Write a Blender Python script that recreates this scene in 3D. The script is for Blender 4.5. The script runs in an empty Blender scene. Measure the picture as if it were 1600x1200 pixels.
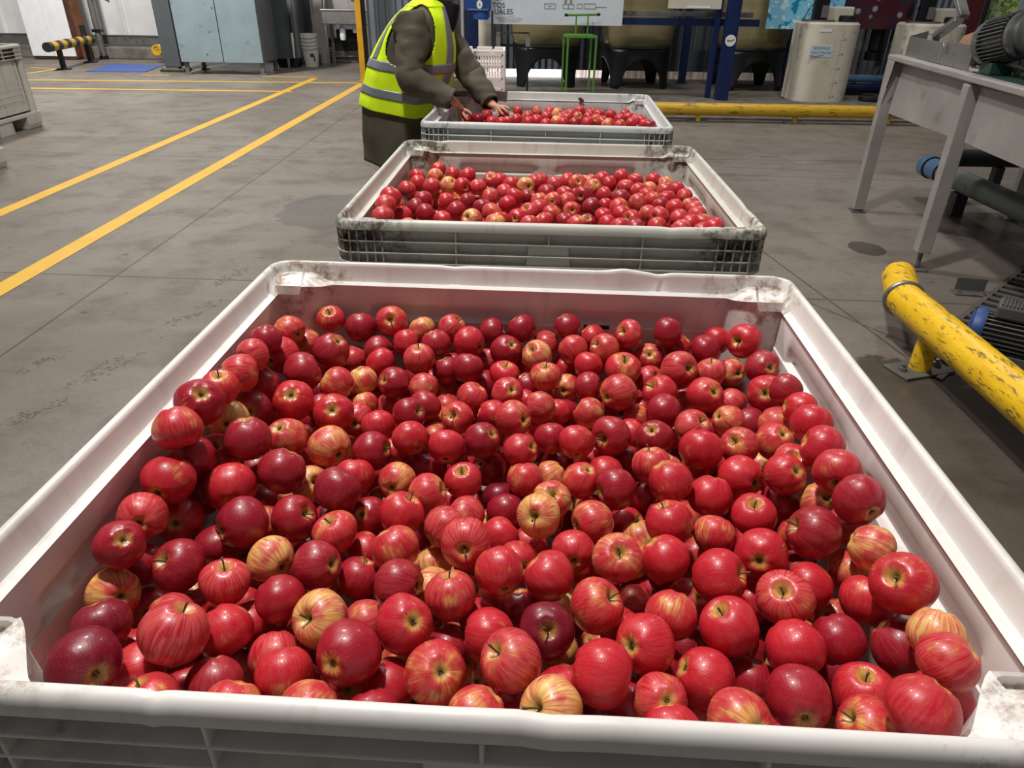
import bpy, bmesh, math, random
import numpy as np
from mathutils import Vector, Matrix, Quaternion, noise
R_ = random.Random(7)
C = bpy.context.scene.collection
PI = math.pi
# ------------------------------------------------------------------ camera
PITCH, ROLL, CAM_H, FPX = 0.5158, -0.0165, 1.3273, 1101.0
scene = bpy.context.scene
cam_data = bpy.data.cameras.new('camera')
cam = bpy.data.objects.new('camera', cam_data); C.objects.link(cam)
cam_data.sensor_width = 36.0
cam_data.lens = 36.0 * FPX / 1600.0
cam_data.clip_start = 0.05
cp, sp = math.cos(PITCH), math.sin(PITCH)
right, up, back = Vector((1, 0, 0)), Vector((0, sp, cp)), Vector((0, -cp, sp))
base = Matrix((right, up, back)).transposed()
cam.matrix_world = Matrix.Translation((0, 0, CAM_H)) @ (base @ Matrix.Rotation(-ROLL, 3, 'Z')).to_4x4()
scene.camera = cam
# ------------------------------------------------------------------ world, lamps, exposure
world = bpy.data.worlds.new('world'); scene.world = world
world.use_nodes = True
bg = world.node_tree.nodes['Background']
bg.inputs[0].default_value = (0.93, 0.97, 1.0, 1)
bg.inputs[1].default_value = 0.085
def lamp(name, loc, power, size, target=None, color=(1, .97, .93)):
    d = bpy.data.lights.new(name, 'AREA'); d.shape = 'DISK'; d.size = size; d.energy = power; d.color = color
    o = bpy.data.objects.new(name, d); C.objects.link(o); o.location = loc
    if target is not None:
        o.rotation_euler = (Vector(target) - Vector(loc)).to_track_quat('-Z', 'Y').to_euler()
    return o
lamp('high_bay_or_fill_light', (-0.85, 1.7, 5.6), 246, .40, (-.3, 1.2, .6))
lamp('high_bay_or_fill_light', (-1.9, 5.6, 6.0), 215, .6)
lamp('high_bay_or_fill_light', (-6.0, 9.0, 6.2), 620, .8, (-6.6, 13.5, 0))  # added fill lamp, aimed to brighten the left background wall
lamp('high_bay_or_fill_light', (3.2, 8.0, 6.2), 110, .8)  # added fill lamp for the background on the right
vs = scene.view_settings
scene.display_settings.display_device = 'sRGB'
vs.view_transform = 'Standard'; vs.look = 'None'; vs.gamma = 1.0; vs.use_curve_mapping = False
vs.exposure = 0.14

# ------------------------------------------------------------------ photograph measurements -> points in the hall
def _ray(x, y):
    cr, sr = math.cos(ROLL), math.sin(ROLL)
    dx, dy = x - 800.0, y - 600.0
    u, v = (dx * cr + dy * sr) / FPX, -(-dx * sr + dy * cr) / FPX
    return Vector((u, cp + v * sp, -sp + v * cp))
def flr(x, y, z=0.0):
    r = _ray(x, y); t = (z - CAM_H) / r.z
    return Vector((r.x * t, r.y * t, z))
def onY(x, y, Y):
    r = _ray(x, y); t = Y / r.y
    return Vector((r.x * t, Y, CAM_H + r.z * t))
def onX(x, y, X):
    r = _ray(x, y); t = X / r.x
    return Vector((X, r.y * t, CAM_H + r.z * t))

# ------------------------------------------------------------------ helpers
def tag(o, label=None, cat=None, group=None, kind=None):
    if label: o['label'] = label
    if cat: o['category'] = cat
    if group: o['group'] = group
    if kind: o['kind'] = kind
    return o
def thing(name, label, cat, loc=(0, 0, 0), rz=0.0, group=None):
    o = bpy.data.objects.new(name, None); C.objects.link(o)
    o.empty_display_size = .05
    o.location = loc; o.rotation_euler = (0, 0, rz)
    return tag(o, label, cat, group)
class MB:
    def __init__(s): s.v = []; s.f = []
    def add(s, vs, fs, M=None):
        b = len(s.v)
        s.v.extend([tuple(M @ Vector(p)) if M is not None else tuple(p) for p in vs])
        s.f.extend([tuple(b + i for i in f) for f in fs])
        return s
    def box(s, c, d, M=None, rz=0.0, rx=0.0, ry=0.0):
        hx, hy, hz = d[0] / 2, d[1] / 2, d[2] / 2
        vs = [(x, y, z) for z in (-hz, hz) for y in (-hy, hy) for x in (-hx, hx)]
        fs = [(0, 2, 3, 1), (4, 5, 7, 6), (0, 1, 5, 4), (2, 6, 7, 3), (0, 4, 6, 2), (1, 3, 7, 5)]
        T = Matrix.Translation(c) @ Matrix.Rotation(rz, 4, 'Z') @ Matrix.Rotation(ry, 4, 'Y') @ Matrix.Rotation(rx, 4, 'X')
        return s.add(vs, fs, M @ T if M is not None else T)
    def prism(s, poly, a, b):
        """poly: points; a, b: offsets (vectors) of the two ends"""
        n = len(poly); a, b = Vector(a), Vector(b)
        vs = [Vector(p) + a for p in poly] + [Vector(p) + b for p in poly]
        fs = [tuple(range(n - 1, -1, -1)), tuple(range(n, 2 * n))] + [(i, (i + 1) % n, n + (i + 1) % n, n + i) for i in range(n)]
        return s.add(vs, fs)
    def beam(s, p, q, w, h, upv=(0, 0, 1)):
        p, q = Vector(p), Vector(q); d = (q - p); L = d.length; d.normalize()
        u = Vector(upv); sdir = d.cross(u)
        if sdir.length < 1e-4: sdir = d.cross(Vector((0, 1, 0)))
        sdir.normalize(); u = sdir.cross(d)
        vs = []
        for t in (p, q):
            for a, b in ((-1, -1), (1, -1), (1, 1), (-1, 1)):
                vs.append(t + sdir * (a * w / 2) + u * (b * h / 2))
        return s.add(vs, [(0, 1, 2, 3)[::-1], (4, 5, 6, 7), (0, 1, 5, 4), (1, 2, 6, 5), (2, 3, 7, 6), (3, 0, 4, 7)])
    def tube(s, pts, r, n=14, caps=True):
        pts = [Vector(p) for p in pts]; m = len(pts)
        rs = r if isinstance(r, (list, tuple)) else [r] * m
        vs, fs = [], []
        prev = None
        for i, p in enumerate(pts):
            t = (pts[min(i + 1, m - 1)] - pts[max(i - 1, 0)]).normalized()
            if prev is None:
                a = t.orthogonal().normalized()
            else:
                a = (prev - t * prev.dot(t)).normalized()
            prev = a; b = t.cross(a)
            k = 1.0
            if 0 < i < m - 1:
                t0 = (p - pts[i - 1]).normalized(); c = max(.5, t0.dot(t)); k = 1 / c if m < 6 else 1
            for j in range(n):
                an = 2 * PI * j / n
                vs.append(p + (a * math.cos(an) + b * math.sin(an)) * rs[i] * k)
        for i in range(m - 1):
            for j in range(n):
                fs.append((i * n + j, i * n + (j + 1) % n, (i + 1) * n + (j + 1) % n, (i + 1) * n + j))
        if caps:
            fs.append(tuple(range(n - 1, -1, -1))); fs.append(tuple((m - 1) * n + j for j in range(n)))
        return s.add(vs, fs)
    def cyl(s, p, q, r, n=20, r2=None):
        return s.tube([p, q], [r, r2 if r2 is not None else r], n)
    def lathe(s, prof, n=32, M=None):
        """prof: (radius, z) from bottom to top"""
        vs, fs = [], []
        for r, z in prof:
            for j in range(n):
                a = 2 * PI * j / n; vs.append((r * math.cos(a), r * math.sin(a), z))
        for i in range(len(prof) - 1):
            for j in range(n):
                fs.append((i * n + j, i * n + (j + 1) % n, (i + 1) * n + (j + 1) % n, (i + 1) * n + j))
        if prof[0][0] > 1e-5: fs.append(tuple(range(n - 1, -1, -1)))
        if prof[-1][0] > 1e-5: fs.append(tuple((len(prof) - 1) * n + j for j in range(n)))
        return s.add(vs, fs, M)
    def mesh(s, name):
        me = bpy.data.meshes.new(name)
        me.from_pydata([tuple(p) for p in s.v], [], s.f); me.validate(); me.update()
        return me
    def build(s, name, m=None, parent=None, smooth=False, bevel=0.0, seg=2, label=None, angle=35):
        me = s.mesh(name)
        if m is not None: me.materials.append(m)
        o = bpy.data.objects.new(name, me); C.objects.link(o)
        if parent is not None: o.parent = parent
        if smooth: smooth_by_angle(me, angle)
        if bevel:
            b = o.modifiers.new('edge', 'BEVEL'); b.width = bevel; b.segments = seg; b.limit_method = 'ANGLE'; b.angle_limit = math.radians(40)
        if label: o['label'] = label
        return o
def smooth_by_angle(me, deg=35):
    bm = bmesh.new(); bm.from_mesh(me)
    bmesh.ops.recalc_face_normals(bm, faces=bm.faces)
    for f in bm.faces: f.smooth = True
    lim = math.radians(deg)
    for e in bm.edges:
        e.smooth = not (len(e.link_faces) == 2 and e.calc_face_angle(0) > lim)
    bm.to_mesh(me); bm.free()
def rrect(hx, hy, r, n=6):
    out = []
    for cx, cy, a0 in ((hx - r, hy - r, 0), (-hx + r, hy - r, PI / 2), (-hx + r, -hy + r, PI), (hx - r, -hy + r, 1.5 * PI)):
        for i in range(n + 1):
            a = a0 + PI / 2 * i / n
            out.append((cx + r * math.cos(a), cy + r * math.sin(a)))
    return out

# ------------------------------------------------------------------ materials
def lin(c):
    f = lambda u: u / 12.92 if u <= .04045 else ((u + .055) / 1.055) ** 2.4
    return tuple(f(x / 255.0) for x in c) + (1.0,)
class NT:
    """small node-tree writer"""
    def __init__(s, name):
        s.m = bpy.data.materials.new(name); s.m.use_nodes = True
        s.t = s.m.node_tree; s.p = s.t.nodes['Principled BSDF']
    def n(s, kind, **kw):
        o = s.t.nodes.new(kind)
        for k, v in kw.items(): setattr(o, k, v)
        return o
    def l(s, a, b): s.t.links.new(a, b)
    def setin(s, sock, v):
        if isinstance(v, bpy.types.NodeSocket): s.l(v, sock)
        else: sock.default_value = v
    def math(s, op, a, b=0.0, c=0.0, clamp=False):
        o = s.n('ShaderNodeMath', operation=op, use_clamp=clamp)
        for i, v in enumerate((a, b, c)): s.setin(o.inputs[i], v)
        return o.outputs[0]
    def vmath(s, op, a, b=(0, 0, 0), out=0):
        o = s.n('ShaderNodeVectorMath', operation=op)
        s.setin(o.inputs[0], a)
        if op == 'SCALE': s.setin(o.inputs['Scale'], b)
        else: s.setin(o.inputs[1], b)
        return o.outputs['Value'] if op in ('DOT_PRODUCT', 'LENGTH', 'DISTANCE') else o.outputs[0]
    def mix(s, f, a, b, kind='MIX'):
        o = s.n('ShaderNodeMix', data_type='RGBA', blend_type=kind)
        s.setin(o.inputs[0], f); s.setin(o.inputs[6], a); s.setin(o.inputs[7], b)
        return o.outputs[2]
    def noise(s, vec, scale, detail=3.0, rough=.55, dim='3D'):
        o = s.n('ShaderNodeTexNoise', noise_dimensions=dim)
        if vec is not None: s.l(vec, o.inputs['Vector'])
        o.inputs['Scale'].default_value = scale; o.inputs['Detail'].default_value = detail; o.inputs['Roughness'].default_value = rough
        return o.outputs[0]
    def ramp(s, f, a, b):
        """smooth step of f from a to b"""
        o = s.n('ShaderNodeMapRange', interpolation_type='SMOOTHSTEP')
        s.setin(o.inputs[0], f); o.inputs[1].default_value = a; o.inputs[2].default_value = b
        return o.outputs[0]
    def bump(s, h, strength=.2, dist=.01):
        o = s.n('ShaderNodeBump'); o.inputs['Strength'].default_value = strength; o.inputs['Distance'].default_value = dist
        s.l(h, o.inputs['Height']); s.l(o.outputs[0], s.p.inputs['Normal'])
    def coord(s, kind='Object'): return s.n('ShaderNodeTexCoord').outputs[kind]
    def pos(s): return s.n('ShaderNodeNewGeometry').outputs['Position']
def mat(name, col, rough=.5, metal=0.0, var=.12, vscale=6.0, dirt=None, dirt_amt=.0, dirt_scale=9.0, bump=.0, bscale=60.0, spec=.5, coat=0.0, emit=0.0, stretch=None, trans=0.0):
    t = NT(name); p = t.p
    c = t.coord()
    if stretch: c = t.vmath('MULTIPLY', c, stretch)
    base_c = lin(col)
    out = None
    if var:
        nz = t.noise(c, vscale, 4.0)
        dk = tuple(x * (1 - var * 1.6) for x in base_c[:3]) + (1,); lt = tuple(min(1, x * (1 + var)) for x in base_c[:3]) + (1,)
        out = t.mix(t.ramp(nz, .3, .7), dk, lt)
    else: out = base_c
    if dirt:
        n2 = t.noise(c, dirt_scale, 6.0, .7)
        out = t.mix(t.ramp(n2, .62 - dirt_amt * .3, .80 - dirt_amt * .3), out, lin(dirt))
    t.setin(p.inputs['Base Color'], out)
    p.inputs['Roughness'].default_value = rough; p.inputs['Metallic'].default_value = metal
    p.inputs['Specular IOR Level'].default_value = spec
    p.inputs['Coat Weight'].default_value = coat
    if trans: p.inputs['Transmission Weight'].default_value = trans
    if bump: t.bump(t.noise(c, bscale, 3.0), bump, .004)
    if emit:
        p.inputs['Emission Strength'].default_value = emit; t.setin(p.inputs['Emission Color'], out)
    return t.m

def apple_material(name, shared):
    """shared: colour from the object (True) or from attributes stored in one mesh of many apples"""
    t = NT(name); p = t.p
    if shared:
        c = t.coord()
        oi = t.n('ShaderNodeObjectInfo'); colo, seed = oi.outputs['Color'], oi.outputs['Alpha']
    else:
        a = t.n('ShaderNodeAttribute', attribute_name='lco'); c = a.outputs['Vector']
        b = t.n('ShaderNodeAttribute', attribute_name='tint'); colo, seed = b.outputs['Color'], b.outputs['Alpha']
    sx = t.n('ShaderNodeSeparateColor'); t.l(colo, sx.inputs[0])
    cov, dark, pale = sx.outputs[0], sx.outputs[1], sx.outputs[2]
    xyz = t.n('ShaderNodeSeparateXYZ'); t.l(c, xyz.inputs[0])
    rad = t.math('SQRT', t.math('ADD', t.math('MULTIPLY', xyz.outputs[0], xyz.outputs[0]), t.math('MULTIPLY', xyz.outputs[1], xyz.outputs[1])))
    cb = t.n('ShaderNodeCombineXYZ'); t.l(xyz.outputs[0], cb.inputs[0]); t.l(xyz.outputs[1], cb.inputs[1])
    ring = t.vmath('NORMALIZE', cb.outputs[0])
    off = t.math('MULTIPLY', seed, 57.0)
    st = t.n('ShaderNodeCombineXYZ')
    rs = t.n('ShaderNodeSeparateXYZ'); t.l(ring, rs.inputs[0])
    t.l(t.math('MULTIPLY', rs.outputs[0], 7.0), st.inputs[0]); t.l(t.math('MULTIPLY', rs.outputs[1], 7.0), st.inputs[1])
    t.l(t.math('ADD', t.math('MULTIPLY', xyz.outputs[2], .9), off), st.inputs[2])
    stripe = t.noise(st.outputs[0], 1.3, 5.0, .65)
    vo = t.n('ShaderNodeVectorMath', operation='ADD'); t.l(c, vo.inputs[0])
    oc = t.n('ShaderNodeCombineXYZ'); t.l(off, oc.inputs[0]); t.l(off, oc.inputs[1]); t.l(vo.outputs[0], oc.inputs[2]) if False else None
    t.l(oc.outputs[0], vo.inputs[1])
    blot = t.noise(vo.outputs[0], 1.15, 3.0, .5)
    fine = t.noise(vo.outputs[0], 26.0, 2.0, .6)
    v = t.math('ADD', t.math('MULTIPLY', t.math('SUBTRACT', blot, .5), 2.1), t.math('MULTIPLY', t.math('SUBTRACT', stripe, .5), 1.15))
    v = t.math('ADD', v, t.math('MULTIPLY', t.math('SUBTRACT', cov, .5), 1.9))
    red = t.ramp(v, -.42, .34)
    yel = t.mix(t.ramp(blot, .35, .65), lin((222, 182, 96)), lin((236, 212, 140)))
    yel = t.mix(t.math('MULTIPLY', t.ramp(stripe, .40, .60), .55), yel, lin((218, 92, 68)))
    rd = t.mix(dark, lin((196, 26, 44)), lin((116, 12, 36)))
    rd = t.mix(t.math('MULTIPLY', pale, t.ramp(stripe, .40, .60)), rd, lin((216, 90, 86)))
    rd = t.mix(t.math('MULTIPLY', t.ramp(stripe, .55, .70), .35), rd, lin((140, 10, 30)))
    col = t.mix(red, yel, rd)
    col = t.mix(t.math('MULTIPLY', t.ramp(fine, .58, .72), .16), col, lin((232, 150, 120)))
    # pale skin in the two hollows
    hol = t.ramp(t.math('ADD', rad, t.math('MULTIPLY', t.math('SUBTRACT', stripe, .5), .55)), .40, .10)
    hcol = t.mix(t.ramp(rad, .05, .25), lin((122, 98, 34)), lin((214, 178, 92)))
    hk = t.math('MULTIPLY', hol, t.math('SUBTRACT', 1.02, t.math('MULTIPLY', dark, .42)))
    col = t.mix(hk, col, hcol)
    vr = t.n('ShaderNodeTexVoronoi'); t.l(vo.outputs[0], vr.inputs['Vector']); vr.inputs['Scale'].default_value = 9.0
    col = t.mix(t.math('MULTIPLY', t.ramp(vr.outputs['Distance'], .10, .05), .28), col, lin((236, 190, 150)))
    t.setin(p.inputs['Base Color'], col)
    p.inputs['Roughness'].default_value = .36; p.inputs['Specular IOR Level'].default_value = .45
    p.inputs['Coat Weight'].default_value = .18; p.inputs['Coat Roughness'].default_value = .12
    t.bump(t.math('ADD', t.math('MULTIPLY', stripe, .5), t.math('MULTIPLY', fine, .2)), .10, .03 if False else .02)
    return t.m
# ------------------------------------------------------------------ materials of the place
def floor_material():
    t = NT('concrete'); p = t.p; c = t.pos()
    big = t.noise(c, .55, 5.0, .6); mid = t.noise(c, 3.2, 6.0, .65); fine = t.noise(c, 60.0, 3.0, .7)
    sm = t.noise(t.vmath('MULTIPLY', c, (1.2, 5.0, 1.0)), 1.1, 5.0, .6)
    col = t.mix(t.ramp(big, .35, .65), lin((112, 103, 94)), lin((133, 125, 115)))
    col = t.mix(t.math('MULTIPLY', t.ramp(mid, .45, .68), .50), col, lin((84, 78, 71)))
    col = t.mix(t.math('MULTIPLY', t.ramp(sm, .50, .70), .32), col, lin((138, 131, 123)))
    col = t.mix(t.math('MULTIPLY', t.ramp(fine, .48, .7), .32), col, lin((84, 78, 72)))
    # scuffs and dark drops
    sp_ = t.noise(t.vmath('MULTIPLY', c, (1.0, 1.6, 1.0)), 9.0, 2.0, .5)
    col = t.mix(t.math('MULTIPLY', t.ramp(sp_, .70, .73), .6), col, lin((62, 55, 48)))
    xyz = t.n('ShaderNodeSeparateXYZ'); t.l(c, xyz.inputs[0])
    # saw-cut joints: lines a*x+b*y=c
    jm = None
    for nx, ny, k in JOINTS:
        d = t.math('ABSOLUTE', t.math('SUBTRACT', t.math('ADD', t.math('MULTIPLY', xyz.outputs[0], nx), t.math('MULTIPLY', xyz.outputs[1], ny)), k))
        m = t.ramp(d, .008, .003); jm = m if jm is None else t.math('MAXIMUM', jm, m)
    # wet patches with ragged edges
    rag = t.math('MULTIPLY', t.math('SUBTRACT', t.noise(c, 7.0, 5.0, .65), .5), .55)
    wm = None
    for cx, cy, rx, ry in WET:
        e = t.vmath('LENGTH', t.vmath('MULTIPLY', t.vmath('SUBTRACT', c, (cx, cy, 0)), (1 / rx, 1 / ry, 0)))
        m = t.ramp(t.math('ADD', e, rag), 1.03, .97); wm = m if wm is None else t.math('MAXIMUM', wm, m)
    # shoe prints: rows of small dark tread bars inside soft ovals
    br = t.n('ShaderNodeTexVoronoi'); t.l(t.vmath('MULTIPLY', c, (1.0, 1.7, 1.0)), br.inputs['Vector']); br.inputs['Scale'].default_value = 62.0
    tread = t.ramp(br.outputs['Distance'], .52, .40)
    pm = None
    for cx, cy, ang in PRINTS:
        q = t.vmath('SUBTRACT', c, (cx, cy, 0))
        ca, sa = math.cos(ang), math.sin(ang)
        u = t.math('DIVIDE', t.vmath('DOT_PRODUCT', q, (ca, sa, 0)), .125); w = t.math('DIVIDE', t.vmath('DOT_PRODUCT', q, (-sa, ca, 0)), .045)
        e = t.math('ADD', t.math('MULTIPLY', u, u), t.math('MULTIPLY', w, w))
        m = t.ramp(e, 1.05, .75); pm = m if pm is None else t.math('MAXIMUM', pm, m)
    gaps = t.ramp(t.noise(c, 20.0, 3.0), .42, .54)
    col = t.mix(t.math('MULTIPLY', t.math('MULTIPLY', pm, tread), t.math('MULTIPLY', gaps, .85)), col, lin((62, 56, 50)))
    col = t.mix(t.math('MULTIPLY', wm, .75), col, t.mix(1.0, col, (.27, .24, .21, 1), 'MULTIPLY'))
    col = t.mix(t.math('MULTIPLY', jm, .75), col, lin((58, 52, 47)))
    t.setin(p.inputs['Base Color'], col)
    rr = t.mix(t.ramp(mid, .4, .7), (.48, .48, .48, 1), (.62, .62, .62, 1))
    t.setin(p.inputs['Roughness'], t.mix(wm, rr, (.30, .30, .30, 1)))
    p.inputs['Specular IOR Level'].default_value = .4
    t.bump(t.math('MULTIPLY', fine, t.math('SUBTRACT', 1.0, wm)), .12, .004)
    return t.m
def plastic(name, col, grime, grime_col, edge):
    """moulded bin plastic; grime: amount of dirt, more of it on the outer corners where bins are stacked"""
    t = NT(name); p = t.p; c = t.coord()
    n1 = t.noise(c, 5.0, 5.0, .6); n2 = t.noise(c, 26.0, 6.0, .75); n3 = t.noise(t.vmath('MULTIPLY', c, (6.0, 6.0, .8)), 3.0, 4.0, .6)
    col_ = t.mix(t.ramp(n1, .3, .7), lin(col), tuple(x * .90 for x in lin(col)[:3]) + (1,))
    ab = t.vmath('ABSOLUTE', c); xyz = t.n('ShaderNodeSeparateXYZ'); t.l(ab, xyz.inputs[0])
    corner = t.math('MULTIPLY', t.math('MULTIPLY', t.ramp(xyz.outputs[0], .30, .50), t.ramp(xyz.outputs[1], .36, .50)), t.ramp(xyz.outputs[2], .60, .70))
    amt = t.math('ADD', t.math('MULTIPLY', n2, 1.25), t.math('ADD', t.math('MULTIPLY', corner, edge), grime - .60))
    col_ = t.mix(t.ramp(amt, .42, .72), col_, lin(grime_col))
    sc = t.math('MULTIPLY', t.ramp(n3, .52, .70), .8 * grime + .05)
    col_ = t.mix(sc, col_, lin((120, 100, 84)))
    t.setin(p.inputs['Base Color'], col_)
    p.inputs['Roughness'].default_value = .42; p.inputs['Specular IOR Level'].default_value = .4
    t.bump(n2, .06, .004)
    return t.m
def corrugated(name, col, pitch, axis=0, rough=.5, metal=.2):
    """painted sheet whose narrow ribs are relief in the sheet"""
    t = NT(name); p = t.p; c = t.pos()
    xyz = t.n('ShaderNodeSeparateXYZ'); t.l(c, xyz.inputs[0])
    w = t.math('SINE', t.math('MULTIPLY', xyz.outputs[axis], 2 * PI / pitch))
    n1 = t.noise(c, 1.5, 4.0)
    t.setin(p.inputs['Base Color'], t.mix(t.ramp(n1, .3, .7), lin(col), tuple(x * .82 for x in lin(col)[:3]) + (1,)))
    p.inputs['Roughness'].default_value = rough; p.inputs['Metallic'].default_value = metal
    t.bump(w, .8, .02)
    return t.m
def worn_paint(name, col, under, amt, rough=.4, scale=14.0, stretch=(1, 1, 1), mid=None):
    t = NT(name); p = t.p; c = t.vmath('MULTIPLY', t.coord(), stretch)
    n1 = t.noise(c, 4.0, 4.0); n2 = t.noise(c, scale, 8.0, .75)
    col_ = t.mix(t.ramp(n1, .3, .7), lin(col), lin(mid or col))
    col_ = t.mix(t.math('MULTIPLY', t.ramp(n2, .66 - amt * .3, .72 - amt * .3), .85), col_, lin(under))
    t.setin(p.inputs['Base Color'], col_); p.inputs['Roughness'].default_value = rough
    t.bump(n2, .10, .004)
    return t.m
def striped(name, a, b, period, axis=1, phase=0.0):
    t = NT(name); p = t.p; c = t.coord()
    xyz = t.n('ShaderNodeSeparateXYZ'); t.l(c, xyz.inputs[0])
    f = t.math('FRACT', t.math('DIVIDE', t.math('ADD', xyz.outputs[axis], phase), period))
    n = t.noise(c, 9.0, 4.0)
    f = t.math('GREATER_THAN', f, .5)
    t.setin(p.inputs['Base Color'], t.mix(f, lin(a), t.mix(t.ramp(n, .4, .7), lin(b), tuple(x * .8 for x in lin(b)[:3]) + (1,))))
    p.inputs['Roughness'].default_value = .45
    return t.m
def blobs(name, cols, scale, seed=0.0, rough=.35, spots=None):
    """printed picture of splashes: soft blobs of a few colours"""
    t = NT(name); p = t.p; c = t.vmath('ADD', t.coord(), (seed, seed, seed))
    n = t.noise(c, scale, 3.0, .5); n2 = t.noise(c, scale * 2.3, 4.0, .6)
    col = t.mix(t.ramp(n, .40, .46), lin(cols[0]), lin(cols[1]))
    col = t.mix(t.ramp(n2, .56, .60), col, lin(cols[2]))
    if spots:
        v = t.n('ShaderNodeTexVoronoi'); t.l(c, v.inputs['Vector']); v.inputs['Scale'].default_value = scale * 1.6
        col = t.mix(t.math('MULTIPLY', t.ramp(v.outputs['Distance'], .22, .12), .8), col, lin(spots))
    t.setin(p.inputs['Base Color'], col); p.inputs['Roughness'].default_value = rough
    return t.m
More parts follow.
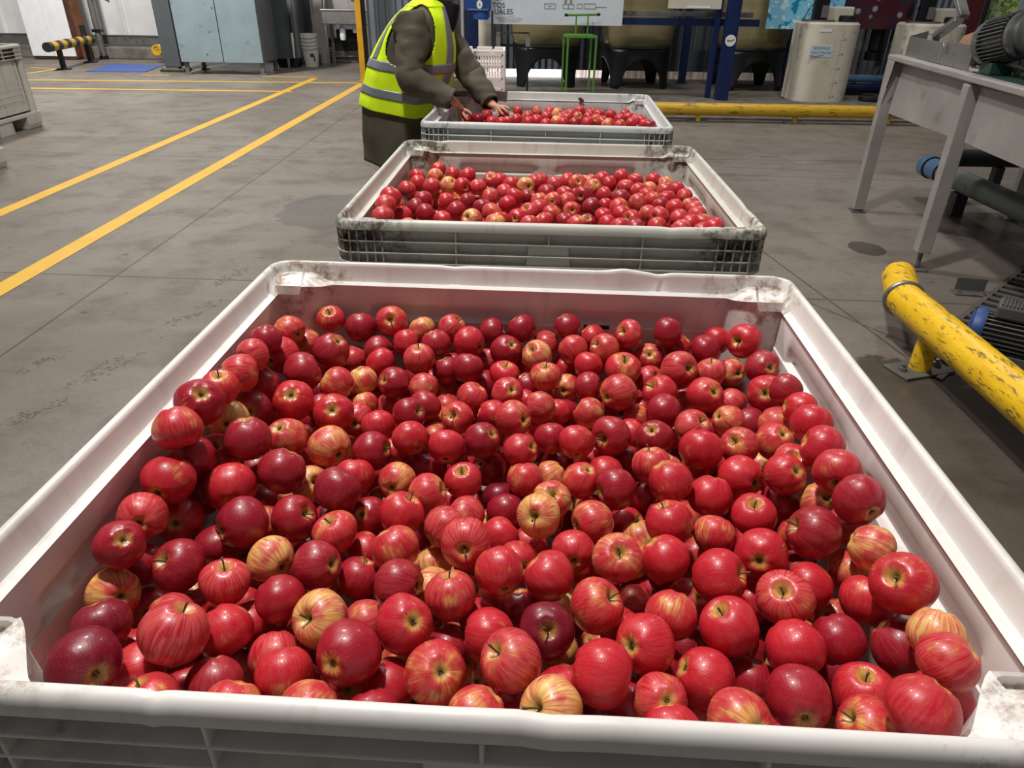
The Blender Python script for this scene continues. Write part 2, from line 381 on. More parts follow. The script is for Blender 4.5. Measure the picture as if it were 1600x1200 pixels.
M = dict(
    steel=mat('brushed_steel', (150, 148, 146), .42, .75, .10, 4.0, dirt=(110, 96, 88), dirt_amt=.25, bump=.05),
    galv=mat('galvanised_sheet', (168, 162, 158), .5, .25, .10, 3.0, dirt=(132, 120, 112), dirt_amt=.12, dirt_scale=5.0, bump=.05),
    dull=mat('dull_steel', (118, 116, 112), .55, .5, .12, 5.0, dirt=(80, 68, 58), dirt_amt=.3),
    dark=mat('dark_machine_paint', (38, 42, 44), .5, .1, .15),
    black=mat('black_plastic', (18, 20, 24), .38, 0, .10, spec=.5),
    rubber=mat('black_rubber', (22, 22, 22), .7, 0, .1),
    white=mat('white_laminate', (240, 240, 243), .4, 0, .03),
    offwhite=mat('off_white_plastic', (214, 212, 206), .45, 0, .05, dirt=(140, 126, 110), dirt_amt=.15),
    brown=mat('brown_board_edge', (104, 66, 42), .6, 0, .2, 5.0),
    bluepaint=mat('dark_blue_paint', (18, 38, 84), .38, .1, .10, dirt=(40, 50, 66), dirt_amt=.1),
    bluepipe=mat('grey_blue_pipe', (84, 116, 156), .4, 0, .08, dirt=(80, 80, 80), dirt_amt=.2),
    greypipe=mat('grey_green_pipe', (104, 112, 106), .5, 0, .10, dirt=(76, 70, 64), dirt_amt=.3),
    green=worn_paint('green_paint', (84, 142, 52), (56, 66, 48), .25, .45),
    frp=mat('beige_fibreglass', (134, 124, 90), .35, 0, .10, 3.0, bump=.12, bscale=90.0, stretch=(.4, .4, 5.0)),
    cream=mat('cream_polyethylene', (205, 198, 182), .48, 0, .06, 2.5, dirt=(150, 134, 112), dirt_amt=.22, dirt_scale=4.0),
    tag=mat('white_label', (228, 230, 226), .5, 0, .02),
    bluelabel=mat('pale_blue_label', (190, 212, 224), .5, 0, .03),
    ink=mat('dark_ink', (34, 46, 52), .6, 0, 0),
    greyink=mat('grey_ink', (128, 134, 140), .6, 0, 0),
    skin=mat('skin', (214, 158, 132), .5, 0, .10, 20.0),
    vest=mat('fluorescent_vest', (218, 255, 8), .75, 0, .05, 9.0, bump=.25, bscale=14.0, emit=0.0),
    reflective=mat('grey_reflective_tape', (132, 136, 144), .38, .25, .06),
    coat=mat('olive_work_coat', (82, 76, 62), .85, 0, .14, 8.0, bump=.35, bscale=16.0),
    navy=mat('navy_knit', (16, 18, 30), .9, 0, .2, 30.0, bump=.3, bscale=120.0),
    trouser=mat('dark_trousers', (44, 44, 48), .85, 0, .1),
    boot=mat('white_rubber_boot', (206, 206, 202), .5, 0, .08),
    hair=mat('dark_hair', (30, 22, 18), .55, 0, .3, 40.0),
    stemm=mat('apple_stem', (92, 72, 40), .7, 0, .25, 12.0),
    calyxm=mat('apple_calyx', (70, 66, 36), .8, 0, .25, 12.0),
    card=mat('brown_cardboard', (176, 132, 102), .8, 0, .08, dirt=(214, 178, 150), dirt_amt=.1),
    motor=mat('grey_motor_casting', (120, 122, 122), .38, .6, .14, 8.0, dirt=(58, 56, 54), dirt_amt=.35),
    motordark=mat('dusty_dark_motor', (86, 86, 86), .6, .2, .14, 8.0, dirt=(112, 104, 96), dirt_amt=.3),
    motorblue=mat('worn_blue_motor_paint', (44, 72, 130), .5, .1, .12, dirt=(96, 94, 92), dirt_amt=.4),
    conveyor=mat('dark_green_housing', (36, 66, 60), .45, .2, .14, dirt=(60, 58, 52), dirt_amt=.3),
    yellow=worn_paint('scuffed_yellow_paint', (236, 182, 22), (98, 80, 40), .40, .38, 6.0, (9, 2.0, 9), (246, 200, 36)),
    yellow_far=worn_paint('dirty_yellow_paint', (206, 164, 40), (74, 66, 40), .38, .45, 4.0, (1.2, 8, 8)),
    line=worn_paint('yellow_floor_paint', (224, 178, 66), (150, 128, 90), .12, .5, 22.0, (1, 1, 1), (218, 168, 50)),
    boxblue=mat('pale_blue_enamel', (142, 160, 168), .38, .15, .06, 2.0, dirt=(104, 110, 104), dirt_amt=.18, dirt_scale=6.0),
    boxgrey=mat('grey_enamel', (122, 122, 130), .4, .3, .06),
    greydoor=mat('slate_grey_panel', (82, 88, 92), .5, .1, .05),
    darkpanel=mat('charcoal_panel', (52, 56, 60), .42, .2, .08),
    greenpanel=mat('dark_green_grey_panel', (66, 80, 80), .45, .2, .08),
    mat_blue=mat('blue_floor_mat', (70, 92, 158), .75, 0, .12, 12.0),
    kerb=mat('rough_concrete', (112, 106, 100), .9, 0, .2, 6.0, bump=.5, bscale=30.0),
    wallwhite=corrugated('white_sheet_wall', (232, 232, 232), .62, 0, .4, .1),
    walldark=corrugated('slate_sheet_wall', (118, 125, 134), .105, 0, .5, .2),
    amber=mat('amber_door_frame', (206, 154, 30), .45, 0, .08, dirt=(120, 92, 40), dirt_amt=.15),
    sky_strip=mat('daylit_gap', (255, 252, 248), .5, 0, 0, emit=2.2),
    strip=mat('translucent_strip', (188, 170, 156), .6, 0, .3, 14.0, stretch=(2.5, 1, .1), emit=.22),
    pinkstrip=mat('bright_translucent_strip', (236, 214, 206), .6, 0, .3, 14.0, stretch=(2.5, 1, .1), emit=.9),
    dispenser=mat('blue_dispenser_shell', (34, 70, 132), .35, 0, .05),
    water=mat('blue_water_jug', (40, 92, 190), .2, 0, .06),
    splash=blobs('splash_print', ((24, 130, 176), (128, 196, 224), (206, 230, 240)), 5.0, 3.0),
    berries=blobs('berry_print', ((26, 22, 34), (70, 26, 36), (40, 40, 62)), 3.0, 9.0, spots=(150, 160, 176)),
    leafy=blobs('leaf_print', ((120, 150, 70), (190, 205, 150), (86, 122, 46)), 9.0, 5.0),
    redpanel=mat('dark_red_panel', (84, 26, 32), .4, 0, .2, 4.0),
    crate=mat('white_crate_plastic', (240, 234, 230), .4, 0, .03),
    signwhite=mat('white_sign_board', (206, 212, 220), .35, 0, .03),
    drain=mat('drain_bar', (112, 104, 96), .55, .3, .1, dirt=(66, 58, 50), dirt_amt=.3),
    pit_shade=mat('drain_pit_shade', (20, 17, 15), .9, 0, .1),
    brushes=mat('cream_brush', (196, 186, 160), .8, 0, .1),
)
JOINTS = []
def joint(a, b):
    p, q = flr(*a), flr(*b); d = (q - p).normalized(); JOINTS.append((-d.y, d.x, -d.y * p.x + d.x * p.y))
joint((0, 583), (560, 165)); joint((0, 452), (400, 452)); joint((660, 262), (480, 262)); joint((1100, 398), (1400, 510)); joint((1192, 385), (1330, 480)); joint((1130, 250), (1330, 252))
joint((0, 268), (230, 262))
WET = []
def wet(x, y, rx, ry): p = flr(x, y); WET.append((p.x, p.y, rx, ry))
wet(510, 338, .34, .42); wet(1347, 370, .10, .13); wet(1480, 650, .34, .55); wet(1560, 770, .40, .40); wet(1560, 330, .5, .35); wet(20, 60, .3, .3)
PRINTS = []
def shoeprint(x, y, a): p = flr(x, y); PRINTS.append((p.x, p.y, a))
for x, y, a in ((315, 497, 1.15), (283, 515, 1.1), (345, 452, 1.2), (150, 608, 1.0), (182, 586, .9), (60, 668, 1.0), (70, 590, 1.1), (360, 445, 1.3)): shoeprint(x, y, a)

# ------------------------------------------------------------------ the setting
fl_ = MB(); fl_.add([(-14, -2.5, 0), (9, -2.5, 0), (9, 17, 0), (-14, 17, 0)], [(0, 1, 2, 3)])
floor = tag(fl_.build('floor', floor_material()), kind='structure')
LINES = []
def line(a, b, w, name='painted_line', ext=0.0):
    p, q = flr(*a), flr(*b); d = (q - p).normalized(); p = p - d * ext; LINES.append(1); n = Vector((-d.y, d.x, 0)) * w / 2
    m = MB(); up_ = Vector((0, 0, .0010 + .0004 * len(LINES)))
    m.add([p - n + up_, q - n + up_, q + n + up_, p + n + up_], [(3, 2, 1, 0) if (n.cross(d)).z > 0 else (0, 1, 2, 3)])
    return tag(m.build(name, M['line'], floor), kind='structure')
line((-110, 407), (476, 133), .105, ext=5); line((-130, 556), (552, 138), .115, ext=5)
line((36, 150), (545, 138), .10, ext=3); line((40, 163), (442, 155), .10, ext=3); line((30, 140), (78, 131), .10); line((30, 131), (82, 131.5), .08); line((395, 133), (480, 131.5), .09); line((205, 137), (250, 136), .07)
# dark sheet wall behind the tanks, daylight under its edge
wb = MB(); wb.box((2.6, 12.68, 2.62), (9.8, .10, 5.0)); tag(wb.build('wall_back', M['walldark']), kind='structure')
g1 = MB(); g1.box((.05, 12.70, .06), (1.8, .04, .125)); w1 = tag(g1.build('window_1', M['sky_strip']), kind='structure')
g2 = MB(); g2.box((1.25, 12.70, .06), (.60, .04, .125)); tag(g2.build('window_2', M['pinkstrip']), kind='structure')
g3 = MB(); g3.box((4.52, 12.70, .06), (5.94, .04, .125)); tag(g3.build('window_3', M['strip']), kind='structure')
wl = MB(); wl.box((-7.4, 14.98, 2.75), (10.4, .10, 4.76))
for k in range(17):
    wl.box((-12.1 + k * .58, 14.915, 2.75), (.07, .05, 4.76))
tag(wl.build('wall_left', M['wallwhite'], bevel=.01), kind='structure')
tr = MB(); tr.box((-7.4, 14.93, .30), (10.4, .16, .15)); tr.box((-7.4, 14.86, .375), (10.4, .05, .02))
tag(tr.build('trim_1', M['dull']), kind='structure')
kb = MB(); kb.box((-7.4, 14.72, .10), (10.4, .5, .20)); tag(kb.build('baseboard_left', M['kerb'], bevel=.02), kind='structure')
sw = MB(); sw.box((-2.22, 13.85, 2.6), (.10, 2.3, 5.2)); tag(sw.build('wall_side', M['walldark']), kind='structure')
# ------------------------------------------------------------------ bulk bins
BW, BL, BH = 1.20, 1.167, .76
LX, LY = .562, .544
def bin_outline(kind, z=0.0):
    """matched outlines of the bin, 4 sides; kind: outer inset, or the inner edge with stacking pads in the corners"""
    hx, hy = BW / 2, BL / 2
    pts = []
    n = 112
    def side(ax, sgn):
        for i in range(n):
            t = -1 + 2 * i / n
            t = math.copysign(1 - (1 - abs(t)) ** 1.6 if False else abs(t), t)
            yield t
    # parametrise a rounded rectangle by walking its sides counter-clockwise from (+x,-y)
    for ax, sg in ((1, 1), (0, 1), (1, -1), (0, -1)):
        for i in range(n):
            t = -1 + 2 * (i + .5) / n
            t = math.copysign(abs(t) ** .62, t)
            if ax == 1: pts.append((sg, t if sg > 0 else -t, 'x'))
            else: pts.append((-t if sg > 0 else t, sg, 'y'))
    return pts
UNIT = bin_outline('u')
def ring(hx, hy, r, z):
    out = []
    for u, v, w in UNIT:
        x, y = u * hx, v * hy
        ax, ay = abs(x) - (hx - r), abs(y) - (hy - r)
        if ax > 0 and ay > 0:
            l = math.hypot(ax, ay)
            x = math.copysign(hx - r + ax / l * r, x); y = math.copysign(hy - r + ay / l * r, y)
        out.append([x, y, z])
    return out
def sstep(a, b, x):
    t = min(1, max(0, (x - a) / (b - a))); return t * t * (3 - 2 * t)
def pad_up(rg, h=.020):
    # the stacking pads in the four corners stand higher than the ledge
    for p in rg:
        if abs(p[1]) > LY - .0685 - .004: p[2] += h * (1 - sstep(.056, .104, LX - abs(p[0])))
    return rg
def inner_ring(z, inset=0.0, rec=0.0):
    out = []
    for (u, v, w), p in zip(UNIT, ring(LX, LY, .03, z)):
        x, y = p[0], p[1]
        d = LX - abs(x)
        pad = .068 * (1 - sstep(.048, .108, d))
        lim = LY - pad
        if abs(y) > lim: y = math.copysign(lim, y)
        # wall panels stand back between the ribs
        if rec:
            if abs(y) >= lim - 1e-6 and w == 'y':
                m = sstep(.05, .066, abs(x)) * sstep(.375, .355, abs(x)); y += math.copysign(rec * m, y)
            if w == 'x':
                m = sstep(.05, .066, abs(y)) * sstep(.40, .38, abs(y)); x += math.copysign(rec * m, x)
        k = 1 - inset
        out.append([x - math.copysign(inset, x), y - math.copysign(inset, y), z])
    return out
def loft(m, rings, cap_last=False, cap_first=False, rev=False):
    n = len(rings[0]); b = len(m.v)
    for r in rings: m.v.extend([tuple(p) for p in r])
    for i in range(len(rings) - 1):
        for j in range(n):
            f = (b + i * n + j, b + i * n + (j + 1) % n, b + (i + 1) * n + (j + 1) % n, b + (i + 1) * n + j)
            m.f.append(f[::-1] if rev else f)
    if cap_last: m.f.append(tuple(b + (len(rings) - 1) * n + j for j in range(n)))
    if cap_first: m.f.append(tuple(b + j for j in range(n))[::-1])
NICKS = {}
def make_bin(label, loc, rz, mats, group, vents=False, nicks=(), contents=True):
    t = thing('bulk_bin', label, 'bin', loc, rz, group)
    pm, dm = mats
    hx, hy = BW / 2, BL / 2
    m = MB()
    rings = [ring(hx - .012, hy - .012, .045, .728), ring(hx, hy, .05, .733), ring(hx, hy, .05, .743), ring(hx - .0025, hy - .0025, .048, .752), ring(hx - .007, hy - .007, .044, .758),
             ring(hx - .015, hy - .015, .038, .7605), ring(hx - .019, hy - .019, .034, .758), ring(hx - .021, hy - .021, .032, .752), pad_up(ring(hx - .024, hy - .024, .03, .722)),
             pad_up(ring(hx - .026, hy - .026, .028, .717)), pad_up(inner_ring(.7155, -.006)), pad_up(inner_ring(.7155, -.003)), pad_up(inner_ring(.713, .0)), pad_up(inner_ring(.708, .0015)),
             inner_ring(.675, .003), inner_ring(.668, .0035, .004), inner_ring(.655, .004, .016), inner_ring(.63, .005, .018), inner_ring(.55, .008, .018), inner_ring(.45, .011, .018), inner_ring(.30, .016, .018), inner_ring(.17, .02, .018)]
    # dents, splits and bumps of a used rim
    for side, pos, w, dz in nicks:
        for r in rings[:9]:
            for p in r:
                c = p[0] if side in 'fb' else p[1]
                on = (side == 'f' and p[1] < -hy + .06) or (side == 'b' and p[1] > hy - .06) or (side == 'l' and p[0] < -hx + .06) or (side == 'r' and p[0] > hx - .06)
                if on: p[2] += dz * math.exp(-((c - pos) / w) ** 2)
    loft(m, rings, cap_last=True)
    liner = m.build('inner_liner', pm, t, smooth=True, angle=50)
    # outer wall below the rim
    m = MB()
    loft(m, [ring(hx - .0225, hy - .0225, .035, .729), ring(hx - .0225, hy - .0225, .035, .640), ring(hx - .046, hy - .046, .03, .632), ring(hx - .046, hy - .046, .03, .15), ring(hx - .1, hy - .1, .03, .14)], rev=True)
    m.build('outer_wall', pm if not vents else dm, t, smooth=True)  # vented bins get a near-black wall so the slots look shaded
    # lattice of thin ribs under the rim
    m = MB()
    for z, th in ((.700, .005), (.667, .005), (.637, .006)):
        loft(m, [ring(hx - .023, hy - .023, .034, z - th / 2), ring(hx - .001, hy - .001, .05, z - th / 2), ring(hx - .001, hy - .001, .05, z + th / 2), ring(hx - .023, hy - .023, .034, z + th / 2)], rev=True)
    for sgn in (-1, 1):
        xs = [s_ * v for v in (.575, .554, .532, .508, .484, .463, .257) for s_ in (-1, 1)] + [0]
        for x in xs:
            z0 = .637
            if abs(x) < .01: z0 = .700
            elif abs(x) in (.575,): z0 = .665
            m.box((x, sgn * (hy - .012 - (.012 if abs(x) > .56 else 0)), (z0 + .731) / 2), (.0045, .021, .731 - z0))
            y = x * .97
            m.box((sgn * (hx - .012 - (.012 if abs(x) > .56 else 0)), y, (z0 + .731) / 2), (.021, .0045, .731 - z0))
    m.build('rim_lattice', pm, t, bevel=.0012, seg=1)
    for sx, sy in ((0, -1), (0, 1), (-1, 0), (1, 0)):
        m = MB()
        if sy: m.prism([(-.055, 0, .70), (.055, 0, .70), (.063, 0, .637), (-.063, 0, .637)], (0, sy * (hy - .026), 0), (0, sy * (hy - .008), 0))
        else: m.prism([(0, -.055, .70), (0, .055, .70), (0, .063, .637), (0, -.063, .637)], (sx * (hx - .026), 0, 0), (sx * (hx - .008), 0, 0))
        m.build('stiffener_plate', pm, t, bevel=.004)
    for sx in (-1, 1):
        for sy in (-1, 1):
            m = MB(); m.lathe([(.050, .125), (.046, .16), (.042, .60), (.045, .634)], 20, Matrix.Translation((sx * (hx - .056), sy * (hy - .056), 0)))
            m.build('corner_post', pm, t, smooth=True)
            m = MB()
            m.prism([(-.10, 0, 0), (.10, 0, 0), (.115, 0, .05), (.12, 0, .15), (-.12, 0, .15), (-.115, 0, .05)], (sx * (hx - .125), sy * (hy - .245), 0), (sx * (hx - .125), sy * (hy - .008), 0))
            m.build('foot', pm, t, bevel=.008)
    m = MB()
    m.box((0, 0, .135), (BW - .02, BL - .02, .035))
    for s in (-1, 0, 1):
        m.box((0, s * (hy - .12), .02), (BW - .06, .13, .04)) if s else m.box((0, 0, .07), (.22, .24, .14))
    for s in (-1, 1): m.box((s * (hx - .10), 0, .07), (.16, .22, .14))
    m.build('pallet_base', pm, t, bevel=.006)
    if vents:
        def panel(L, put):
            nx, nz = int(L / .034), 8
            mm = MB(); z0, z1 = .17, .60
            dx, dz = L / nx, (z1 - z0) / nz
            for i in range(nx):
                for k in range(nz):
                    a, b_ = -L / 2 + i * dx, z0 + k * dz
                    h = .28 * dx; v_ = .10 * dz
                    P = [(a, b_), (a + dx, b_), (a + dx, b_ + dz), (a, b_ + dz)]
                    Q = [(a + h, b_ + v_), (a + dx - h, b_ + v_), (a + dx - h, b_ + dz - v_), (a + h, b_ + dz - v_)]
                    if (k == 0 or i in (0, nx - 1)): mm.add([put(*p, 0) for p in P], [(0, 1, 2, 3)]); continue
                    mm.add([put(*p, 0) for p in P + Q] + [put(*q, .012) for q in Q], [(0, 1, 5, 4), (1, 2, 6, 5), (2, 3, 7, 6), (3, 0, 4, 7), (4, 5, 9, 8), (5, 6, 10, 9), (6, 7, 11, 10), (7, 4, 8, 11)])
            mm.build('vent_panel', pm, t)
        panel(.90, lambda a, z, d: (hx - .030 - d, a, z)); panel(.94, lambda a, z, d: (a, -(hy - .030 - d), z))
    return t
plain_white = plastic('white_bin_plastic', (232, 227, 222), .15, (150, 128, 106), .33)
grey_dirty = plastic('grimy_white_bin_plastic', (208, 206, 196), .26, (92, 82, 68), .30)
grey_pale = plastic('pale_grey_bin_plastic', (206, 208, 206), .17, (104, 96, 86), .30)
grey_old = plastic('old_grey_bin_plastic', (186, 182, 174), .26, (104, 94, 82), .14)
bin_slot_shade = mat('shaded_slot_backing', (48, 46, 44), .6, 0, .1)  # near-black colour stands for the shade inside the vent slots
BINS = {}
GB = 'bulk bins of apples in a line'
BINS['n'] = make_bin('large white plastic bulk bin full of apples, nearest of three, seen from above', (.0053, .9731, 0), -.0474, (plain_white, bin_slot_shade), GB,
                     nicks=(('b', .22, .03, .006), ('b', .30, .02, -.005), ('f', .02, .02, .004), ('f', .06, .03, -.003), ('b', -.17, .02, -.003), ('f', -.30, .006, -.004)))
BINS['m'] = make_bin('grimy white bulk bin of apples with dirty frayed rim, middle of three', (.1138, 2.4607, 0), -.0328, (grey_dirty, bin_slot_shade), GB,
                     nicks=(('b', -.45, .03, -.004), ('r', -.35, .05, -.004), ('f', .33, .02, -.003), ('f', .45, .02, .003)))
BINS['f'] = make_bin('pale grey bulk bin of apples where the worker in a vest picks', (.1725, 4.0431, 0), -.0582, (grey_pale, bin_slot_shade), GB)
GE = 'ventilated bins by the floor line'
make_bin('old grey ventilated bulk bin standing in front of the white cabinet', (-5.40, 6.94, 0), .03, (grey_old, bin_slot_shade), GE, vents=True)
make_bin('old grey ventilated bulk bin of which only a foot shows', (-4.63, 5.15, 0), .03, (grey_old, bin_slot_shade), GE, vents=True)
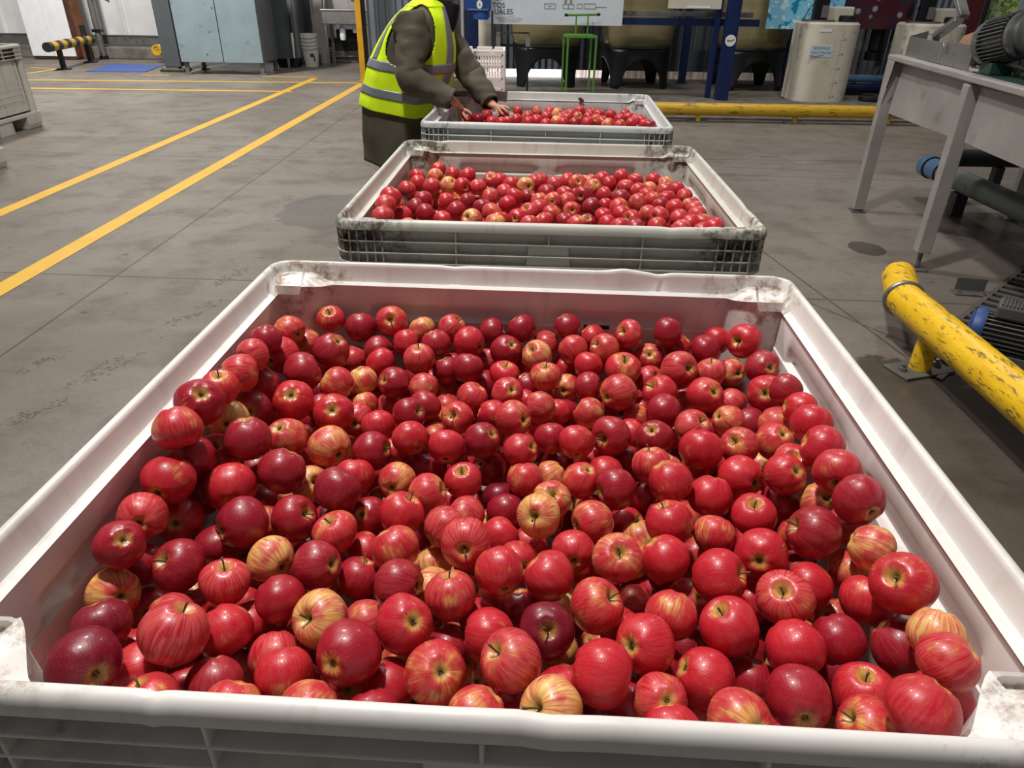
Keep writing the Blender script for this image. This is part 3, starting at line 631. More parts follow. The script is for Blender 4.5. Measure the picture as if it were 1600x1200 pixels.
# slotted vent strips low on the inside of the near bin's side walls
for sx in (-1, 1):
    m = MB()
    for k in range(26):
        y = -.40 + k * .032
        m.box((sx * (LX + .002), y, .562), (.010, .010, .115))
    o = m.build('vent_slats', grey_old, BINS['n'], bevel=.003)
    m = MB(); m.box((sx * (LX + .006), 0, .562), (.003, .84, .11)); m.build('vent_gap_shade', bin_slot_shade, BINS['n'])  # dark sheet stands for the shade between the slats
m = MB(); m.box((.165, LY - .006, .632), (.060, .003, .009)); m.build('scuff_mark', M['black'], BINS['n'])
APPLES_NEAR = '''-0.42 1.484 0.65 33.8 0.06 -0.47 0.88 os 518 508;-0.351 1.478 0.632 38.3 0.01 0.63 0.77 dn 559 522;-0.486 1.387 0.664 36.3 -0.85 0.52 0.02 oc 445 531;-0.495 1.269 0.701 33.8 0.39 -0.21 -0.9 dn 409 544;-0.461 1.43 0.616 33.9 -0.99 -0.09 -0.12 yn 481 545;-0.386 1.341 0.642 41.4 -0.57 0.14 -0.81 dc 517 557;-0.498 1.201 0.701 33.8 -0.47 -0.86 0.2 ps 394 570;-0.484 1.313 0.642 41.2 0.55 0.84 -0.02 rc 432 567;-0.427 1.255 0.636 41.4 0.87 0.39 0.29 dn 466 591;-0.498 1.127 0.702 37.9 0.97 0.23 -0.06 pn 373 597;-0.5 1.042 0.719 34.7 0.14 -0.07 0.99 os 345 630;-0.49 1.205 0.628 40.6 -0.86 -0.47 0.19 dn 404 617;-0.502 0.969 0.735 41.4 -0.42 0.49 -0.76 dc 309 643;-0.489 1.124 0.623 41.4 -0.23 0.86 -0.46 dc 394 653;-0.41 1.133 0.642 41.4 -0.13 0.65 -0.75 rc 458 637;-0.354 1.239 0.617 37 -0.86 0.17 0.47 on 526 610;-0.333 1.118 0.625 39.4 -0.14 0.74 -0.66 rc 524 655;-0.501 1.052 0.649 37 -0.22 0.94 -0.25 gc 345 672;-0.504 0.888 0.739 39.6 0.33 -0.5 -0.8 on 280 699;-0.436 0.966 0.668 41.4 0.09 -0.24 -0.97 dn 383 703;-0.5 0.981 0.62 40.8 0.14 -0.31 0.94 rs 338 716;-0.4 1.041 0.62 39.5 0.23 0.34 -0.91 pc 449 697;-0.321 1.029 0.609 39.8 -0.7 0.71 0.02 yc 517 711;-0.366 1.442 0.569 36 0.57 -0.45 -0.69 on 554 565;-0.316 1.297 0.594 33.8 -0.44 0.1 0.89 yn 568 603;-0.304 1.237 0.567 33.8 -0.48 0.49 0.73 on 570 642;-0.304 1.168 0.578 36.1 -0.05 0.96 -0.29 pc 561 662;-0.277 1.474 0.651 38.9 0 -0.85 0.53 os 610 513;-0.208 1.475 0.631 33.9 -0.5 0.48 0.72 yn 659 518;-0.303 1.427 0.599 36.4 -0.88 0.42 -0.21 dc 597 550;-0.239 1.416 0.625 33.9 0.99 0.13 -0.09 rn 634 543;-0.14 1.471 0.638 35.4 0.67 -0.02 0.74 ps 699 517;-0.096 1.41 0.631 40.2 -0.87 0.49 0.08 rc 725 536;-0.171 1.408 0.63 35.3 0.39 -0.21 -0.89 dn 680 543;-0.201 1.344 0.623 36.8 0.06 0.01 1 ps 656 566;-0.286 1.356 0.606 34.9 -0.73 0.47 0.5 rn 593 575;-0.048 1.468 0.632 33.8 0.94 -0.06 0.34 dn 766 521;0.02 1.463 0.644 35.3 -0.56 0.22 0.8 dn 816 517;0.077 1.461 0.605 33.8 -0.99 -0.15 -0.04 pn 850 529;0.122 1.46 0.654 34 0.52 -0.24 -0.82 dn 882 513;-0.014 1.405 0.617 37.9 -0.43 0.49 -0.76 dc 792 546;0.055 1.381 0.618 35.9 -0.53 -0.42 0.74 ys 837 554;0.07 1.29 0.614 35.3 -0.03 -0.05 1 os 852 587;-0.095 1.32 0.615 36 0.17 0.6 0.78 dn 730 578;-0.143 1.362 0.586 35.1 -0.35 0.2 0.91 dn 694 578;-0.054 1.442 0.571 33.8 0.97 -0.07 -0.24 pn 763 563;-0.016 1.296 0.614 34.1 0.13 -0.05 0.99 rs 788 586;-0.246 1.272 0.605 35.9 0.61 0.57 -0.56 dc 618 604;-0.181 1.249 0.608 33.8 0.91 -0.3 -0.3 pn 659 610;-0.149 1.382 0.521 33.8 -0.4 -0.53 -0.75 on 698 614;-0.08 1.218 0.604 33.8 0.6 0.19 0.78 pn 739 624;-0.058 1.347 0.561 33.8 -0.82 0.45 0.34 dn 759 602;-0.009 1.223 0.614 33.9 -0.34 0.69 -0.64 pc 793 614;0.032 1.331 0.57 33.8 0.53 -0.17 -0.83 dn 823 601;-0.171 1.183 0.603 33.8 0.55 0.71 0.44 dn 665 642;-0.193 1.122 0.622 33.8 0.79 -0.32 0.53 ds 639 653;-0.263 1.281 0.538 33.8 0.98 0.1 -0.17 on 606 643;-0.104 1.148 0.599 33.8 -0.25 -0.69 0.68 os 715 657;-0.14 1.304 0.527 33.8 0.07 -0.68 -0.73 pn 700 640;-0.253 1.124 0.593 33.8 -0.41 0.67 0.61 rn 593 671;-0.039 1.166 0.597 33.8 0.93 -0.04 -0.36 rn 769 648;0.004 1.116 0.62 36.8 -0.69 0.63 -0.36 oc 803 654;0.057 1.18 0.606 33.8 -0.9 0.44 0.04 pn 846 636;0.041 1.199 0.544 33.8 -0.56 0.32 0.77 pn 833 668;-0.18 1.044 0.62 33.8 -0.66 0.66 0.36 rc 640 694;-0.051 1.052 0.614 35 -0.64 0.28 -0.72 dc 757 689;-0.148 1.152 0.548 33.8 -0.99 0.12 0.03 on 684 684;-0.115 1.027 0.615 34.5 -0.05 0.88 0.48 rc 700 701;-0.245 1.019 0.609 37.4 0.94 -0.15 0.32 ds 588 712;0.018 1.036 0.604 33.8 -0.74 0.36 -0.57 rc 818 704;0.074 1.085 0.597 33.8 -0.09 0.76 0.64 dn 864 685;-0.042 1.058 0.547 33.8 0.52 0.47 -0.71 dc 767 733;0.134 1.399 0.624 35.3 -0.61 0.65 0.45 pn 894 540;0.203 1.391 0.633 35.4 -0.78 -0.31 0.54 ps 941 537;0.261 1.425 0.652 34.9 -0.75 -0.43 0.5 ps 980 521;0.247 1.453 0.592 33.8 -0.8 -0.42 -0.44 rn 967 541;0.183 1.457 0.626 33.8 -0.72 0.22 0.65 rn 923 522;0.307 1.412 0.6 37.5 0.14 0.71 -0.69 pc 1012 549;0.344 1.418 0.661 35.2 -0.96 0.27 -0.07 dn 1041 515;0.379 1.447 0.61 34.1 -0.57 0.01 -0.82 rn 1057 532;0.463 1.443 0.632 33.8 -0.88 -0.28 -0.39 rn 1112 524;0.424 1.383 0.636 38.2 -0.94 0.07 -0.34 dn 1104 536;0.504 1.383 0.66 40.4 -0.75 -0.6 0.28 rs 1159 525;0.349 1.304 0.631 41.4 0.49 -0.73 0.47 ps 1060 568;0.434 1.444 0.572 33.8 0.94 -0.24 -0.25 pn 1094 553;0.421 1.315 0.617 33.8 -0.05 -0 1 ps 1111 572;0.476 1.35 0.6 33.8 -0.32 0.87 -0.37 yc 1145 566;0.496 1.389 0.55 33.8 0.9 -0.11 0.41 vn 1143 587;0.529 1.314 0.633 39.2 -0.19 0.87 -0.46 dc 1192 563;0.516 1.239 0.612 40.7 0.4 0.79 -0.46 rc 1196 602;0.528 1.178 0.655 34.7 -0.73 0.67 0.11 dn 1227 602;0.163 1.338 0.616 33.8 0.33 0.67 0.67 rn 921 568;0.236 1.327 0.614 40.3 0.1 -0.35 0.93 os 969 572;0.3 1.341 0.582 33.8 0.39 -0.6 0.7 ps 1015 587;0.3 1.234 0.613 38 -0.73 -0.19 0.65 rs 1032 606;0.391 1.226 0.614 40.5 -0.29 0.68 -0.68 rc 1104 607;0.12 1.45 0.551 33.8 0.82 -0.16 -0.55 rn 880 572;0.118 1.33 0.565 33.8 0.31 0.92 -0.25 oc 885 606;0.157 1.267 0.604 33.8 0.91 -0.32 0.27 dn 919 601;0.213 1.224 0.618 39.3 0.81 0.59 -0.01 pc 965 608;0.458 1.265 0.574 34 0.61 -0.61 -0.5 pn 1145 617;0.293 1.16 0.613 37.6 0.87 -0.48 -0.08 dn 1038 636;0.413 1.141 0.608 33.8 0.84 0.18 -0.51 oc 1138 646;0.336 1.101 0.616 36.3 0.51 -0.38 0.78 ps 1083 659;0.38 1.349 0.535 33.8 -0.86 0.35 -0.37 pn 1068 614;0.116 1.269 0.537 33.8 0.49 0.68 0.55 dn 886 642;0.155 1.198 0.583 33.8 -0.88 0.27 0.4 on 922 642;0.255 1.217 0.56 33.8 -0.97 0.25 0.02 on 996 648;0.371 1.282 0.538 33.8 -0.3 -0.43 -0.85 pn 1072 634;0.26 1.071 0.614 36.7 0.33 0.4 -0.86 dc 1024 675;0.182 1.068 0.617 38.9 -0.65 -0.72 0.22 ds 956 678;0.116 1.039 0.621 33.8 -0.02 0.9 0.43 rc 905 687;0.335 1.024 0.619 41.4 0.26 0.69 0.68 rn 1103 694;0.409 1.045 0.615 36 -0.59 -0.44 0.68 ps 1159 685;0.242 0.985 0.613 35.6 -0.13 0.35 0.93 os 1023 720;0.15 1.081 0.553 33.8 -0.44 -0.39 -0.81 rn 929 714;0.217 1.077 0.554 33.8 -0.38 0.6 0.7 dn 981 714;0.503 1.134 0.605 36.9 0.7 -0.7 -0.13 pn 1214 645;0.477 1.19 0.57 35 -0.69 0.68 0.26 dn 1177 648;0.479 1.065 0.613 37.6 -0.2 0.46 -0.87 oc 1213 676;0.525 1.099 0.661 33.8 0.97 -0.16 -0.17 rn 1255 627;0.518 1.029 0.674 37.8 0.43 0.58 0.69 rn 1277 650;0.509 0.954 0.676 38.4 -0.91 0.3 0.27 rn 1287 683;0.485 0.991 0.616 37 -0.3 -0.49 0.82 os 1241 710;0.502 0.879 0.684 38.8 -0.39 -0.9 -0.19 rs 1312 718;-0.509 0.837 0.678 40.5 0.09 1 0.02 rc 268 765;-0.505 0.915 0.665 39.7 -0.79 -0.61 0.1 dn 312 736;-0.441 0.883 0.63 41.4 -0.32 0.93 0.16 rc 363 774;-0.507 0.911 0.589 36.3 -0.95 0.03 0.32 dn 307 784;-0.372 0.927 0.632 41.4 -0.4 -0.55 -0.73 dn 447 748;-0.454 1.018 0.569 38.2 0.61 -0.52 -0.59 dn 405 742;-0.514 0.762 0.672 35.6 -0.29 0.9 -0.32 pc 231 827;-0.509 0.838 0.6 38.4 -0.21 0.83 -0.51 pc 293 828;-0.391 0.792 0.637 41.4 0.68 0.71 -0.17 dc 387 834;-0.331 0.835 0.61 37.7 0.8 -0.18 0.57 ds 467 820;-0.345 0.967 0.574 34.8 0.6 -0.5 0.62 ys 490 763;-0.337 0.744 0.613 34.9 -0.79 0.62 -0.02 yc 431 886;-0.442 0.807 0.578 39 0.09 -0.81 -0.58 dn 345 862;-0.509 0.694 0.683 33.8 -0.55 0.42 -0.72 dc 197 874;-0.516 0.736 0.609 33.8 0.27 0.75 0.61 dn 234 898;-0.451 0.713 0.629 37.9 -0.43 -0.49 0.76 ds 293 906;-0.273 0.88 0.631 39.7 0.51 0.7 0.49 dn 531 776;-0.262 0.949 0.605 35.5 -0.01 0.62 0.78 rn 558 753;-0.189 0.943 0.602 33.8 0.21 0.96 -0.2 yc 627 758;-0.162 1.045 0.555 33.8 0.24 0.59 0.77 dn 663 734;-0.134 0.903 0.609 34.4 0.93 -0.04 0.38 os 671 776;-0.079 0.951 0.599 33.8 -0.09 -0.25 0.96 rs 729 756;-0.018 0.982 0.538 33.8 -0.02 0.64 0.77 vn 790 778;-0.106 0.975 0.532 33.8 0.09 0.64 0.76 pn 709 789;-0.166 0.84 0.619 37.1 0.56 0.3 0.77 rs 636 808;-0.229 0.886 0.574 33.8 0.27 0.65 -0.71 dc 582 814;-0.258 0.799 0.615 35.7 -0.31 -0.07 0.95 os 533 842;-0.164 0.767 0.615 37.6 -0.53 0.4 0.75 on 627 864;-0.098 0.822 0.608 35 0.7 0.68 0.19 pn 703 833;-0.062 0.763 0.633 39 -0.04 -0.92 0.39 ps 735 850;-0.071 0.888 0.576 33.8 -0.85 0.48 0.22 pn 735 806;-0.015 0.854 0.564 33.8 0.75 0.46 0.48 rn 790 838;-0.007 0.92 0.56 33.8 -0.1 0.85 0.51 dn 799 804;-0.227 0.821 0.558 33.8 0.9 0.44 -0.06 rn 576 869;-0.267 0.729 0.618 36.3 -0.86 0.31 -0.41 dc 507 896;-0.013 0.707 0.633 36.2 -0.3 0.91 0.29 rc 794 894;0.057 0.721 0.612 38.8 -0.71 0.38 0.59 rn 864 896;-0.218 0.75 0.573 33.8 0.35 0.42 0.84 ds 568 911;-0.12 0.807 0.545 33.8 -0.35 0.55 0.76 yn 684 884;0.025 0.972 0.588 33.8 -0.07 0.56 0.83 on 822 750;0.083 1.088 0.531 33.8 0.93 0.21 0.29 dn 870 726;0.072 1.02 0.557 33.8 -0.79 -0.39 -0.48 yn 865 744;0.12 0.958 0.6 33.8 -0.37 0.12 -0.92 oc 911 748;0.069 0.915 0.591 33.8 0.02 -0.48 0.88 ys 871 777;0.045 0.847 0.614 36.1 -0.3 -0.76 0.57 ys 849 804;0.173 0.917 0.615 36 -0.95 -0.31 0.01 ds 968 758;0.128 0.841 0.609 35.7 -0.93 -0.37 0 os 933 812;0.203 0.938 0.523 33.8 -0.64 0.35 -0.68 rc 990 812;0.241 0.991 0.538 33.8 0.09 0.77 0.63 dn 1014 772;0.258 0.916 0.633 38.8 0.54 -0.35 -0.77 rn 1056 744;0.329 0.919 0.601 39.9 -0.23 -0.5 -0.84 rn 1112 762;0.244 0.835 0.613 38.7 -0.37 0.33 0.87 rs 1052 810;0.094 0.782 0.602 33.8 0.03 0.98 -0.21 rc 905 859;0.032 0.879 0.523 33.8 0.61 0.69 0.39 pn 831 848;0.153 0.747 0.623 38.1 0.03 -0.49 0.87 os 973 867;0.225 0.762 0.611 37.3 0.62 -0.41 -0.67 rn 1046 863;0.211 0.876 0.546 33.8 0.26 -0.54 -0.8 yn 1005 833;0.315 0.831 0.595 33.8 0.36 0.71 0.6 on 1124 825;0.302 0.862 0.525 33.8 0.92 -0.24 0.31 pn 1094 857;0.391 0.968 0.603 40.3 -0.58 0.79 -0.22 rc 1161 733;0.449 0.933 0.637 36 -0.32 0.62 -0.71 rc 1231 731;0.379 0.855 0.614 37.4 -0.14 -0.12 0.98 rs 1184 793;0.459 0.943 0.564 39.4 0.75 0.4 0.53 dn 1227 772;0.504 0.895 0.605 39.3 -0.14 -0.4 0.91 ys 1289 772;0.501 0.802 0.691 38.5 -0.25 0.97 0.03 dc 1346 765;0.445 0.791 0.637 41.4 -0.93 0.12 0.34 ds 1284 821;0.511 0.825 0.624 33.8 0.93 -0.26 0.25 pn 1348 814;0.364 0.768 0.616 39.4 0.41 0.85 -0.34 rc 1201 855;0.502 0.762 0.589 39.2 -0.87 -0.18 -0.47 on 1340 857;0.5 0.739 0.658 34 0.88 -0.43 -0.19 yn 1367 846;0.291 0.721 0.617 41.4 0.77 -0.34 0.54 rs 1132 890;0.355 0.744 0.543 33.8 -0.72 0.55 0.43 rn 1183 930;0.422 0.725 0.596 36.5 -0.91 0.4 0.15 rn 1279 902;0.486 0.69 0.608 37.9 0.26 0.59 0.77 rn 1358 911;0.496 0.651 0.679 41.4 -0.68 -0.3 0.66 rs 1435 902;0.368 0.678 0.621 40 -0.4 -0.31 0.87 ps 1241 924;0.423 0.629 0.602 36.8 0.18 -0.82 -0.54 dn 1326 985;0.496 0.615 0.608 38.5 0.6 -0.66 -0.45 dn 1409 981;0.5 0.576 0.675 33.8 -0.22 -0.55 -0.81 yn 1486 990;0.476 0.518 0.698 33.8 -0.67 0.11 -0.73 pn 1494 1012;0.492 0.523 0.627 38.9 -0.19 -0.47 -0.86 rn 1488 1055;0.429 0.554 0.594 39.4 -0.19 0.11 0.97 rs 1381 1064;0.426 0.466 0.69 39.5 -0.58 -0.3 -0.76 rn 1469 1101;0.399 0.493 0.62 34.8 -0.87 0.09 0.48 os 1367 1113;0.333 0.525 0.622 39.7 0.12 0.97 -0.19 dc 1267 1077;0.355 0.6 0.618 39.6 0.22 -0.95 -0.24 rn 1253 997;0.283 0.632 0.618 39.7 -0.54 0.1 0.84 rs 1148 975;0.217 0.664 0.603 35.6 -0.41 -0.77 -0.48 on 1068 953;0.185 0.741 0.533 33.8 -0.97 0.1 0.23 pn 1002 943;0.17 0.606 0.614 40.4 0.71 0.51 -0.49 rc 1018 1001;0.24 0.571 0.598 38.6 0.89 -0.17 -0.43 rc 1111 1047;0.308 0.595 0.561 33.8 0.25 0.53 0.81 dn 1185 1049;0.26 0.496 0.619 39.1 -0.28 0.73 -0.63 oc 1177 1117;0.179 0.534 0.603 33.8 -0.12 0.57 -0.81 pc 1045 1083;0.177 0.473 0.633 34.3 0.18 -0.76 -0.62 rn 1066 1134;0.111 0.552 0.627 40.9 0.96 -0.29 -0.02 rn 962 1051;0.152 0.569 0.552 34.6 0.87 -0.44 -0.22 dn 1002 1090;0.049 0.625 0.614 37.5 0.04 -0.66 0.75 vs 868 994;0.116 0.666 0.614 38.6 0.62 -0.17 0.77 os 943 943;-0.024 0.629 0.598 38.5 -1 0.06 0.05 rn 775 992;0.005 0.565 0.629 39.3 -0.66 -0.14 0.74 ps 813 1034;0.067 0.571 0.57 34.7 0.4 -0.86 -0.33 rn 890 1064;0.05 0.503 0.626 38.3 -0.63 -0.39 0.67 ys 879 1104;-0.032 0.5 0.622 36.5 -0.66 -0.49 -0.58 on 766 1114;-0.085 0.558 0.615 39.4 -0.3 0.55 -0.78 oc 696 1055;-0.045 0.638 0.501 33.8 -0.19 0.71 -0.68 yc 753 1060;-0.077 0.677 0.618 36.9 -0.1 0.38 0.92 ps 717 945;0.02 0.716 0.551 33.8 0.18 -0.48 -0.86 dn 828 952;0.078 0.753 0.525 33.8 0.11 -0.77 -0.62 gn 887 941;-0.081 0.643 0.557 33.8 0.87 -0.19 -0.44 dn 715 1012;-0.129 0.621 0.626 39.8 -0.46 0.51 -0.73 rc 645 981;-0.148 0.695 0.618 37 -0.94 0.25 -0.23 dc 634 922;-0.19 0.57 0.632 41.2 0.37 0.83 -0.42 dc 553 1030;-0.238 0.632 0.62 39 -0.42 -0.61 0.67 ys 509 983;-0.302 0.668 0.617 34.5 0.69 -0.5 -0.52 dn 453 945;-0.263 0.552 0.615 36 -0.22 0.74 0.64 rn 458 1066;-0.295 0.605 0.582 35 0.18 -0.83 -0.53 pn 439 1028;-0.217 0.498 0.628 36.7 -0.6 -0.8 -0.11 on 502 1113;-0.147 0.576 0.568 36.9 0.58 -0.41 -0.71 rn 623 1074;-0.154 0.512 0.596 33.8 -0.3 0.74 0.6 dn 598 1127;-0.192 0.675 0.567 33.8 -0.8 -0.6 0.1 pn 589 977;-0.349 0.676 0.56 34.2 -0.67 -0.63 -0.39 rn 405 985;-0.361 0.623 0.605 37.5 0.64 -0.44 -0.63 rn 374 1004;-0.393 0.574 0.657 41.4 0.39 0.43 0.82 ps 292 1015;-0.382 0.691 0.62 36 0.09 0.14 0.99 ps 366 930;-0.52 0.667 0.621 35.6 -0.74 0.54 -0.41 yc 183 943;-0.511 0.711 0.547 33.8 0.34 -0.8 0.49 ps 245 968;-0.439 0.696 0.557 37.5 0.13 -0.49 -0.86 rn 313 968;-0.493 0.596 0.642 35 -0.33 0.47 0.82 vn 170 1009;-0.471 0.526 0.661 41.4 -0.77 0.59 -0.22 vc 149 1060;-0.526 0.572 0.588 33.8 0.62 0.78 0.09 pn 98 1060;-0.485 0.622 0.56 37.4 -0.25 0.88 0.41 rn 221 1043;-0.445 0.565 0.6 37 0.85 0.47 -0.22 rn 231 1064;-0.399 0.507 0.621 35.3 -0.38 0.2 0.9 os 256 1115;-0.348 0.551 0.599 36.5 0.17 -0.65 -0.74 dn 343 1077;-0.304 0.498 0.626 33.8 0.19 0.73 0.65 on 385 1118'''
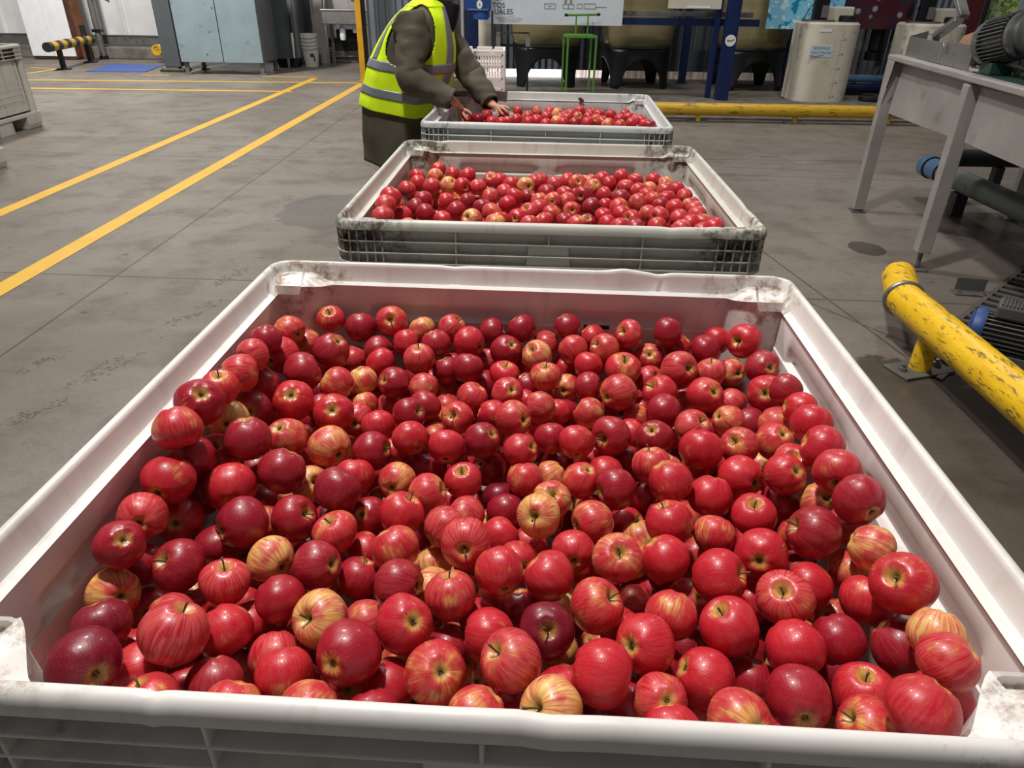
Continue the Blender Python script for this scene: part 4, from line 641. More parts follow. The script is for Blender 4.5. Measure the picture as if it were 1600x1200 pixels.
FILL_NEAR = '''0.067 0.593 0.495 0.035;-0.372 0.89 0.514 0.035;0.185 0.772 0.4 0.035;0.453 0.764 0.469 0.035;0.387 1.034 0.504 0.035;0.408 0.682 0.539 0.035;0.196 1.262 0.494 0.035;0.271 1.312 0.423 0.035;-0.327 1.173 0.464 0.035;-0.086 1.082 0.443 0.035;0.088 1.361 0.445 0.035;0.295 1.229 0.412 0.035;-0.139 0.594 0.443 0.035;-0.255 1.319 0.428 0.035;0.463 1.145 0.447 0.035;0.058 1.162 0.411 0.035;0.265 0.862 0.404 0.035;-0.105 0.838 0.477 0.035;-0.019 0.828 0.458 0.035;-0.092 1.17 0.419 0.035;-0.313 1 0.489 0.035;0.41 0.716 0.432 0.035;-0.214 0.834 0.45 0.035;0.471 0.62 0.518 0.035;0.021 0.516 0.414 0.035;-0.061 1.299 0.452 0.035;0.164 0.877 0.458 0.035;0.193 0.786 0.482 0.035;0.376 1.126 0.52 0.035;0.073 1.125 0.471 0.035;-0.035 0.535 0.518 0.035;0.435 0.614 0.425 0.035;0.381 0.863 0.459 0.035;-0.451 1.284 0.496 0.035;0.221 1.184 0.499 0.035;0.146 1.124 0.478 0.035;-0.259 0.768 0.444 0.035;0.31 1.386 0.514 0.035;0.224 0.557 0.447 0.035;0.037 0.72 0.441 0.035;-0.045 1.387 0.426 0.035;0.285 0.637 0.488 0.035;-0.087 0.741 0.449 0.035;0.131 0.547 0.454 0.035;0.146 1.209 0.415 0.035;-0.034 0.763 0.529 0.035;0.026 1.276 0.439 0.035;0.358 0.606 0.447 0.035;-0.38 1.264 0.404 0.035;0.29 1.116 0.517 0.035;0.051 1.415 0.515 0.035;-0.414 0.598 0.531 0.035;0.001 1.042 0.476 0.035;-0.237 1.12 0.413 0.035;-0.434 0.58 0.426 0.035;-0.432 0.882 0.409 0.035;0.212 1.046 0.408 0.035;-0.203 1.175 0.477 0.035;-0.311 0.525 0.458 0.035;0.462 0.83 0.516 0.035;-0.414 1.087 0.425 0.035;0.216 1.231 0.425 0.035;-0.22 1.267 0.48 0.035;-0.296 1.108 0.458 0.035;-0.351 0.972 0.401 0.035;0.398 1.172 0.407 0.035;-0.012 1.147 0.427 0.035;-0.255 0.985 0.419 0.035;-0.134 1.437 0.56 0.035;0.335 0.801 0.503 0.035;-0.062 1.015 0.427 0.035;-0.278 0.785 0.53 0.035;0.187 1.379 0.512 0.035;-0.341 1.08 0.404 0.035;0.304 0.794 0.422 0.035;-0.23 0.992 0.512 0.035;-0.365 0.556 0.509 0.035;-0.008 0.578 0.421 0.035;0.132 0.699 0.491 0.035;0.152 1.059 0.454 0.035;0.201 0.622 0.46 0.035;0.426 1.032 0.401 0.035;-0.117 1.228 0.486 0.035;0.147 1.313 0.417 0.035;0.44 1.302 0.452 0.035;-0.434 1.349 0.423 0.035;-0.416 0.806 0.437 0.035;0.148 0.98 0.511 0.035;-0.404 0.719 0.405 0.035;0.372 0.932 0.454 0.035;-0.199 0.91 0.468 0.035;-0.027 0.894 0.418 0.035;-0.368 1.371 0.48 0.035;-0.034 1.214 0.522 0.035;-0.352 0.84 0.466 0.035;-0.274 1.449 0.486 0.035;-0.279 0.619 0.507 0.035;-0.163 1.343 0.406 0.035;0.1 0.891 0.491 0.035;-0.164 1.221 0.412 0.035;-0.322 0.593 0.411 0.035;0.254 1.389 0.409 0.035;0.05 1.432 0.416 0.035;-0.302 0.7 0.413 0.035;0.028 1.04 0.412 0.035;-0.17 0.546 0.4 0.035;0.235 1.059 0.473 0.035;0.152 0.639 0.401 0.035;-0.048 1.404 0.503 0.035;0.204 0.517 0.508 0.035;-0.416 0.65 0.412 0.035;-0.288 1.36 0.477 0.035;-0.472 0.929 0.464 0.035;-0.219 1.4 0.467 0.035;0.326 1.273 0.454 0.035;-0.134 1.029 0.479 0.035;0.284 0.517 0.501 0.035;-0.318 0.83 0.401 0.035;0.191 0.957 0.434 0.035;0.106 1.202 0.471 0.035;0.051 0.644 0.426 0.035;-0.176 0.771 0.431 0.035;0.012 1.29 0.514 0.035;0.408 0.549 0.465 0.035;-0.337 1.334 0.428 0.035;-0.264 1.421 0.408 0.035;-0.308 1.254 0.449 0.035;-0.415 1.203 0.554 0.035;0.292 1.062 0.412 0.035;0.12 0.969 0.425 0.035;-0.367 1.035 0.466 0.035;0.397 0.81 0.553 0.035;-0.44 1.379 0.501 0.035;0.311 0.967 0.513 0.035;0.473 1.24 0.499 0.035;-0.136 0.528 0.47 0.035;0.333 1.198 0.533 0.035;-0.137 0.884 0.426 0.035;-0.432 1.183 0.403 0.035;-0.12 0.704 0.51 0.035;-0.31 0.924 0.502 0.035;-0.023 1.151 0.495 0.035;-0.333 0.771 0.456 0.035;-0.416 0.729 0.481 0.035;-0.419 1.33 0.548 0.035;0.286 0.607 0.418 0.035;-0.214 0.534 0.555 0.035;0.256 0.919 0.481 0.035;0.261 0.714 0.482 0.035;-0.464 1.127 0.544 0.035;0.477 0.944 0.431 0.035;0.098 0.599 0.409 0.035;0.064 0.779 0.413 0.035;-0.404 1.158 0.484 0.035;0.363 0.991 0.41 0.035;-0.207 0.532 0.482 0.035;-0.25 1.089 0.521 0.035;0.355 1.201 0.467 0.035;-0.479 0.751 0.431 0.035;0.211 1.338 0.459 0.035;-0.261 0.555 0.412 0.035;-0.093 1.118 0.506 0.035;-0.425 0.94 0.553 0.035;-0.373 1.146 0.41 0.035;-0.184 0.668 0.453 0.035;-0.274 0.918 0.412 0.035;-0.442 0.986 0.406 0.035;-0.268 0.704 0.474 0.035;0.356 1.335 0.442 0.035;0.232 0.682 0.427 0.035;0.39 1.092 0.453 0.035;-0.388 0.984 0.511 0.035;-0.162 1.054 0.413 0.035;-0.245 1.053 0.461 0.035;-0.46 0.662 0.495 0.035;-0.064 0.522 0.42 0.035;0.012 0.783 0.576 0.035;0.485 1.058 0.467 0.035;0.234 1.144 0.569 0.035;-0.162 0.892 0.533 0.035;-0.349 0.786 0.554 0.035;0.272 0.956 0.413 0.035;0.492 1.358 0.423 0.035;-0.402 1.074 0.547 0.035;0.042 0.507 0.521 0.035;0.165 1.394 0.411 0.035;0.339 0.497 0.463 0.035;0.398 0.896 0.521 0.035;0.099 1.071 0.404 0.035;-0.377 1.28 0.522 0.035;-0.078 1.268 0.556 0.035;0.135 0.723 0.41 0.035;0.264 1.421 0.478 0.035;0.283 1.304 0.525 0.035;0.486 1.248 0.401 0.035;-0.217 1.389 0.552 0.035;-0.335 1.119 0.535 0.035;-0.483 0.668 0.413 0.035;0.367 1.418 0.435 0.035;-0.117 0.678 0.431 0.035;0.412 0.819 0.414 0.035;0.31 1.044 0.511 0.035;0.016 0.93 0.457 0.035;0.205 0.63 0.536 0.035;-0.471 1.008 0.471 0.035;0.479 1.11 0.523 0.035;0.268 1.168 0.431 0.035;0.063 0.947 0.523 0.035;-0.368 0.667 0.462 0.035;0.062 0.821 0.467 0.035;0.075 0.909 0.423 0.035;-0.075 0.613 0.433 0.035;-0.486 0.8 0.485 0.035;-0.209 0.72 0.505 0.035;-0.046 1.223 0.427 0.035;-0.47 0.867 0.519 0.035;-0.148 1.229 0.548 0.035;-0.045 0.891 0.495 0.035;-0.147 0.636 0.524 0.035;-0.146 0.967 0.444 0.035;0.275 1.231 0.49 0.035;0.037 0.971 0.406 0.035;0.344 0.881 0.405 0.035;0.205 1.118 0.425 0.035;0.277 0.509 0.419 0.035;-0.189 1.093 0.475 0.035;-0.233 1.213 0.403 0.035;-0.462 1.213 0.497 0.035;-0.11 1.264 0.421 0.035;0.25 0.808 0.528 0.035;-0.451 1.249 0.404 0.035;-0.276 0.683 0.544 0.035;0.468 0.681 0.479 0.035;-0.115 1.427 0.422 0.035;0.317 0.691 0.416 0.035;-0.215 0.601 0.462 0.035;0.38 0.61 0.517 0.035;0.482 0.895 0.496 0.035;0.108 0.835 0.41 0.035;0.311 0.671 0.545 0.035;-0.022 0.766 0.419 0.035;-0.217 1.194 0.547 0.035;0.064 0.661 0.532 0.035;-0.039 0.685 0.435 0.035;-0.354 0.896 0.408 0.035;0.033 1.219 0.476 0.035;-0.47 1.101 0.473 0.035;-0.084 0.931 0.45 0.035;0.409 1.218 0.51 0.035;-0.337 1.343 0.546 0.035;0.403 1.246 0.407 0.035;0.478 0.978 0.492 0.035;0.348 0.544 0.517 0.035;0.494 1.305 0.52 0.035;0.11 0.507 0.556 0.035;-0.379 1.23 0.468 0.035;0.111 1.43 0.469 0.035;-0.094 0.816 0.401 0.035;0.473 0.748 0.404 0.035;0.115 0.83 0.533 0.035;0.417 1.081 0.552 0.035;0.184 0.807 0.568 0.035;-0.193 1.333 0.492 0.035;-0.267 0.643 0.442 0.035;0.331 1.144 0.409 0.035;0.064 1.007 0.479 0.035;-0.471 1.053 0.401 0.035;0.215 1.324 0.54 0.035;-0.281 0.549 0.533 0.035;0.082 1.294 0.482 0.035;0.254 0.748 0.408 0.035;0.488 1.031 0.543 0.035;-0.273 0.855 0.484 0.035;-0.401 0.944 0.452 0.035;-0.177 0.787 0.5 0.035;0.449 0.546 0.4 0.035;-0.23 0.701 0.406 0.035;-0.117 1.361 0.457 0.035;0 1.331 0.403 0.035;-0.368 1.395 0.401 0.035;-0.376 0.539 0.439 0.035;0.116 1.16 0.535 0.035;0.471 0.727 0.531 0.035;-0.494 0.612 0.453 0.035;0.152 1.314 0.493 0.035;-0.306 1.198 0.402 0.035;0.09 1.27 0.414 0.035;-0.149 1.125 0.421 0.035;0.261 0.923 0.558 0.035;-0.481 0.833 0.401 0.035;0.015 1.374 0.473 0.035;0.009 0.595 0.539 0.035;0.039 0.841 0.403 0.035;0.017 1.129 0.546 0.035;-0.412 0.792 0.51 0.035;-0.268 1.217 0.501 0.035;0.131 0.613 0.479 0.035;0.482 0.838 0.409 0.035;-0.183 1.432 0.401 0.035;0.129 0.778 0.457 0.035;-0.109 0.733 0.571 0.035;0.475 1.08 0.403 0.035;0.471 0.68 0.401 0.035;0.353 0.697 0.479 0.035;0.264 0.742 0.546 0.035;0.455 1.358 0.488 0.035;-0.434 0.636 0.61 0.035;0.456 0.54 0.515 0.035;0.417 0.905 0.406 0.035;0.159 0.678 0.556 0.035;0.198 0.504 0.403 0.035;0.14 1.14 0.408 0.035;-0.186 1.446 0.513 0.035;0.422 1.359 0.4 0.035;-0.197 1.282 0.406 0.035;-0.296 0.888 0.559 0.035;-0.325 0.728 0.51 0.035;0.256 0.579 0.519 0.035;0.244 1.389 0.564 0.035;0.167 1.004 0.578 0.035;0.342 0.54 0.41 0.035;0.095 0.504 0.414 0.035;0.187 0.844 0.402 0.035;-0.115 1.441 0.493 0.035;0.139 0.901 0.554 0.035;0.239 0.835 0.466 0.035;-0.21 0.605 0.542 0.035;-0.09 0.58 0.505 0.035;-0.098 0.515 0.551 0.035;0.412 0.968 0.508 0.035;0.115 1.384 0.521 0.035;-0.33 1.451 0.413 0.035;-0.191 0.934 0.402 0.035;-0.318 1.41 0.522 0.035;-0.463 1.271 0.569 0.035;0.37 1.418 0.544 0.035;-0.203 1.31 0.559 0.035;-0.415 1.388 0.588 0.035;-0.03 1.077 0.4 0.035;-0.339 1.041 0.537 0.035;0.198 1.429 0.464 0.035;-0.39 0.861 0.573 0.035;0.385 0.656 0.407 0.035;0.364 0.77 0.444 0.035;0.007 0.689 0.489 0.029;-0.104 1.085 0.566 0.029;-0.354 0.625 0.518 0.029;0.393 1.178 0.56 0.029;-0.14 1.155 0.481 0.029;-0.23 1.45 0.57 0.029;0.019 0.748 0.496 0.029;0.438 1.323 0.551 0.029;0.014 0.553 0.478 0.029;-0.069 1.027 0.494 0.029;-0.043 0.694 0.559 0.029;-0.266 1.344 0.544 0.029;-0.271 1.153 0.509 0.029;-0.257 0.939 0.541 0.029;0.251 0.988 0.472 0.029;0.186 1.435 0.566 0.029;-0.367 1.104 0.473 0.029;-0.479 0.967 0.528 0.029;0.502 1.195 0.453 0.029;0.358 1.37 0.606 0.029;0.32 1.007 0.456 0.029;-0.419 0.867 0.473 0.029;0.444 1.164 0.507 0.029;-0.062 1.445 0.455 0.029;0.315 0.896 0.467 0.029;0.189 1.03 0.511 0.029;-0.171 0.955 0.532 0.029;-0.229 0.657 0.499 0.029;-0.375 1.178 0.599 0.029;0.114 0.621 0.554 0.029;-0.198 1.005 0.442 0.029;0.296 1.368 0.454 0.029;0.181 0.723 0.456 0.029;0.14 1.256 0.46 0.029;0.329 0.493 0.552 0.029;-0.383 0.604 0.457 0.029;-0.335 1.215 0.515 0.029;-0.315 1.306 0.498 0.029;0.221 1.119 0.503 0.029;-0.385 0.73 0.539 0.029;-0.055 0.705 0.494 0.029;0.451 0.857 0.577 0.029;0.402 0.81 0.488 0.029;-0.033 0.981 0.475 0.029;0.346 1.069 0.557 0.029;-0.322 0.841 0.524 0.029;0.195 0.685 0.499 0.029;-0.208 1.13 0.548 0.029;-0.478 1.053 0.516 0.029;-0.09 1.179 0.522 0.029;-0.462 0.753 0.531 0.029;-0.285 0.995 0.56 0.029;0.438 1.211 0.45 0.029;0.095 1.221 0.572 0.029;-0.102 0.909 0.517 0.029;0.176 1.137 0.539 0.029;-0.151 1.288 0.467 0.029;0.007 1.443 0.475 0.029;0.356 1 0.548 0.029;-0.003 1.392 0.55 0.029;0.03 1.26 0.569 0.029;-0.396 1.137 0.554 0.029;0.162 1.209 0.519 0.029;0.05 0.814 0.529 0.029;0.141 0.496 0.5 0.029;-0.394 1.313 0.462 0.029;0.327 1.086 0.462 0.029;0.419 0.975 0.442 0.029;-0.427 1.055 0.487 0.029;0.503 1.182 0.511 0.029;-0.067 0.841 0.53 0.029;0.283 1.027 0.571 0.029;0.199 1.259 0.558 0.029;0.013 0.623 0.479 0.029;0.308 0.57 0.467 0.029;0.023 1.059 0.536 0.029;-0.164 0.578 0.499 0.029;-0.503 0.573 0.513 0.031;0.483 0.528 0.456 0.031;0.026 1.446 0.567 0.027;0.012 0.521 0.576 0.027;0.227 0.476 0.552 0.027;-0.161 0.509 0.528 0.027;-0.214 1.07 0.573 0.027;0.173 0.576 0.41 0.027;-0.482 1.204 0.56 0.027;-0.33 0.511 0.532 0.027;0.209 0.9 0.42 0.027'''
APPLES_MID = '''-0.318 2.963 0.658 35.8 -0.29 -0.14 0.95 rn 674 269;-0.319 2.856 0.655 34.7 -0.71 0.69 0.16 yc 670 280;-0.255 2.901 0.654 34.1 0.99 -0.12 0.1 rn 697 276;-0.191 2.873 0.656 36.2 -0.61 0.08 0.79 rn 720 277;-0.388 2.82 0.662 33.8 0.39 0.45 0.8 rn 640 281;-0.378 2.747 0.655 34 0.88 0.33 -0.33 rn 642 291;-0.395 2.586 0.672 34.9 -0.33 -0.33 -0.88 pn 625 301;-0.255 2.727 0.653 35.7 0.67 -0.41 0.62 ys 691 293;-0.316 2.689 0.656 36.9 -0.46 0.41 0.78 pn 665 296;-0.403 2.288 0.721 37.6 -0.5 -0.12 -0.86 rn 597 314;-0.407 2.202 0.72 36 0.63 -0.25 -0.73 pn 586 327;-0.402 2.373 0.668 34.4 0.11 0.33 0.94 rn 609 328;-0.406 2.131 0.704 37.4 0.48 -0.39 -0.79 pn 589 343;-0.374 2.311 0.655 35.6 0.24 -0.34 -0.91 rn 620 342;-0.327 2.505 0.655 35.5 -0.46 0.42 0.79 dn 652 317;-0.299 2.329 0.655 36.7 0.84 0.33 0.44 dn 656 339;-0.243 2.484 0.655 34.2 -0.96 -0.19 0.19 rn 688 319;-0.168 2.487 0.655 33.3 -0.91 0.33 0.26 dn 721 318;-0.235 2.274 0.655 33.5 -0.41 -0.47 -0.78 rn 684 346;-0.14 2.276 0.655 36.9 -0.57 -0.68 0.46 ys 729 345;-0.089 2.551 0.655 36.3 -0.99 0.17 0.03 pn 757 310;-0.026 2.462 0.655 35.1 0.51 -0.51 -0.69 rn 784 320;-0.077 2.35 0.656 37.4 0.58 0.28 0.77 pn 760 334;-0.062 2.203 0.667 33.8 -0.03 0.12 0.99 yn 766 349;-0.144 2.723 0.65 36.3 0.13 -0.47 -0.87 pn 735 294;-0.097 2.855 0.647 34.1 -0.16 -0.72 0.68 ps 758 282;-0.064 2.796 0.656 35.3 -0.6 -0.05 0.8 rn 770 284;-0.015 2.743 0.654 37.3 -0.44 0.45 0.78 rn 789 289;0.039 2.695 0.663 36.4 0.45 -0.88 0.15 ys 809 290;0.081 2.756 0.662 37.5 -0.96 -0.11 -0.25 rn 828 284;0.047 2.591 0.649 33.3 -0.57 0.45 -0.69 dc 814 307;0.011 2.31 0.651 35.3 0.4 0.89 -0.21 rc 799 341;0.049 2.369 0.655 36.1 -0.45 -0.53 0.72 ps 818 331;-0.038 2.629 0.655 33.9 -0.82 -0.23 -0.52 pn 779 301;-0.001 2.542 0.661 36.8 0.45 0.26 0.85 rn 796 308;0.116 2.671 0.647 35.1 -0.39 0.02 -0.92 dn 843 299;-0.201 2.683 0.661 35.2 0.57 -0.82 0.04 rs 713 294;0.101 2.826 0.648 37.2 0.99 -0.03 0.1 rn 834 283;0.155 2.772 0.655 35.6 -0.34 -0.17 -0.92 pn 857 285;0.207 2.831 0.65 37.5 -0.87 0.27 0.41 rn 877 281;0.24 2.766 0.66 37 0.11 -0.88 0.47 os 892 283;0.292 2.814 0.653 34.5 -0.57 0.08 0.82 on 910 281;0.299 2.721 0.657 37.2 -0.36 0.64 -0.68 yc 916 288;0.35 2.863 0.655 36.6 -0.56 -0.26 -0.78 pn 931 275;0.367 2.778 0.655 33.4 -0.99 -0.01 -0.12 rn 942 283;0.428 2.892 0.655 37.3 0.91 -0.12 0.4 rn 960 272;0.477 2.842 0.655 33.9 -0.03 -0.01 1 rn 982 276;0.424 2.736 0.654 35.5 -0.11 -0.05 0.99 pn 967 287;0.464 2.681 0.657 33.2 0.83 -0.09 -0.55 pn 987 291;0.548 2.845 0.654 36 0.99 -0.1 0.01 rn 1010 276;0.514 2.723 0.649 34.1 -0.67 -0.71 0.22 os 1005 290;0.587 2.788 0.656 33.9 -0.99 0.06 -0.11 yn 1029 280;0.566 2.677 0.659 36.9 0.17 -0.32 -0.93 pn 1028 290;0.621 2.72 0.655 34 -0.8 -0.04 -0.6 rn 1048 287;0.627 2.623 0.655 33.2 0.27 -0.5 -0.82 on 1059 297;0.116 2.6 0.66 37.2 0.99 -0.13 0.1 dn 844 301;0.183 2.623 0.653 34.9 -0.38 0.01 -0.92 rn 873 301;0.249 2.594 0.657 37.3 -0.41 -0.91 0.1 ds 900 302;0.33 2.614 0.653 35.7 0.81 0.08 0.58 rn 935 301;0.383 2.566 0.657 36.4 0.57 -0.46 -0.68 dn 959 304;0.437 2.506 0.656 37.5 0.95 0.03 0.3 pn 987 311;0.133 2.484 0.663 35.4 0.11 0.98 -0.15 oc 853 313;0.186 2.532 0.651 37.5 0.58 -0.18 -0.79 pn 875 312;0.195 2.4 0.655 33.1 0.03 -0.96 0.29 os 884 326;0.126 2.35 0.655 35.5 -0.68 -0.43 -0.6 rn 854 333;0.267 2.444 0.655 36.5 -0.4 0.92 -0 dc 915 320;0.323 2.488 0.647 33.4 -0.98 0.19 -0.06 rn 939 318;0.362 2.43 0.658 37.6 -0.44 0.8 -0.4 oc 957 320;0.514 2.481 0.655 33.2 -0.62 0.22 0.76 dn 1023 314;0.496 2.544 0.658 33.5 0.88 -0.1 -0.46 rn 1010 305;0.551 2.422 0.661 37.1 0.97 -0.05 0.23 on 1047 318;0.625 2.499 0.651 37.1 0.14 -0.31 -0.94 rn 1072 313;0.554 2.581 0.653 35.9 -0.23 0.21 0.95 rn 1031 303;0.45 2.378 0.655 33.3 0.95 -0.04 -0.31 pn 1002 327;0.298 2.324 0.655 36.6 -0.94 -0.1 -0.32 rn 935 335;0.386 2.292 0.658 35.5 -0.7 -0.56 0.43 rs 978 337;0.362 2.358 0.657 35.3 -0.5 -0.04 -0.87 rn 963 329;0.3 2.251 0.653 34.4 1 0.02 0.02 rn 939 346;0.48 2.316 0.661 37.4 -0.7 -0.69 0.15 ps 1023 332;0.55 2.333 0.652 35.9 0.94 -0.31 0.16 pn 1051 333;0.615 2.358 0.658 34.4 -0.49 0.27 0.83 pn 1079 327;0.623 2.427 0.658 36.4 -0.85 0.18 -0.5 pn 1083 319;0.568 2.245 0.664 33.7 0.9 -0.25 -0.37 rn 1074 341;0.619 2.289 0.651 35.8 0.29 0.04 0.95 pn 1092 338;0.096 2.27 0.651 35.6 -0.6 0 0.8 rn 841 346;0.166 2.275 0.651 35.8 -0.98 -0.02 -0.18 dn 875 345;0.235 2.269 0.651 33.8 -0.16 0.6 -0.79 dc 909 345;0.458 2.232 0.654 35.1 0.92 -0.39 -0 rn 1017 347;0.526 2.19 0.66 35.7 0.64 -0.41 -0.65 pn 1057 349;0.611 2.12 0.685 37 0.87 -0.34 0.35 rn 1106 347;0.597 2.183 0.653 35.9 -0.77 0.17 -0.62 pn 1089 352;0.086 2.431 0.653 36.9 -0.16 -0.24 -0.96 rn 834 324;0.197 2.212 0.662 35.7 0.63 -0.39 -0.68 on 892 348;-0.112 2.414 0.654 36.4 0.03 0.47 0.88 dn 745 327;-0.199 2.369 0.655 36.1 -0.77 0.2 0.61 dn 704 333;-0.342 2.402 0.655 34.6 0.91 0.41 0.1 dn 640 330;0.088 2.536 0.651 34.2 0.22 -0.31 -0.92 pn 835 312;0.485 2.614 0.653 37.6 0.99 -0.07 0.07 rn 1000 300;-0.048 2.269 0.653 36.5 -0 0.42 0.91 rn 775 346;0.048 2.222 0.659 33.2 -0.01 -0.42 -0.91 pn 820 349;0.332 2.193 0.663 33.8 0.4 -0.61 -0.69 rn 960 349;0.39 2.223 0.651 34.2 -0.88 0.05 -0.47 dn 985 350'''
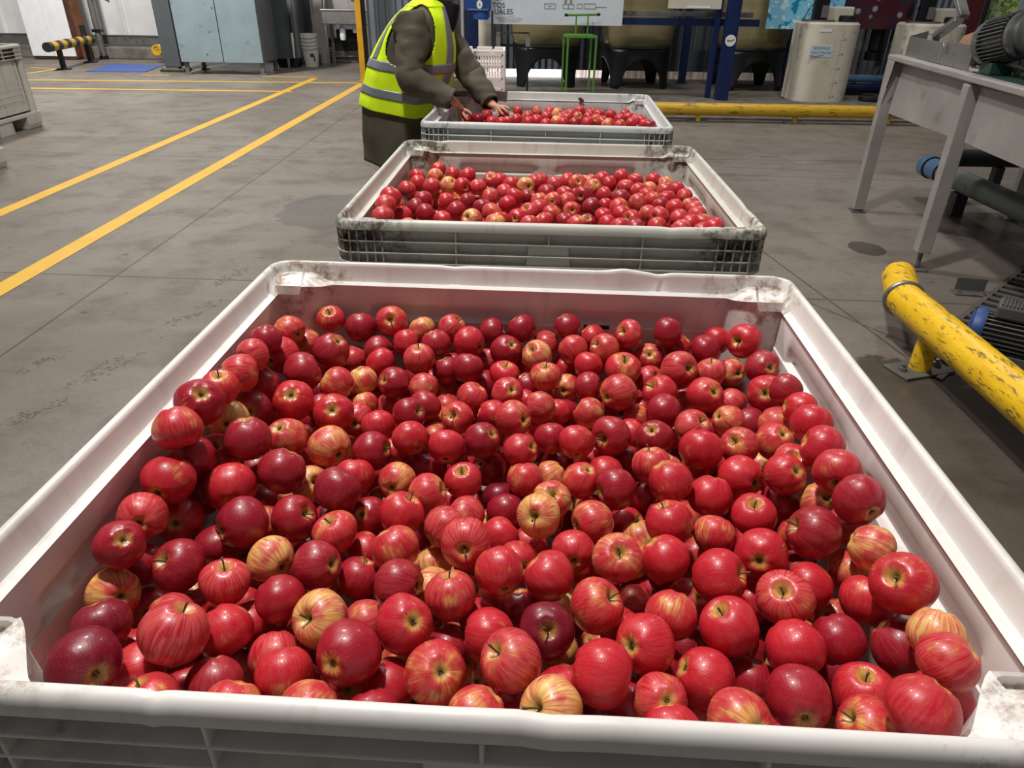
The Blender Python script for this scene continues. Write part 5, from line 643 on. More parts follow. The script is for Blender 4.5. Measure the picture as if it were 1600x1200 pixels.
FILL_MID = '''0.086 2.532 0.555 0.035;0.555 2.196 0.595 0.035;-0.233 2.776 0.567 0.035;0.299 2.601 0.545 0.035;0.223 2.792 0.56 0.035;0.195 1.998 0.547 0.035;-0.319 2.173 0.536 0.035;-0.024 2.176 0.566 0.035;-0.115 2.191 0.6 0.035;0.562 2.265 0.569 0.035;0.587 2.529 0.546 0.035;0.423 2.64 0.579 0.035;0.137 2.813 0.547 0.035;-0.338 2.096 0.634 0.035;0.291 2.67 0.583 0.035;0.012 2.8 0.59 0.035;0.257 2.904 0.605 0.035;-0.036 2.282 0.556 0.035;0.319 2.259 0.553 0.035;0.203 2.482 0.584 0.035;-0.005 2.48 0.541 0.035;-0.206 2.06 0.549 0.035;-0.163 2.173 0.549 0.035;-0.336 2.499 0.56 0.035;-0.217 2.519 0.547 0.035;0.123 2.292 0.568 0.035;0.292 2.399 0.544 0.035;0.087 2.137 0.586 0.035;-0.078 2.715 0.57 0.035;-0.121 2.341 0.545 0.035;0.388 2.518 0.577 0.035;-0.03 2.9 0.615 0.035;-0.196 2.313 0.575 0.035;0.336 2.045 0.571 0.035;0.03 2.506 0.604 0.035;0.147 2.423 0.538 0.035;0.205 2.874 0.542 0.035;0.065 2.065 0.572 0.035;0.387 2.388 0.595 0.035;0.236 2.137 0.599 0.035;-0.34 2.316 0.546 0.035;-0.181 2.846 0.544 0.035;0.494 2.034 0.577 0.035;0.47 2.674 0.54 0.035;-0.284 2.804 0.619 0.035;-0.03 2.556 0.595 0.035;-0.333 2.584 0.626 0.035;-0.356 2.746 0.542 0.035;-0.208 2.934 0.557 0.035;0.536 2.458 0.562 0.035;-0.348 2.252 0.605 0.035;-0.275 2.366 0.547 0.035;0.117 2.733 0.585 0.035;0.333 2.78 0.549 0.035;-0.116 2.909 0.576 0.035;-0.257 2.657 0.579 0.035;-0.056 2.822 0.552 0.035;0.356 2.89 0.588 0.035;0.453 2.234 0.548 0.035;-0.357 2.109 0.54 0.035;0.402 1.987 0.543 0.035;0.557 2.086 0.64 0.035;-0.104 2.46 0.564 0.035;0.359 2.724 0.595 0.035;0.126 2.198 0.626 0.035;-0.175 2.542 0.613 0.035;-0.097 2.108 0.543 0.035;-0.245 2.431 0.572 0.035;-0.346 2.673 0.537 0.035;-0.073 2.009 0.578 0.035;0.058 2.653 0.598 0.035;0.541 2.329 0.553 0.035;0.083 2.898 0.609 0.035;-0.324 2.839 0.544 0.035;-0.184 2.382 0.542 0.035;0.114 2.642 0.539 0.035;0.362 2.585 0.568 0.035;0.477 2.094 0.538 0.035;0.342 2.193 0.581 0.035;0.55 2.793 0.565 0.035;0.167 2.655 0.589 0.035;-0.202 2.236 0.547 0.035;-0.082 2.214 0.531 0.035;-0.122 2.654 0.585 0.035;-0.013 2.398 0.534 0.035;0.452 2.806 0.599 0.035;0.45 2.421 0.601 0.035;-0.045 2.104 0.59 0.035;0.136 2.228 0.539 0.035;0.055 2.381 0.581 0.035;0.249 2.278 0.534 0.035;0.141 2.888 0.565 0.035;0.363 2.102 0.605 0.035;-0.233 2.189 0.594 0.035;0.021 2.246 0.598 0.035;0.011 2.603 0.563 0.035;-0.282 2.581 0.566 0.035;0.577 2.628 0.601 0.035;0.166 2.572 0.576 0.035;0.577 2.041 0.581 0.035;-0.268 2.085 0.589 0.035;0.442 2.875 0.538 0.035;0.313 2.517 0.584 0.035;0.432 2.742 0.572 0.035;0.181 2.143 0.546 0.035;0.476 2.602 0.553 0.035;0.397 2.302 0.541 0.035;-0.336 2.162 0.658 0.035;0.353 2.14 0.534 0.035;0.535 2.719 0.546 0.035;-0.094 2.539 0.561 0.035;-0.36 2.612 0.568 0.035;0.224 2.535 0.534 0.035;0.059 2.732 0.54 0.035;0.209 2.407 0.585 0.035;0.025 2.323 0.55 0.035;-0.24 2.855 0.584 0.035;-0.138 2.052 0.577 0.035;0.493 2.536 0.583 0.035;0.575 2.128 0.536 0.035;0.449 2.15 0.626 0.035;0.285 2.727 0.54 0.035;0.478 2.79 0.536 0.035;-0.009 2.91 0.533 0.035;-0.246 2.543 0.613 0.035;-0.17 2.425 0.608 0.035;0.263 2.2 0.54 0.035;-0.29 2.278 0.579 0.035;0.6 2.853 0.548 0.035;0.586 2.383 0.564 0.035;0.035 2.007 0.53 0.035;0.136 2.077 0.539 0.035;0.22 2.316 0.598 0.035;-0.11 2.775 0.537 0.035;0.516 2.854 0.544 0.035;-0.195 2.707 0.564 0.035;0.516 2.13 0.589 0.035;-0.157 2.588 0.539 0.035;0.42 2.432 0.533 0.035;0.214 2.688 0.544 0.035;0.366 2.691 0.533 0.035;-0.353 2.425 0.532 0.035;-0.141 2.272 0.532 0.035;-0.166 2.77 0.585 0.035;0.278 2.84 0.536 0.035;-0.028 2.389 0.608 0.035;0.286 2.073 0.53 0.035;0.069 2.884 0.53 0.035;0.59 2.679 0.542 0.035;-0.334 2.366 0.592 0.035;0.472 2.48 0.543 0.035;0.152 2.513 0.53 0.035;-0.02 2.661 0.533 0.035;0.467 2.335 0.584 0.035;0.192 2.062 0.58 0.035;-0.191 2.625 0.6 0.035;-0.24 2.009 0.598 0.035;-0.066 2.605 0.531 0.035;0.046 2.255 0.532 0.035;0.416 2.064 0.569 0.035;0.336 2.332 0.552 0.035;0.018 2.165 0.625 0.035;0.223 2.615 0.562 0.035;-0.018 2.055 0.531 0.035;0.105 1.997 0.592 0.035;0.597 2.741 0.583 0.035;0.573 2.6 0.533 0.035;0.01 2.709 0.591 0.035;0.251 1.993 0.593 0.035;0.177 2.359 0.546 0.035;0.189 2.904 0.62 0.035;0.459 2.158 0.557 0.035;-0.349 2.793 0.595 0.035;0.207 2.214 0.578 0.035;0.272 2.458 0.582 0.035;-0.283 2.737 0.537 0.035;0.491 2.396 0.534 0.035;0.058 2.802 0.534 0.035;-0.249 2.14 0.538 0.035;0.17 2.135 0.625 0.035;0.135 2.394 0.599 0.035;0.235 2.7 0.626 0.035;0.497 2.267 0.601 0.035;0.398 2.81 0.552 0.035;-0.182 2.116 0.583 0.035;0.106 2.466 0.591 0.035;-0.371 2.238 0.538 0.035;0.343 2.448 0.563 0.035;0.075 2.191 0.544 0.035;-0.176 2.461 0.539 0.035;0.388 2.247 0.583 0.035;0.485 2.888 0.604 0.035;0.302 2.122 0.631 0.035;0.521 2.387 0.602 0.035;-0.01 2.752 0.537 0.035;0.305 1.991 0.535 0.035;-0.006 2.018 0.598 0.035;-0.111 2.124 0.635 0.035;0.301 2.913 0.541 0.035;-0.305 2.453 0.609 0.035;0.602 2.111 0.601 0.027;-0.304 2.741 0.607 0.031;-0.387 2.06 0.592 0.035;0.459 2.009 0.641 0.035;0.047 2.087 0.639 0.035;-0.391 2.212 0.64 0.031;0.337 2.288 0.489 0.035;-0.386 2.14 0.606 0.035;0.112 2.59 0.481 0.035;-0.08 2.672 0.474 0.035;0.366 1.987 0.606 0.035;-0.083 2.397 0.512 0.035;-0.303 2.671 0.47 0.035;0.536 2.024 0.632 0.031;0.306 2.775 0.606 0.027;-0.322 2.738 0.472 0.035;-0.039 2.541 0.517 0.035;-0.382 2.635 0.63 0.027;0.604 2.023 0.644 0.027'''
APPLES_FAR = '''-0.271 4.099 0.683 36.2 0.3 -0.18 -0.94 rn 717 187;-0.208 4.069 0.687 34 -0.6 -0.37 -0.71 dn 733 187;-0.166 4.207 0.685 34.3 -0 0.27 0.96 pn 747 181;-0.072 4.197 0.685 36.4 -0.49 -0.44 -0.76 dn 773 181;-0.132 3.995 0.684 35 -0.27 -0.47 -0.84 rn 755 191;0.008 4.35 0.685 34.1 0.86 0.02 0.51 rn 795 174;0.064 4.183 0.685 34.8 0.85 0.12 -0.51 pn 811 181;0.12 4.362 0.685 33.3 0.88 0.31 0.34 on 825 173;0.168 4.173 0.685 34.4 0.97 0.22 0.05 rn 840 181;-0 4.062 0.685 35.1 0.78 -0.21 -0.59 rn 793 187;0.11 4.029 0.685 37.6 -0.96 -0.28 0.08 rn 825 188;0.156 3.943 0.685 33.6 0.54 -0.29 -0.79 rn 839 192;0.233 4.287 0.687 35.8 0.86 -0.1 -0.51 yn 856 175;0.249 4.162 0.682 35.2 -0.97 -0.19 -0.18 pn 863 182;0.313 4.294 0.685 34.9 -0.74 0.02 -0.67 pn 878 175;0.279 4.099 0.688 36 0.84 0.14 0.52 rn 872 183;0.374 4.408 0.685 34.7 -0.23 0.21 0.95 rn 892 170;0.346 4.193 0.682 33.5 0.18 -0.94 0.29 os 890 180;0.214 4.022 0.685 36.5 0.87 -0.07 -0.48 yn 855 188;0.25 3.961 0.687 35.4 0.97 -0.19 -0.13 rn 867 190;0.315 3.989 0.685 36.5 0.56 -0.27 -0.78 dn 885 189;0.385 4.011 0.684 37.2 0.3 -0.24 -0.92 rn 904 188;0.432 4.321 0.683 36.3 -0.95 0.16 -0.26 rn 910 174;0.473 4.262 0.687 36.2 0.46 -0.04 0.89 rn 922 175;0.44 4.1 0.685 34.5 0.21 0.94 -0.27 oc 918 183;0.542 4.27 0.685 34.7 0.73 0.18 0.66 rn 941 175;0.569 4.11 0.685 35.2 0.88 -0.46 -0.09 rn 954 182;0.634 4.207 0.683 34.6 -0.13 0.1 0.99 rn 969 178;0.49 3.959 0.684 37.6 -0.51 0.36 0.78 yn 937 190;0.62 3.999 0.685 35.5 -0.8 0.3 0.52 rn 973 187;0.68 3.945 0.689 35.6 0.94 -0.21 -0.28 rn 994 188;0.685 4.081 0.687 33.3 0.58 -0.06 0.81 rn 988 182;0.549 3.917 0.686 35.3 0.88 -0.32 0.36 pn 955 191;0.469 4.035 0.685 37.2 -0.77 0.32 -0.55 rn 928 186;0.403 4.157 0.687 34.5 -0.98 0.01 0.2 rn 905 180;0.192 4.346 0.683 36.9 -0.95 -0.13 0.29 pn 845 174;-0.045 4.01 0.684 34.2 -0.12 0.1 0.99 pn 780 190;0.064 3.972 0.685 34.9 0.96 0.08 0.26 rn 812 191;0.666 4.146 0.685 35.1 0.69 -0.1 -0.72 pn 980 180;0.621 4.285 0.685 37.5 -0.72 0.3 0.62 rn 962 174;0.665 3.713 0.72 36.7 0.04 0.26 0.96 dn 1002 190;-0.079 3.953 0.687 33.2 -0 0.07 -1 rn 770 192'''
FILL_FAR = '''0.326 4.406 0.6 0.035;-0.056 3.701 0.59 0.035;0.111 3.993 0.59 0.035;0.584 3.633 0.621 0.035;0.567 3.956 0.617 0.035;0.391 4.194 0.575 0.035;-0.02 4.003 0.615 0.035;0.475 4.458 0.63 0.035;0.149 4.309 0.585 0.035;0.637 4.058 0.581 0.035;-0.15 3.788 0.598 0.035;-0.225 4.345 0.614 0.035;0.154 3.855 0.571 0.035;0.463 3.782 0.614 0.035;0.019 3.937 0.585 0.035;-0.249 4.478 0.595 0.035;-0.132 4.301 0.591 0.035;0.659 4.254 0.581 0.035;0.314 3.822 0.575 0.035;0.485 3.631 0.581 0.035;-0.201 3.712 0.61 0.035;0.219 4.456 0.618 0.035;0.197 4.013 0.586 0.035;0.418 3.843 0.607 0.035;-0.306 4.069 0.591 0.035;-0.031 4.305 0.595 0.035;0.149 4.49 0.576 0.035;0.233 3.857 0.573 0.035;0.326 4.136 0.621 0.035;0.196 3.592 0.598 0.035;0.105 4.248 0.643 0.035;0.466 4.317 0.574 0.035;-0.021 3.77 0.616 0.035;0.438 3.976 0.584 0.035;0.296 3.897 0.586 0.035;0.315 3.611 0.604 0.035;0.614 3.876 0.642 0.035;0.615 4.132 0.621 0.035;-0.098 4.111 0.618 0.035;0.52 3.691 0.624 0.035;-0.136 4.448 0.613 0.035;-0.196 4.025 0.625 0.035;0.52 3.761 0.578 0.035;0.481 3.866 0.587 0.035;0.445 3.906 0.646 0.035;0.466 4.167 0.577 0.035;-0.082 4.378 0.622 0.035;0.012 4.164 0.625 0.035;0.152 3.701 0.575 0.035;0.011 4.068 0.581 0.035;0.622 4.375 0.589 0.035;0.274 3.674 0.613 0.035;-0.076 4.479 0.598 0.035;0.202 4.26 0.618 0.035;0.182 4.375 0.605 0.035;0.418 4.239 0.631 0.035;0.439 3.705 0.621 0.035;0.087 4.378 0.592 0.035;0.247 3.753 0.616 0.035;0.102 4.1 0.622 0.035;-0.288 4.187 0.575 0.035;-0.29 4.28 0.601 0.035;-0.32 3.671 0.624 0.035;0.213 3.913 0.607 0.035;0.202 4.101 0.628 0.035;0.357 3.689 0.594 0.035;-0.217 4.259 0.603 0.035;-0.322 3.743 0.585 0.035;0.593 3.831 0.585 0.035;0.249 4.204 0.573 0.035;0.344 3.985 0.609 0.035;0.429 4.105 0.588 0.035;0.066 3.723 0.606 0.035;0.339 4.491 0.587 0.035;0.244 4.31 0.579 0.035;-0.174 4.124 0.576 0.035;-0.117 3.929 0.621 0.035;0.083 3.84 0.61 0.035;0.269 3.975 0.619 0.035;-0.049 4.173 0.587 0.035;0.604 3.915 0.575 0.035;0.498 4.376 0.617 0.035;-0.001 3.661 0.577 0.035;-0.081 3.814 0.593 0.035;0.556 4.206 0.576 0.035;-0.012 4.38 0.584 0.035;0.363 4.325 0.583 0.035;-0.136 4.172 0.629 0.035;0.622 3.716 0.59 0.035;0.544 3.871 0.628 0.035;-0.042 3.889 0.599 0.035;0.061 4.454 0.611 0.035;-0.074 3.634 0.622 0.035;0.547 4.426 0.61 0.035;0.555 4.323 0.577 0.035;-0.005 4.506 0.605 0.035;0.032 4.221 0.585 0.035;-0.217 3.896 0.587 0.035;0.586 3.723 0.679 0.035;0.1 3.589 0.615 0.035;0.066 4.294 0.593 0.035;-0.112 3.999 0.583 0.035;0.098 3.904 0.589 0.035;-0.295 3.989 0.582 0.035;0.513 4.101 0.58 0.035;-0.184 4.293 0.654 0.035;0.312 4.276 0.575 0.035;-0.31 3.895 0.582 0.035;0.371 4.06 0.618 0.035;0.303 4.207 0.62 0.035;-0.205 4.146 0.644 0.035;0.562 4.053 0.594 0.035;-0.106 3.879 0.575 0.035;-0.277 3.842 0.613 0.035;0.491 4.195 0.655 0.035;0.141 4.149 0.574 0.035;0.567 4.364 0.645 0.035;-0.21 3.635 0.582 0.035;0.389 3.581 0.57 0.035;0.386 3.765 0.604 0.035;0.185 3.787 0.594 0.035;-0.231 3.777 0.625 0.035;0.51 4.008 0.624 0.035;0.359 3.926 0.571 0.035;-0.217 4.18 0.585 0.035;0.402 4.48 0.649 0.035;0.257 4.123 0.578 0.035;0.476 4.248 0.572 0.035;-0.282 4.404 0.613 0.035;-0.193 4.426 0.574 0.035;0.401 3.633 0.617 0.035;0.675 4.422 0.626 0.035;0.289 4.457 0.649 0.035;0.422 4.401 0.577 0.035;-0.269 3.993 0.649 0.035;-0.244 4.107 0.589 0.035;0.018 3.597 0.618 0.035;0.064 3.906 0.653 0.035;-0.126 3.709 0.589 0.035;0.284 3.873 0.654 0.035;-0.294 4.161 0.64 0.035;0.277 4.355 0.648 0.035;-0.038 4.123 0.653 0.035;-0.195 3.95 0.651 0.035;0.43 4.472 0.577 0.035;-0.05 4.246 0.636 0.035;0.469 3.563 0.601 0.035;0.252 4.053 0.573 0.035;0.529 3.915 0.576 0.035;0.137 4.433 0.619 0.035;0.593 4.268 0.616 0.035;0.642 3.944 0.629 0.035;0.079 3.655 0.583 0.035;0.201 3.671 0.62 0.035;0.356 3.877 0.625 0.035;-0.06 4.049 0.576 0.035;0.048 4.011 0.62 0.035;0.622 3.991 0.577 0.035;-0.181 3.964 0.573 0.035;0.629 3.795 0.657 0.035'''
# ------------------------------------------------------------------ apples
AP = apple_material('apple_skin', True)
APS = apple_material('apple_skin_of_the_heap', False)
def apple_shape(seed, nu=30, nv=22):
    r = random.Random(seed)
    con = r.uniform(.03, .13); hgt = r.uniform(.86, .95); a1, p1 = r.uniform(.0, .03), r.uniform(0, 6); a2, p2 = r.uniform(.005, .02), r.uniform(0, 6)
    vs = []
    for i in range(nv + 1):
        th = PI * i / nv
        st, ct = math.sin(th), math.cos(th)
        for j in range(nu):
            ph = 2 * PI * j / nu
            x = st * (1 + con * ct - con * .35)
            x = abs(x) ** .94
            z = ct * hgt
            z -= .40 * math.exp(-(x / .23) ** 2) if ct > 0 else 0
            z += .24 * math.exp(-(x / .24) ** 2) if ct < 0 else 0
            k = 1 + a1 * math.cos(2 * ph + p1) + a2 * math.cos(3 * ph + p2) + .022 * math.cos(5 * ph) * (1 if ct < 0 else .4) * (1 - abs(ct)) ** .3
            z += .028 * math.cos(5 * ph) * math.exp(-((x - .45) / .2) ** 2) * (1 if ct < 0 else .6)
            vs.append((x * k * math.cos(ph), x * k * math.sin(ph), z))
    fs = []
    for i in range(nv):
        for j in range(nu):
            a, b, c_, d = i * nu + j, i * nu + (j + 1) % nu, (i + 1) * nu + (j + 1) % nu, (i + 1) * nu + j
            fs.append((d, c_, b, a))
    v = np.array(vs); v /= np.sqrt((v ** 2).sum(1)).max()
    return v, fs
def apple_mesh(seed, nu, nv):
    v, fs = apple_shape(seed, nu, nv)
    me = bpy.data.meshes.new('apple'); me.from_pydata(v.tolist(), [], fs); me.validate()
    bm = bmesh.new(); bm.from_mesh(me); bmesh.ops.remove_doubles(bm, verts=bm.verts, dist=1e-4); bmesh.ops.recalc_face_normals(bm, faces=bm.faces)
    for f in bm.faces: f.smooth = True
    bm.to_mesh(me); bm.free(); me.materials.append(AP)
    return me
APPLES = [apple_mesh(11 + k, 34, 26) for k in range(7)]
def stem_mesh(k):
    r = random.Random(50 + k); bx, by = r.uniform(-.16, .16), r.uniform(-.16, .16); top = r.uniform(.90, 1.20)
    m = MB(); pts = [(bx * t * t, by * t * t, .44 + (top - .44) * t) for t in (0, .25, .5, .75, 1)]
    m.tube(pts, [.040, .032, .030, .034, .050], 8); me = m.mesh('stem'); me.materials.append(M['stemm'])
    for p in me.polygons: p.use_smooth = True
    return me
STEMS = [stem_mesh(k) for k in range(5)]
def calyx_mesh():
    m = MB()
    for k in range(5):
        a = 2 * PI * k / 5; c, s = math.cos(a), math.sin(a)
        m.prism([(.02 * c - .03 * s, .02 * s + .03 * c, -.60), (.02 * c + .03 * s, .02 * s - .03 * c, -.60), (.10 * c, .10 * s, -.735)], (0, 0, 0), (-.02 * c, -.02 * s, -.03))
    m.lathe([(.055, -.66), (.05, -.60)], 8)
    me = m.mesh('calyx'); me.materials.append(M['calyxm']); return me
CALYX = calyx_mesh()
TINT = {'d': (.93, .62, .10), 'r': (.80, .12, .22), 'p': (.74, .26, .75), 'o': (.63, .08, .45), 'y': (.47, .04, .55), 'v': (1.0, .98, .0), 'g': (.0, .1, .1)}
LOOK = {'d': 'dark crimson', 'r': 'bright red', 'p': 'pinkish striped', 'o': 'orange-flushed red', 'y': 'yellow-cheeked', 'v': 'purplish dark', 'g': 'greenish yellow'}
POLE = {'s': ' showing its stem', 'c': ' showing its blossom end', 'n': ''}
ONES = 'zero one two three four five six seven eight nine ten eleven twelve thirteen fourteen fifteen sixteen seventeen eighteen nineteen'.split()
TENS = '0 0 twenty thirty forty fifty sixty seventy eighty ninety'.split()
def words(n):
    return ONES[n] if n < 20 else TENS[n // 10] + ('-' + ONES[n % 10] if n % 10 else '')
def parse(s): return [a.split() for a in s.split(';')]
def tint_of(code, r):
    c = TINT[code]; j = lambda v, s: min(1, max(0, v + r.uniform(-s, s)))
    return (j(c[0], .07), j(c[1], .10), j(c[2], .12), r.random())
SEEN = {}
def place_apple(rec, where, group, i):
    x, y, z, R, ax, ay, az = [float(v) for v in rec[:7]]; code, px, py = rec[7], int(rec[8]), int(rec[9])
    r = random.Random(1000 + i)
    o = bpy.data.objects.new('apple', APPLES[i % 7]); C.objects.link(o)
    q = Vector((0, 0, 1)).rotation_difference(Vector((ax, ay, az)).normalized()) @ Quaternion((0, 0, 1), r.uniform(0, 6.28))
    o.rotation_mode = 'QUATERNION'; o.rotation_quaternion = q; o.location = (x, y, z); s = R / 1000.0 * .992; o.scale = (s, s, s)
    o.color = tint_of(code[0], r)
    X, Y = px / 16.0, py / 12.0
    lab = f"{LOOK[code[0]]} apple{POLE[code[1]]}, {where} bin, {words(round(X))} percent across the photo, {words(round(Y))} down"
    if lab in SEEN: lab = lab.replace('percent', 'and a half percent') if 'half' not in lab else lab
    if lab in SEEN: lab = lab.replace('apple', 'topmost apple')
    SEEN[lab] = 1
    tag(o, lab, 'apple', group)
    if code[1] == 's':
        st = bpy.data.objects.new('stem', STEMS[i % 5]); C.objects.link(st); st.parent = o
    elif code[1] == 'c':
        st = bpy.data.objects.new('calyx', CALYX); C.objects.link(st); st.parent = o
    return o
near, mid_, far_ = parse(APPLES_NEAR), parse(APPLES_MID), parse(APPLES_FAR)
i = 0
for rec in near:
    place_apple(rec, 'near', 'apples in the near bin', i); i += 1
mid_ord = sorted(mid_, key=lambda r: -int(r[9]))
MID_N = 34
HELD = {0, 3}
for rec in mid_ord[:MID_N]:
    place_apple(rec, 'middle', 'apples in the middle bin', i); i += 1
held = []
for k, lab in ((0, "bright red apple gripped under the worker's bare nearer hand"), (3, "large dark red apple under the worker's farther hand")):
    o = place_apple(far_[k], 'far', 'apples in the far bin', i); i += 1
    o['label'] = lab; held.append(o)
# the remaining apples, too many to single out: one heap
def heap(recs, fill):
    V, F, Lc, Tn = [], [], [], []
    shp = [apple_shape(70 + k, 18, 14) for k in range(4)]
    b = 0; r = random.Random(5)
    items = [([float(v) for v in rec[:7]], rec[7][0]) for rec in recs]
    for f in fill:
        p = [float(v) for v in f]
        items.append((p[:3] + [p[3] * 1000 if len(p) > 3 else 35.0, r.uniform(-1, 1), r.uniform(-1, 1), r.uniform(-1, 1)], r.choice('ddrrpdoy')))
    for (x, y, z, R, ax, ay, az), code in items:
        v, fs = shp[r.randrange(4)]
        q = (Vector((0, 0, 1)).rotation_difference(Vector((ax, ay, az)).normalized()) @ Quaternion((0, 0, 1), r.uniform(0, 6.28))).to_matrix()
        w = (np.array(q) @ v.T).T * (R / 1000.0 * .99) + np.array((x, y, z))
        V.append(w); Lc.append(v); tn = tint_of(code, r); Tn.append(np.tile(tn, (len(v), 1)))
        F.extend([tuple(b + k for k in f) for f in fs]); b += len(v)
    V = np.concatenate(V); Lc = np.concatenate(Lc); Tn = np.concatenate(Tn)
    me = bpy.data.meshes.new('apples'); me.from_pydata(V.tolist(), [], F)
    a = me.attributes.new('lco', 'FLOAT_VECTOR', 'POINT'); a.data.foreach_set('vector', Lc.astype(np.float32).ravel())
    a = me.attributes.new('tint', 'FLOAT_COLOR', 'POINT'); a.data.foreach_set('color', Tn.astype(np.float32).ravel())
    me.polygons.foreach_set('use_smooth', [True] * len(me.polygons)); me.update()
    me.materials.append(APS)
    o = bpy.data.objects.new('apples', me); C.objects.link(o)
    return o
hp = heap(mid_ord[MID_N:] + [r for k, r in enumerate(far_) if k not in HELD], parse(FILL_NEAR) + parse(FILL_MID) + parse(FILL_FAR))
tag(hp, 'remaining red apples heaped in the bins, mostly deeper or farther back', 'apples', 'apples in the bins', 'stuff')
# ------------------------------------------------------------------ the worker
PY = 4.30
def worker():
    t = thing('person', 'person in a yellow reflective vest and olive coat bending over the far bin', 'person', (-.70, PY, 0))
    base_ = Vector((-.70, PY, 0))
    sections = [(.40, -.885, -.560, .185), (.55, -.880, -.545, .19), (.70, -.868, -.530, .195), (.77, -.852, -.475, .198), (.82, -.838, -.415, .20), (.90, -.812, -.375, .205), (1.0, -.768, -.355, .21), (1.10, -.708, -.365, .21), (1.17, -.650, -.385, .195), (1.215, -.59, -.405, .155), (1.245, -.54, -.42, .10), (1.262, -.51, -.43, .07)]
    def sec(z):
        q = [sec0(min(1.262, max(.40, z + d))) for d in (-.045, -.03, -.015, 0, .015, .03, .045)]
        if z > 1.22 or z < .45: return sec0(z)
        return [sum(p[i] for p in q) / 7 for i in range(3)]
    def sec0(z):
        for a, b in zip(sections, sections[1:]):
            if a[0] <= z <= b[0]:
                k = (z - a[0]) / (b[0] - a[0]); return [a[i] + (b[i] - a[i]) * k for i in range(1, 4)]
        return list(sections[0][1:]) if z < sections[0][0] else list(sections[-1][1:])
    def torso_pt(z, a, grow=0.0, fold=0.0):
        xb, xf, hw = sec(z)
        cx, rx = (xb + xf) / 2, (xf - xb) / 2
        ca, sa = math.cos(a), math.sin(a)
        e = .8
        x = cx + math.copysign(abs(ca) ** e, ca) * (rx + grow); y = PY + math.copysign(abs(sa) ** e, sa) * (hw + grow)
        n = noise.noise(Vector((x * 5, y * 5, z * 7))) * fold + math.sin(a * 7 + z * 4) * fold * .5
        tilt = -.18 * (min(x, -.56) + .72) * max(0, min(1, (1.15 - z) / .4))
        return Vector((x + math.cos(a) * n, y + math.sin(a) * n, z + tilt))
    # arms: shoulder, elbow, wrist
    sR, eR, wR = Vector((-.535, PY - .215, 1.165)), onY(624, 126, PY - .33), onY(693, 160, PY - .36)
    sL, eL, wL = Vector((-.47, PY + .20, 1.15)), onY(722, 122, PY + .10), onY(752, 163, PY - .03)
    # ---- body with hands: one continuous surface grown from a skeleton
    V, E, Rr = [], [], []
    def jv(p, r, parent=None, r2=None):
        V.append(Vector(p)); Rr.append((r, r2 or r)); i_ = len(V) - 1
        if parent is not None: E.append((parent, i_))
        return i_
    pelvis = jv((-.72, PY, .78), .12)
    chest = jv((-.62, PY, 1.02), .12, jv((-.68, PY, .90), .11, pelvis))
    neck0 = jv((-.505, PY, 1.20), .07, chest)
    neck = jv((-.455, PY, 1.235), .05, neck0)
    h1 = jv((-.405, PY, 1.295), .066, neck); h2 = jv((-.385, PY, 1.365), .088, h1); h3 = jv((-.40, PY, 1.42), .072, h2)
    jaw = jv((-.335, PY, 1.252), .040, h1)
    for s_ in (-1, 1):
        hip = jv((-.72, PY + s_ * .09, .74), .085, pelvis); kn = jv((-.715, PY + s_ * .105, .42), .055, hip); an = jv((-.73, PY + s_ * .11, .09), .042, kn); jv((-.62, PY + s_ * .12, .04), .035, an)
    hands = []
    for (s_, e_, w_), ap, u, heads in (((sR, eR, wR), held[0], Vector((-.62, .05, .78)), ((0.75, .18), (1.55, -.02), (2.15, -.05), (2.70, -.10), (-.95, .0))),
                                      ((sL, eL, wL), held[1], Vector((-.66, .20, .72)), ((.35, .1), (1.05, .0), (1.65, 0), (2.2, -.05), (-1.1, .0)))):
        sh = jv(s_, .060, chest); m1 = jv((s_ + e_) / 2, .048, sh); el = jv(e_, .042, m1); m2 = jv((e_ + w_) / 2, .036, el)
        wr = jv(w_, .024, m2, .030)
        A = ap.location.copy(); R = ap.scale[0]
        u = u.normalized(); ex = Vector((1, 0, 0)); a1 = (ex - u * ex.dot(u)).normalized(); a2 = u.cross(a1)   # a2 points towards -Y or +Y
        if a2.y > 0: a2 = -a2
        palm_c = A + u * (R + .030)
        pm_ = jv(w_.lerp(palm_c, .55), .026, wr, .016); pe = jv(palm_c, .028, pm_, .013)
        for k, (h, dr) in enumerate(heads):
            hd = a1 * math.cos(h) + a2 * math.sin(h)
            thumb = k == 4
            rad = .0088 if not thumb else .0102
            L = (1.0, 1.08, 1.0, .82, .72)[k]
            prev = pe if not thumb else pm_
            for q, (al, lift, rk) in enumerate(((.50, .011, 1.1), (.95, .011, 1.0), (1.35, .0105, .92), (1.65, .010, .75))):
                if thumb and q == 3: continue
                an = al * L
                p = A + (u * math.cos(an) + hd * math.sin(an)) * (R + lift)
                prev = jv(p, rad * rk, prev)
    me = bpy.data.meshes.new('body'); me.from_pydata([tuple(v - base_) for v in V], E, [])
    o = bpy.data.objects.new('body', me); C.objects.link(o)
    sk = o.modifiers.new('skin', 'SKIN'); sk.use_smooth_shade = True; sk.branch_smoothing = .3
    for d, r in zip(me.skin_vertices[0].data, Rr): d.radius = r
    me.skin_vertices[0].data[0].use_root = True
    su = o.modifiers.new('sub', 'SUBSURF'); su.levels = 2; su.render_levels = 2
    dg = bpy.context.evaluated_depsgraph_get(); dg.update()
    baked = bpy.data.meshes.new_from_object(o.evaluated_get(dg))
    o.modifiers.clear(); o.data = baked; bpy.data.meshes.remove(me); baked.name = 'body'
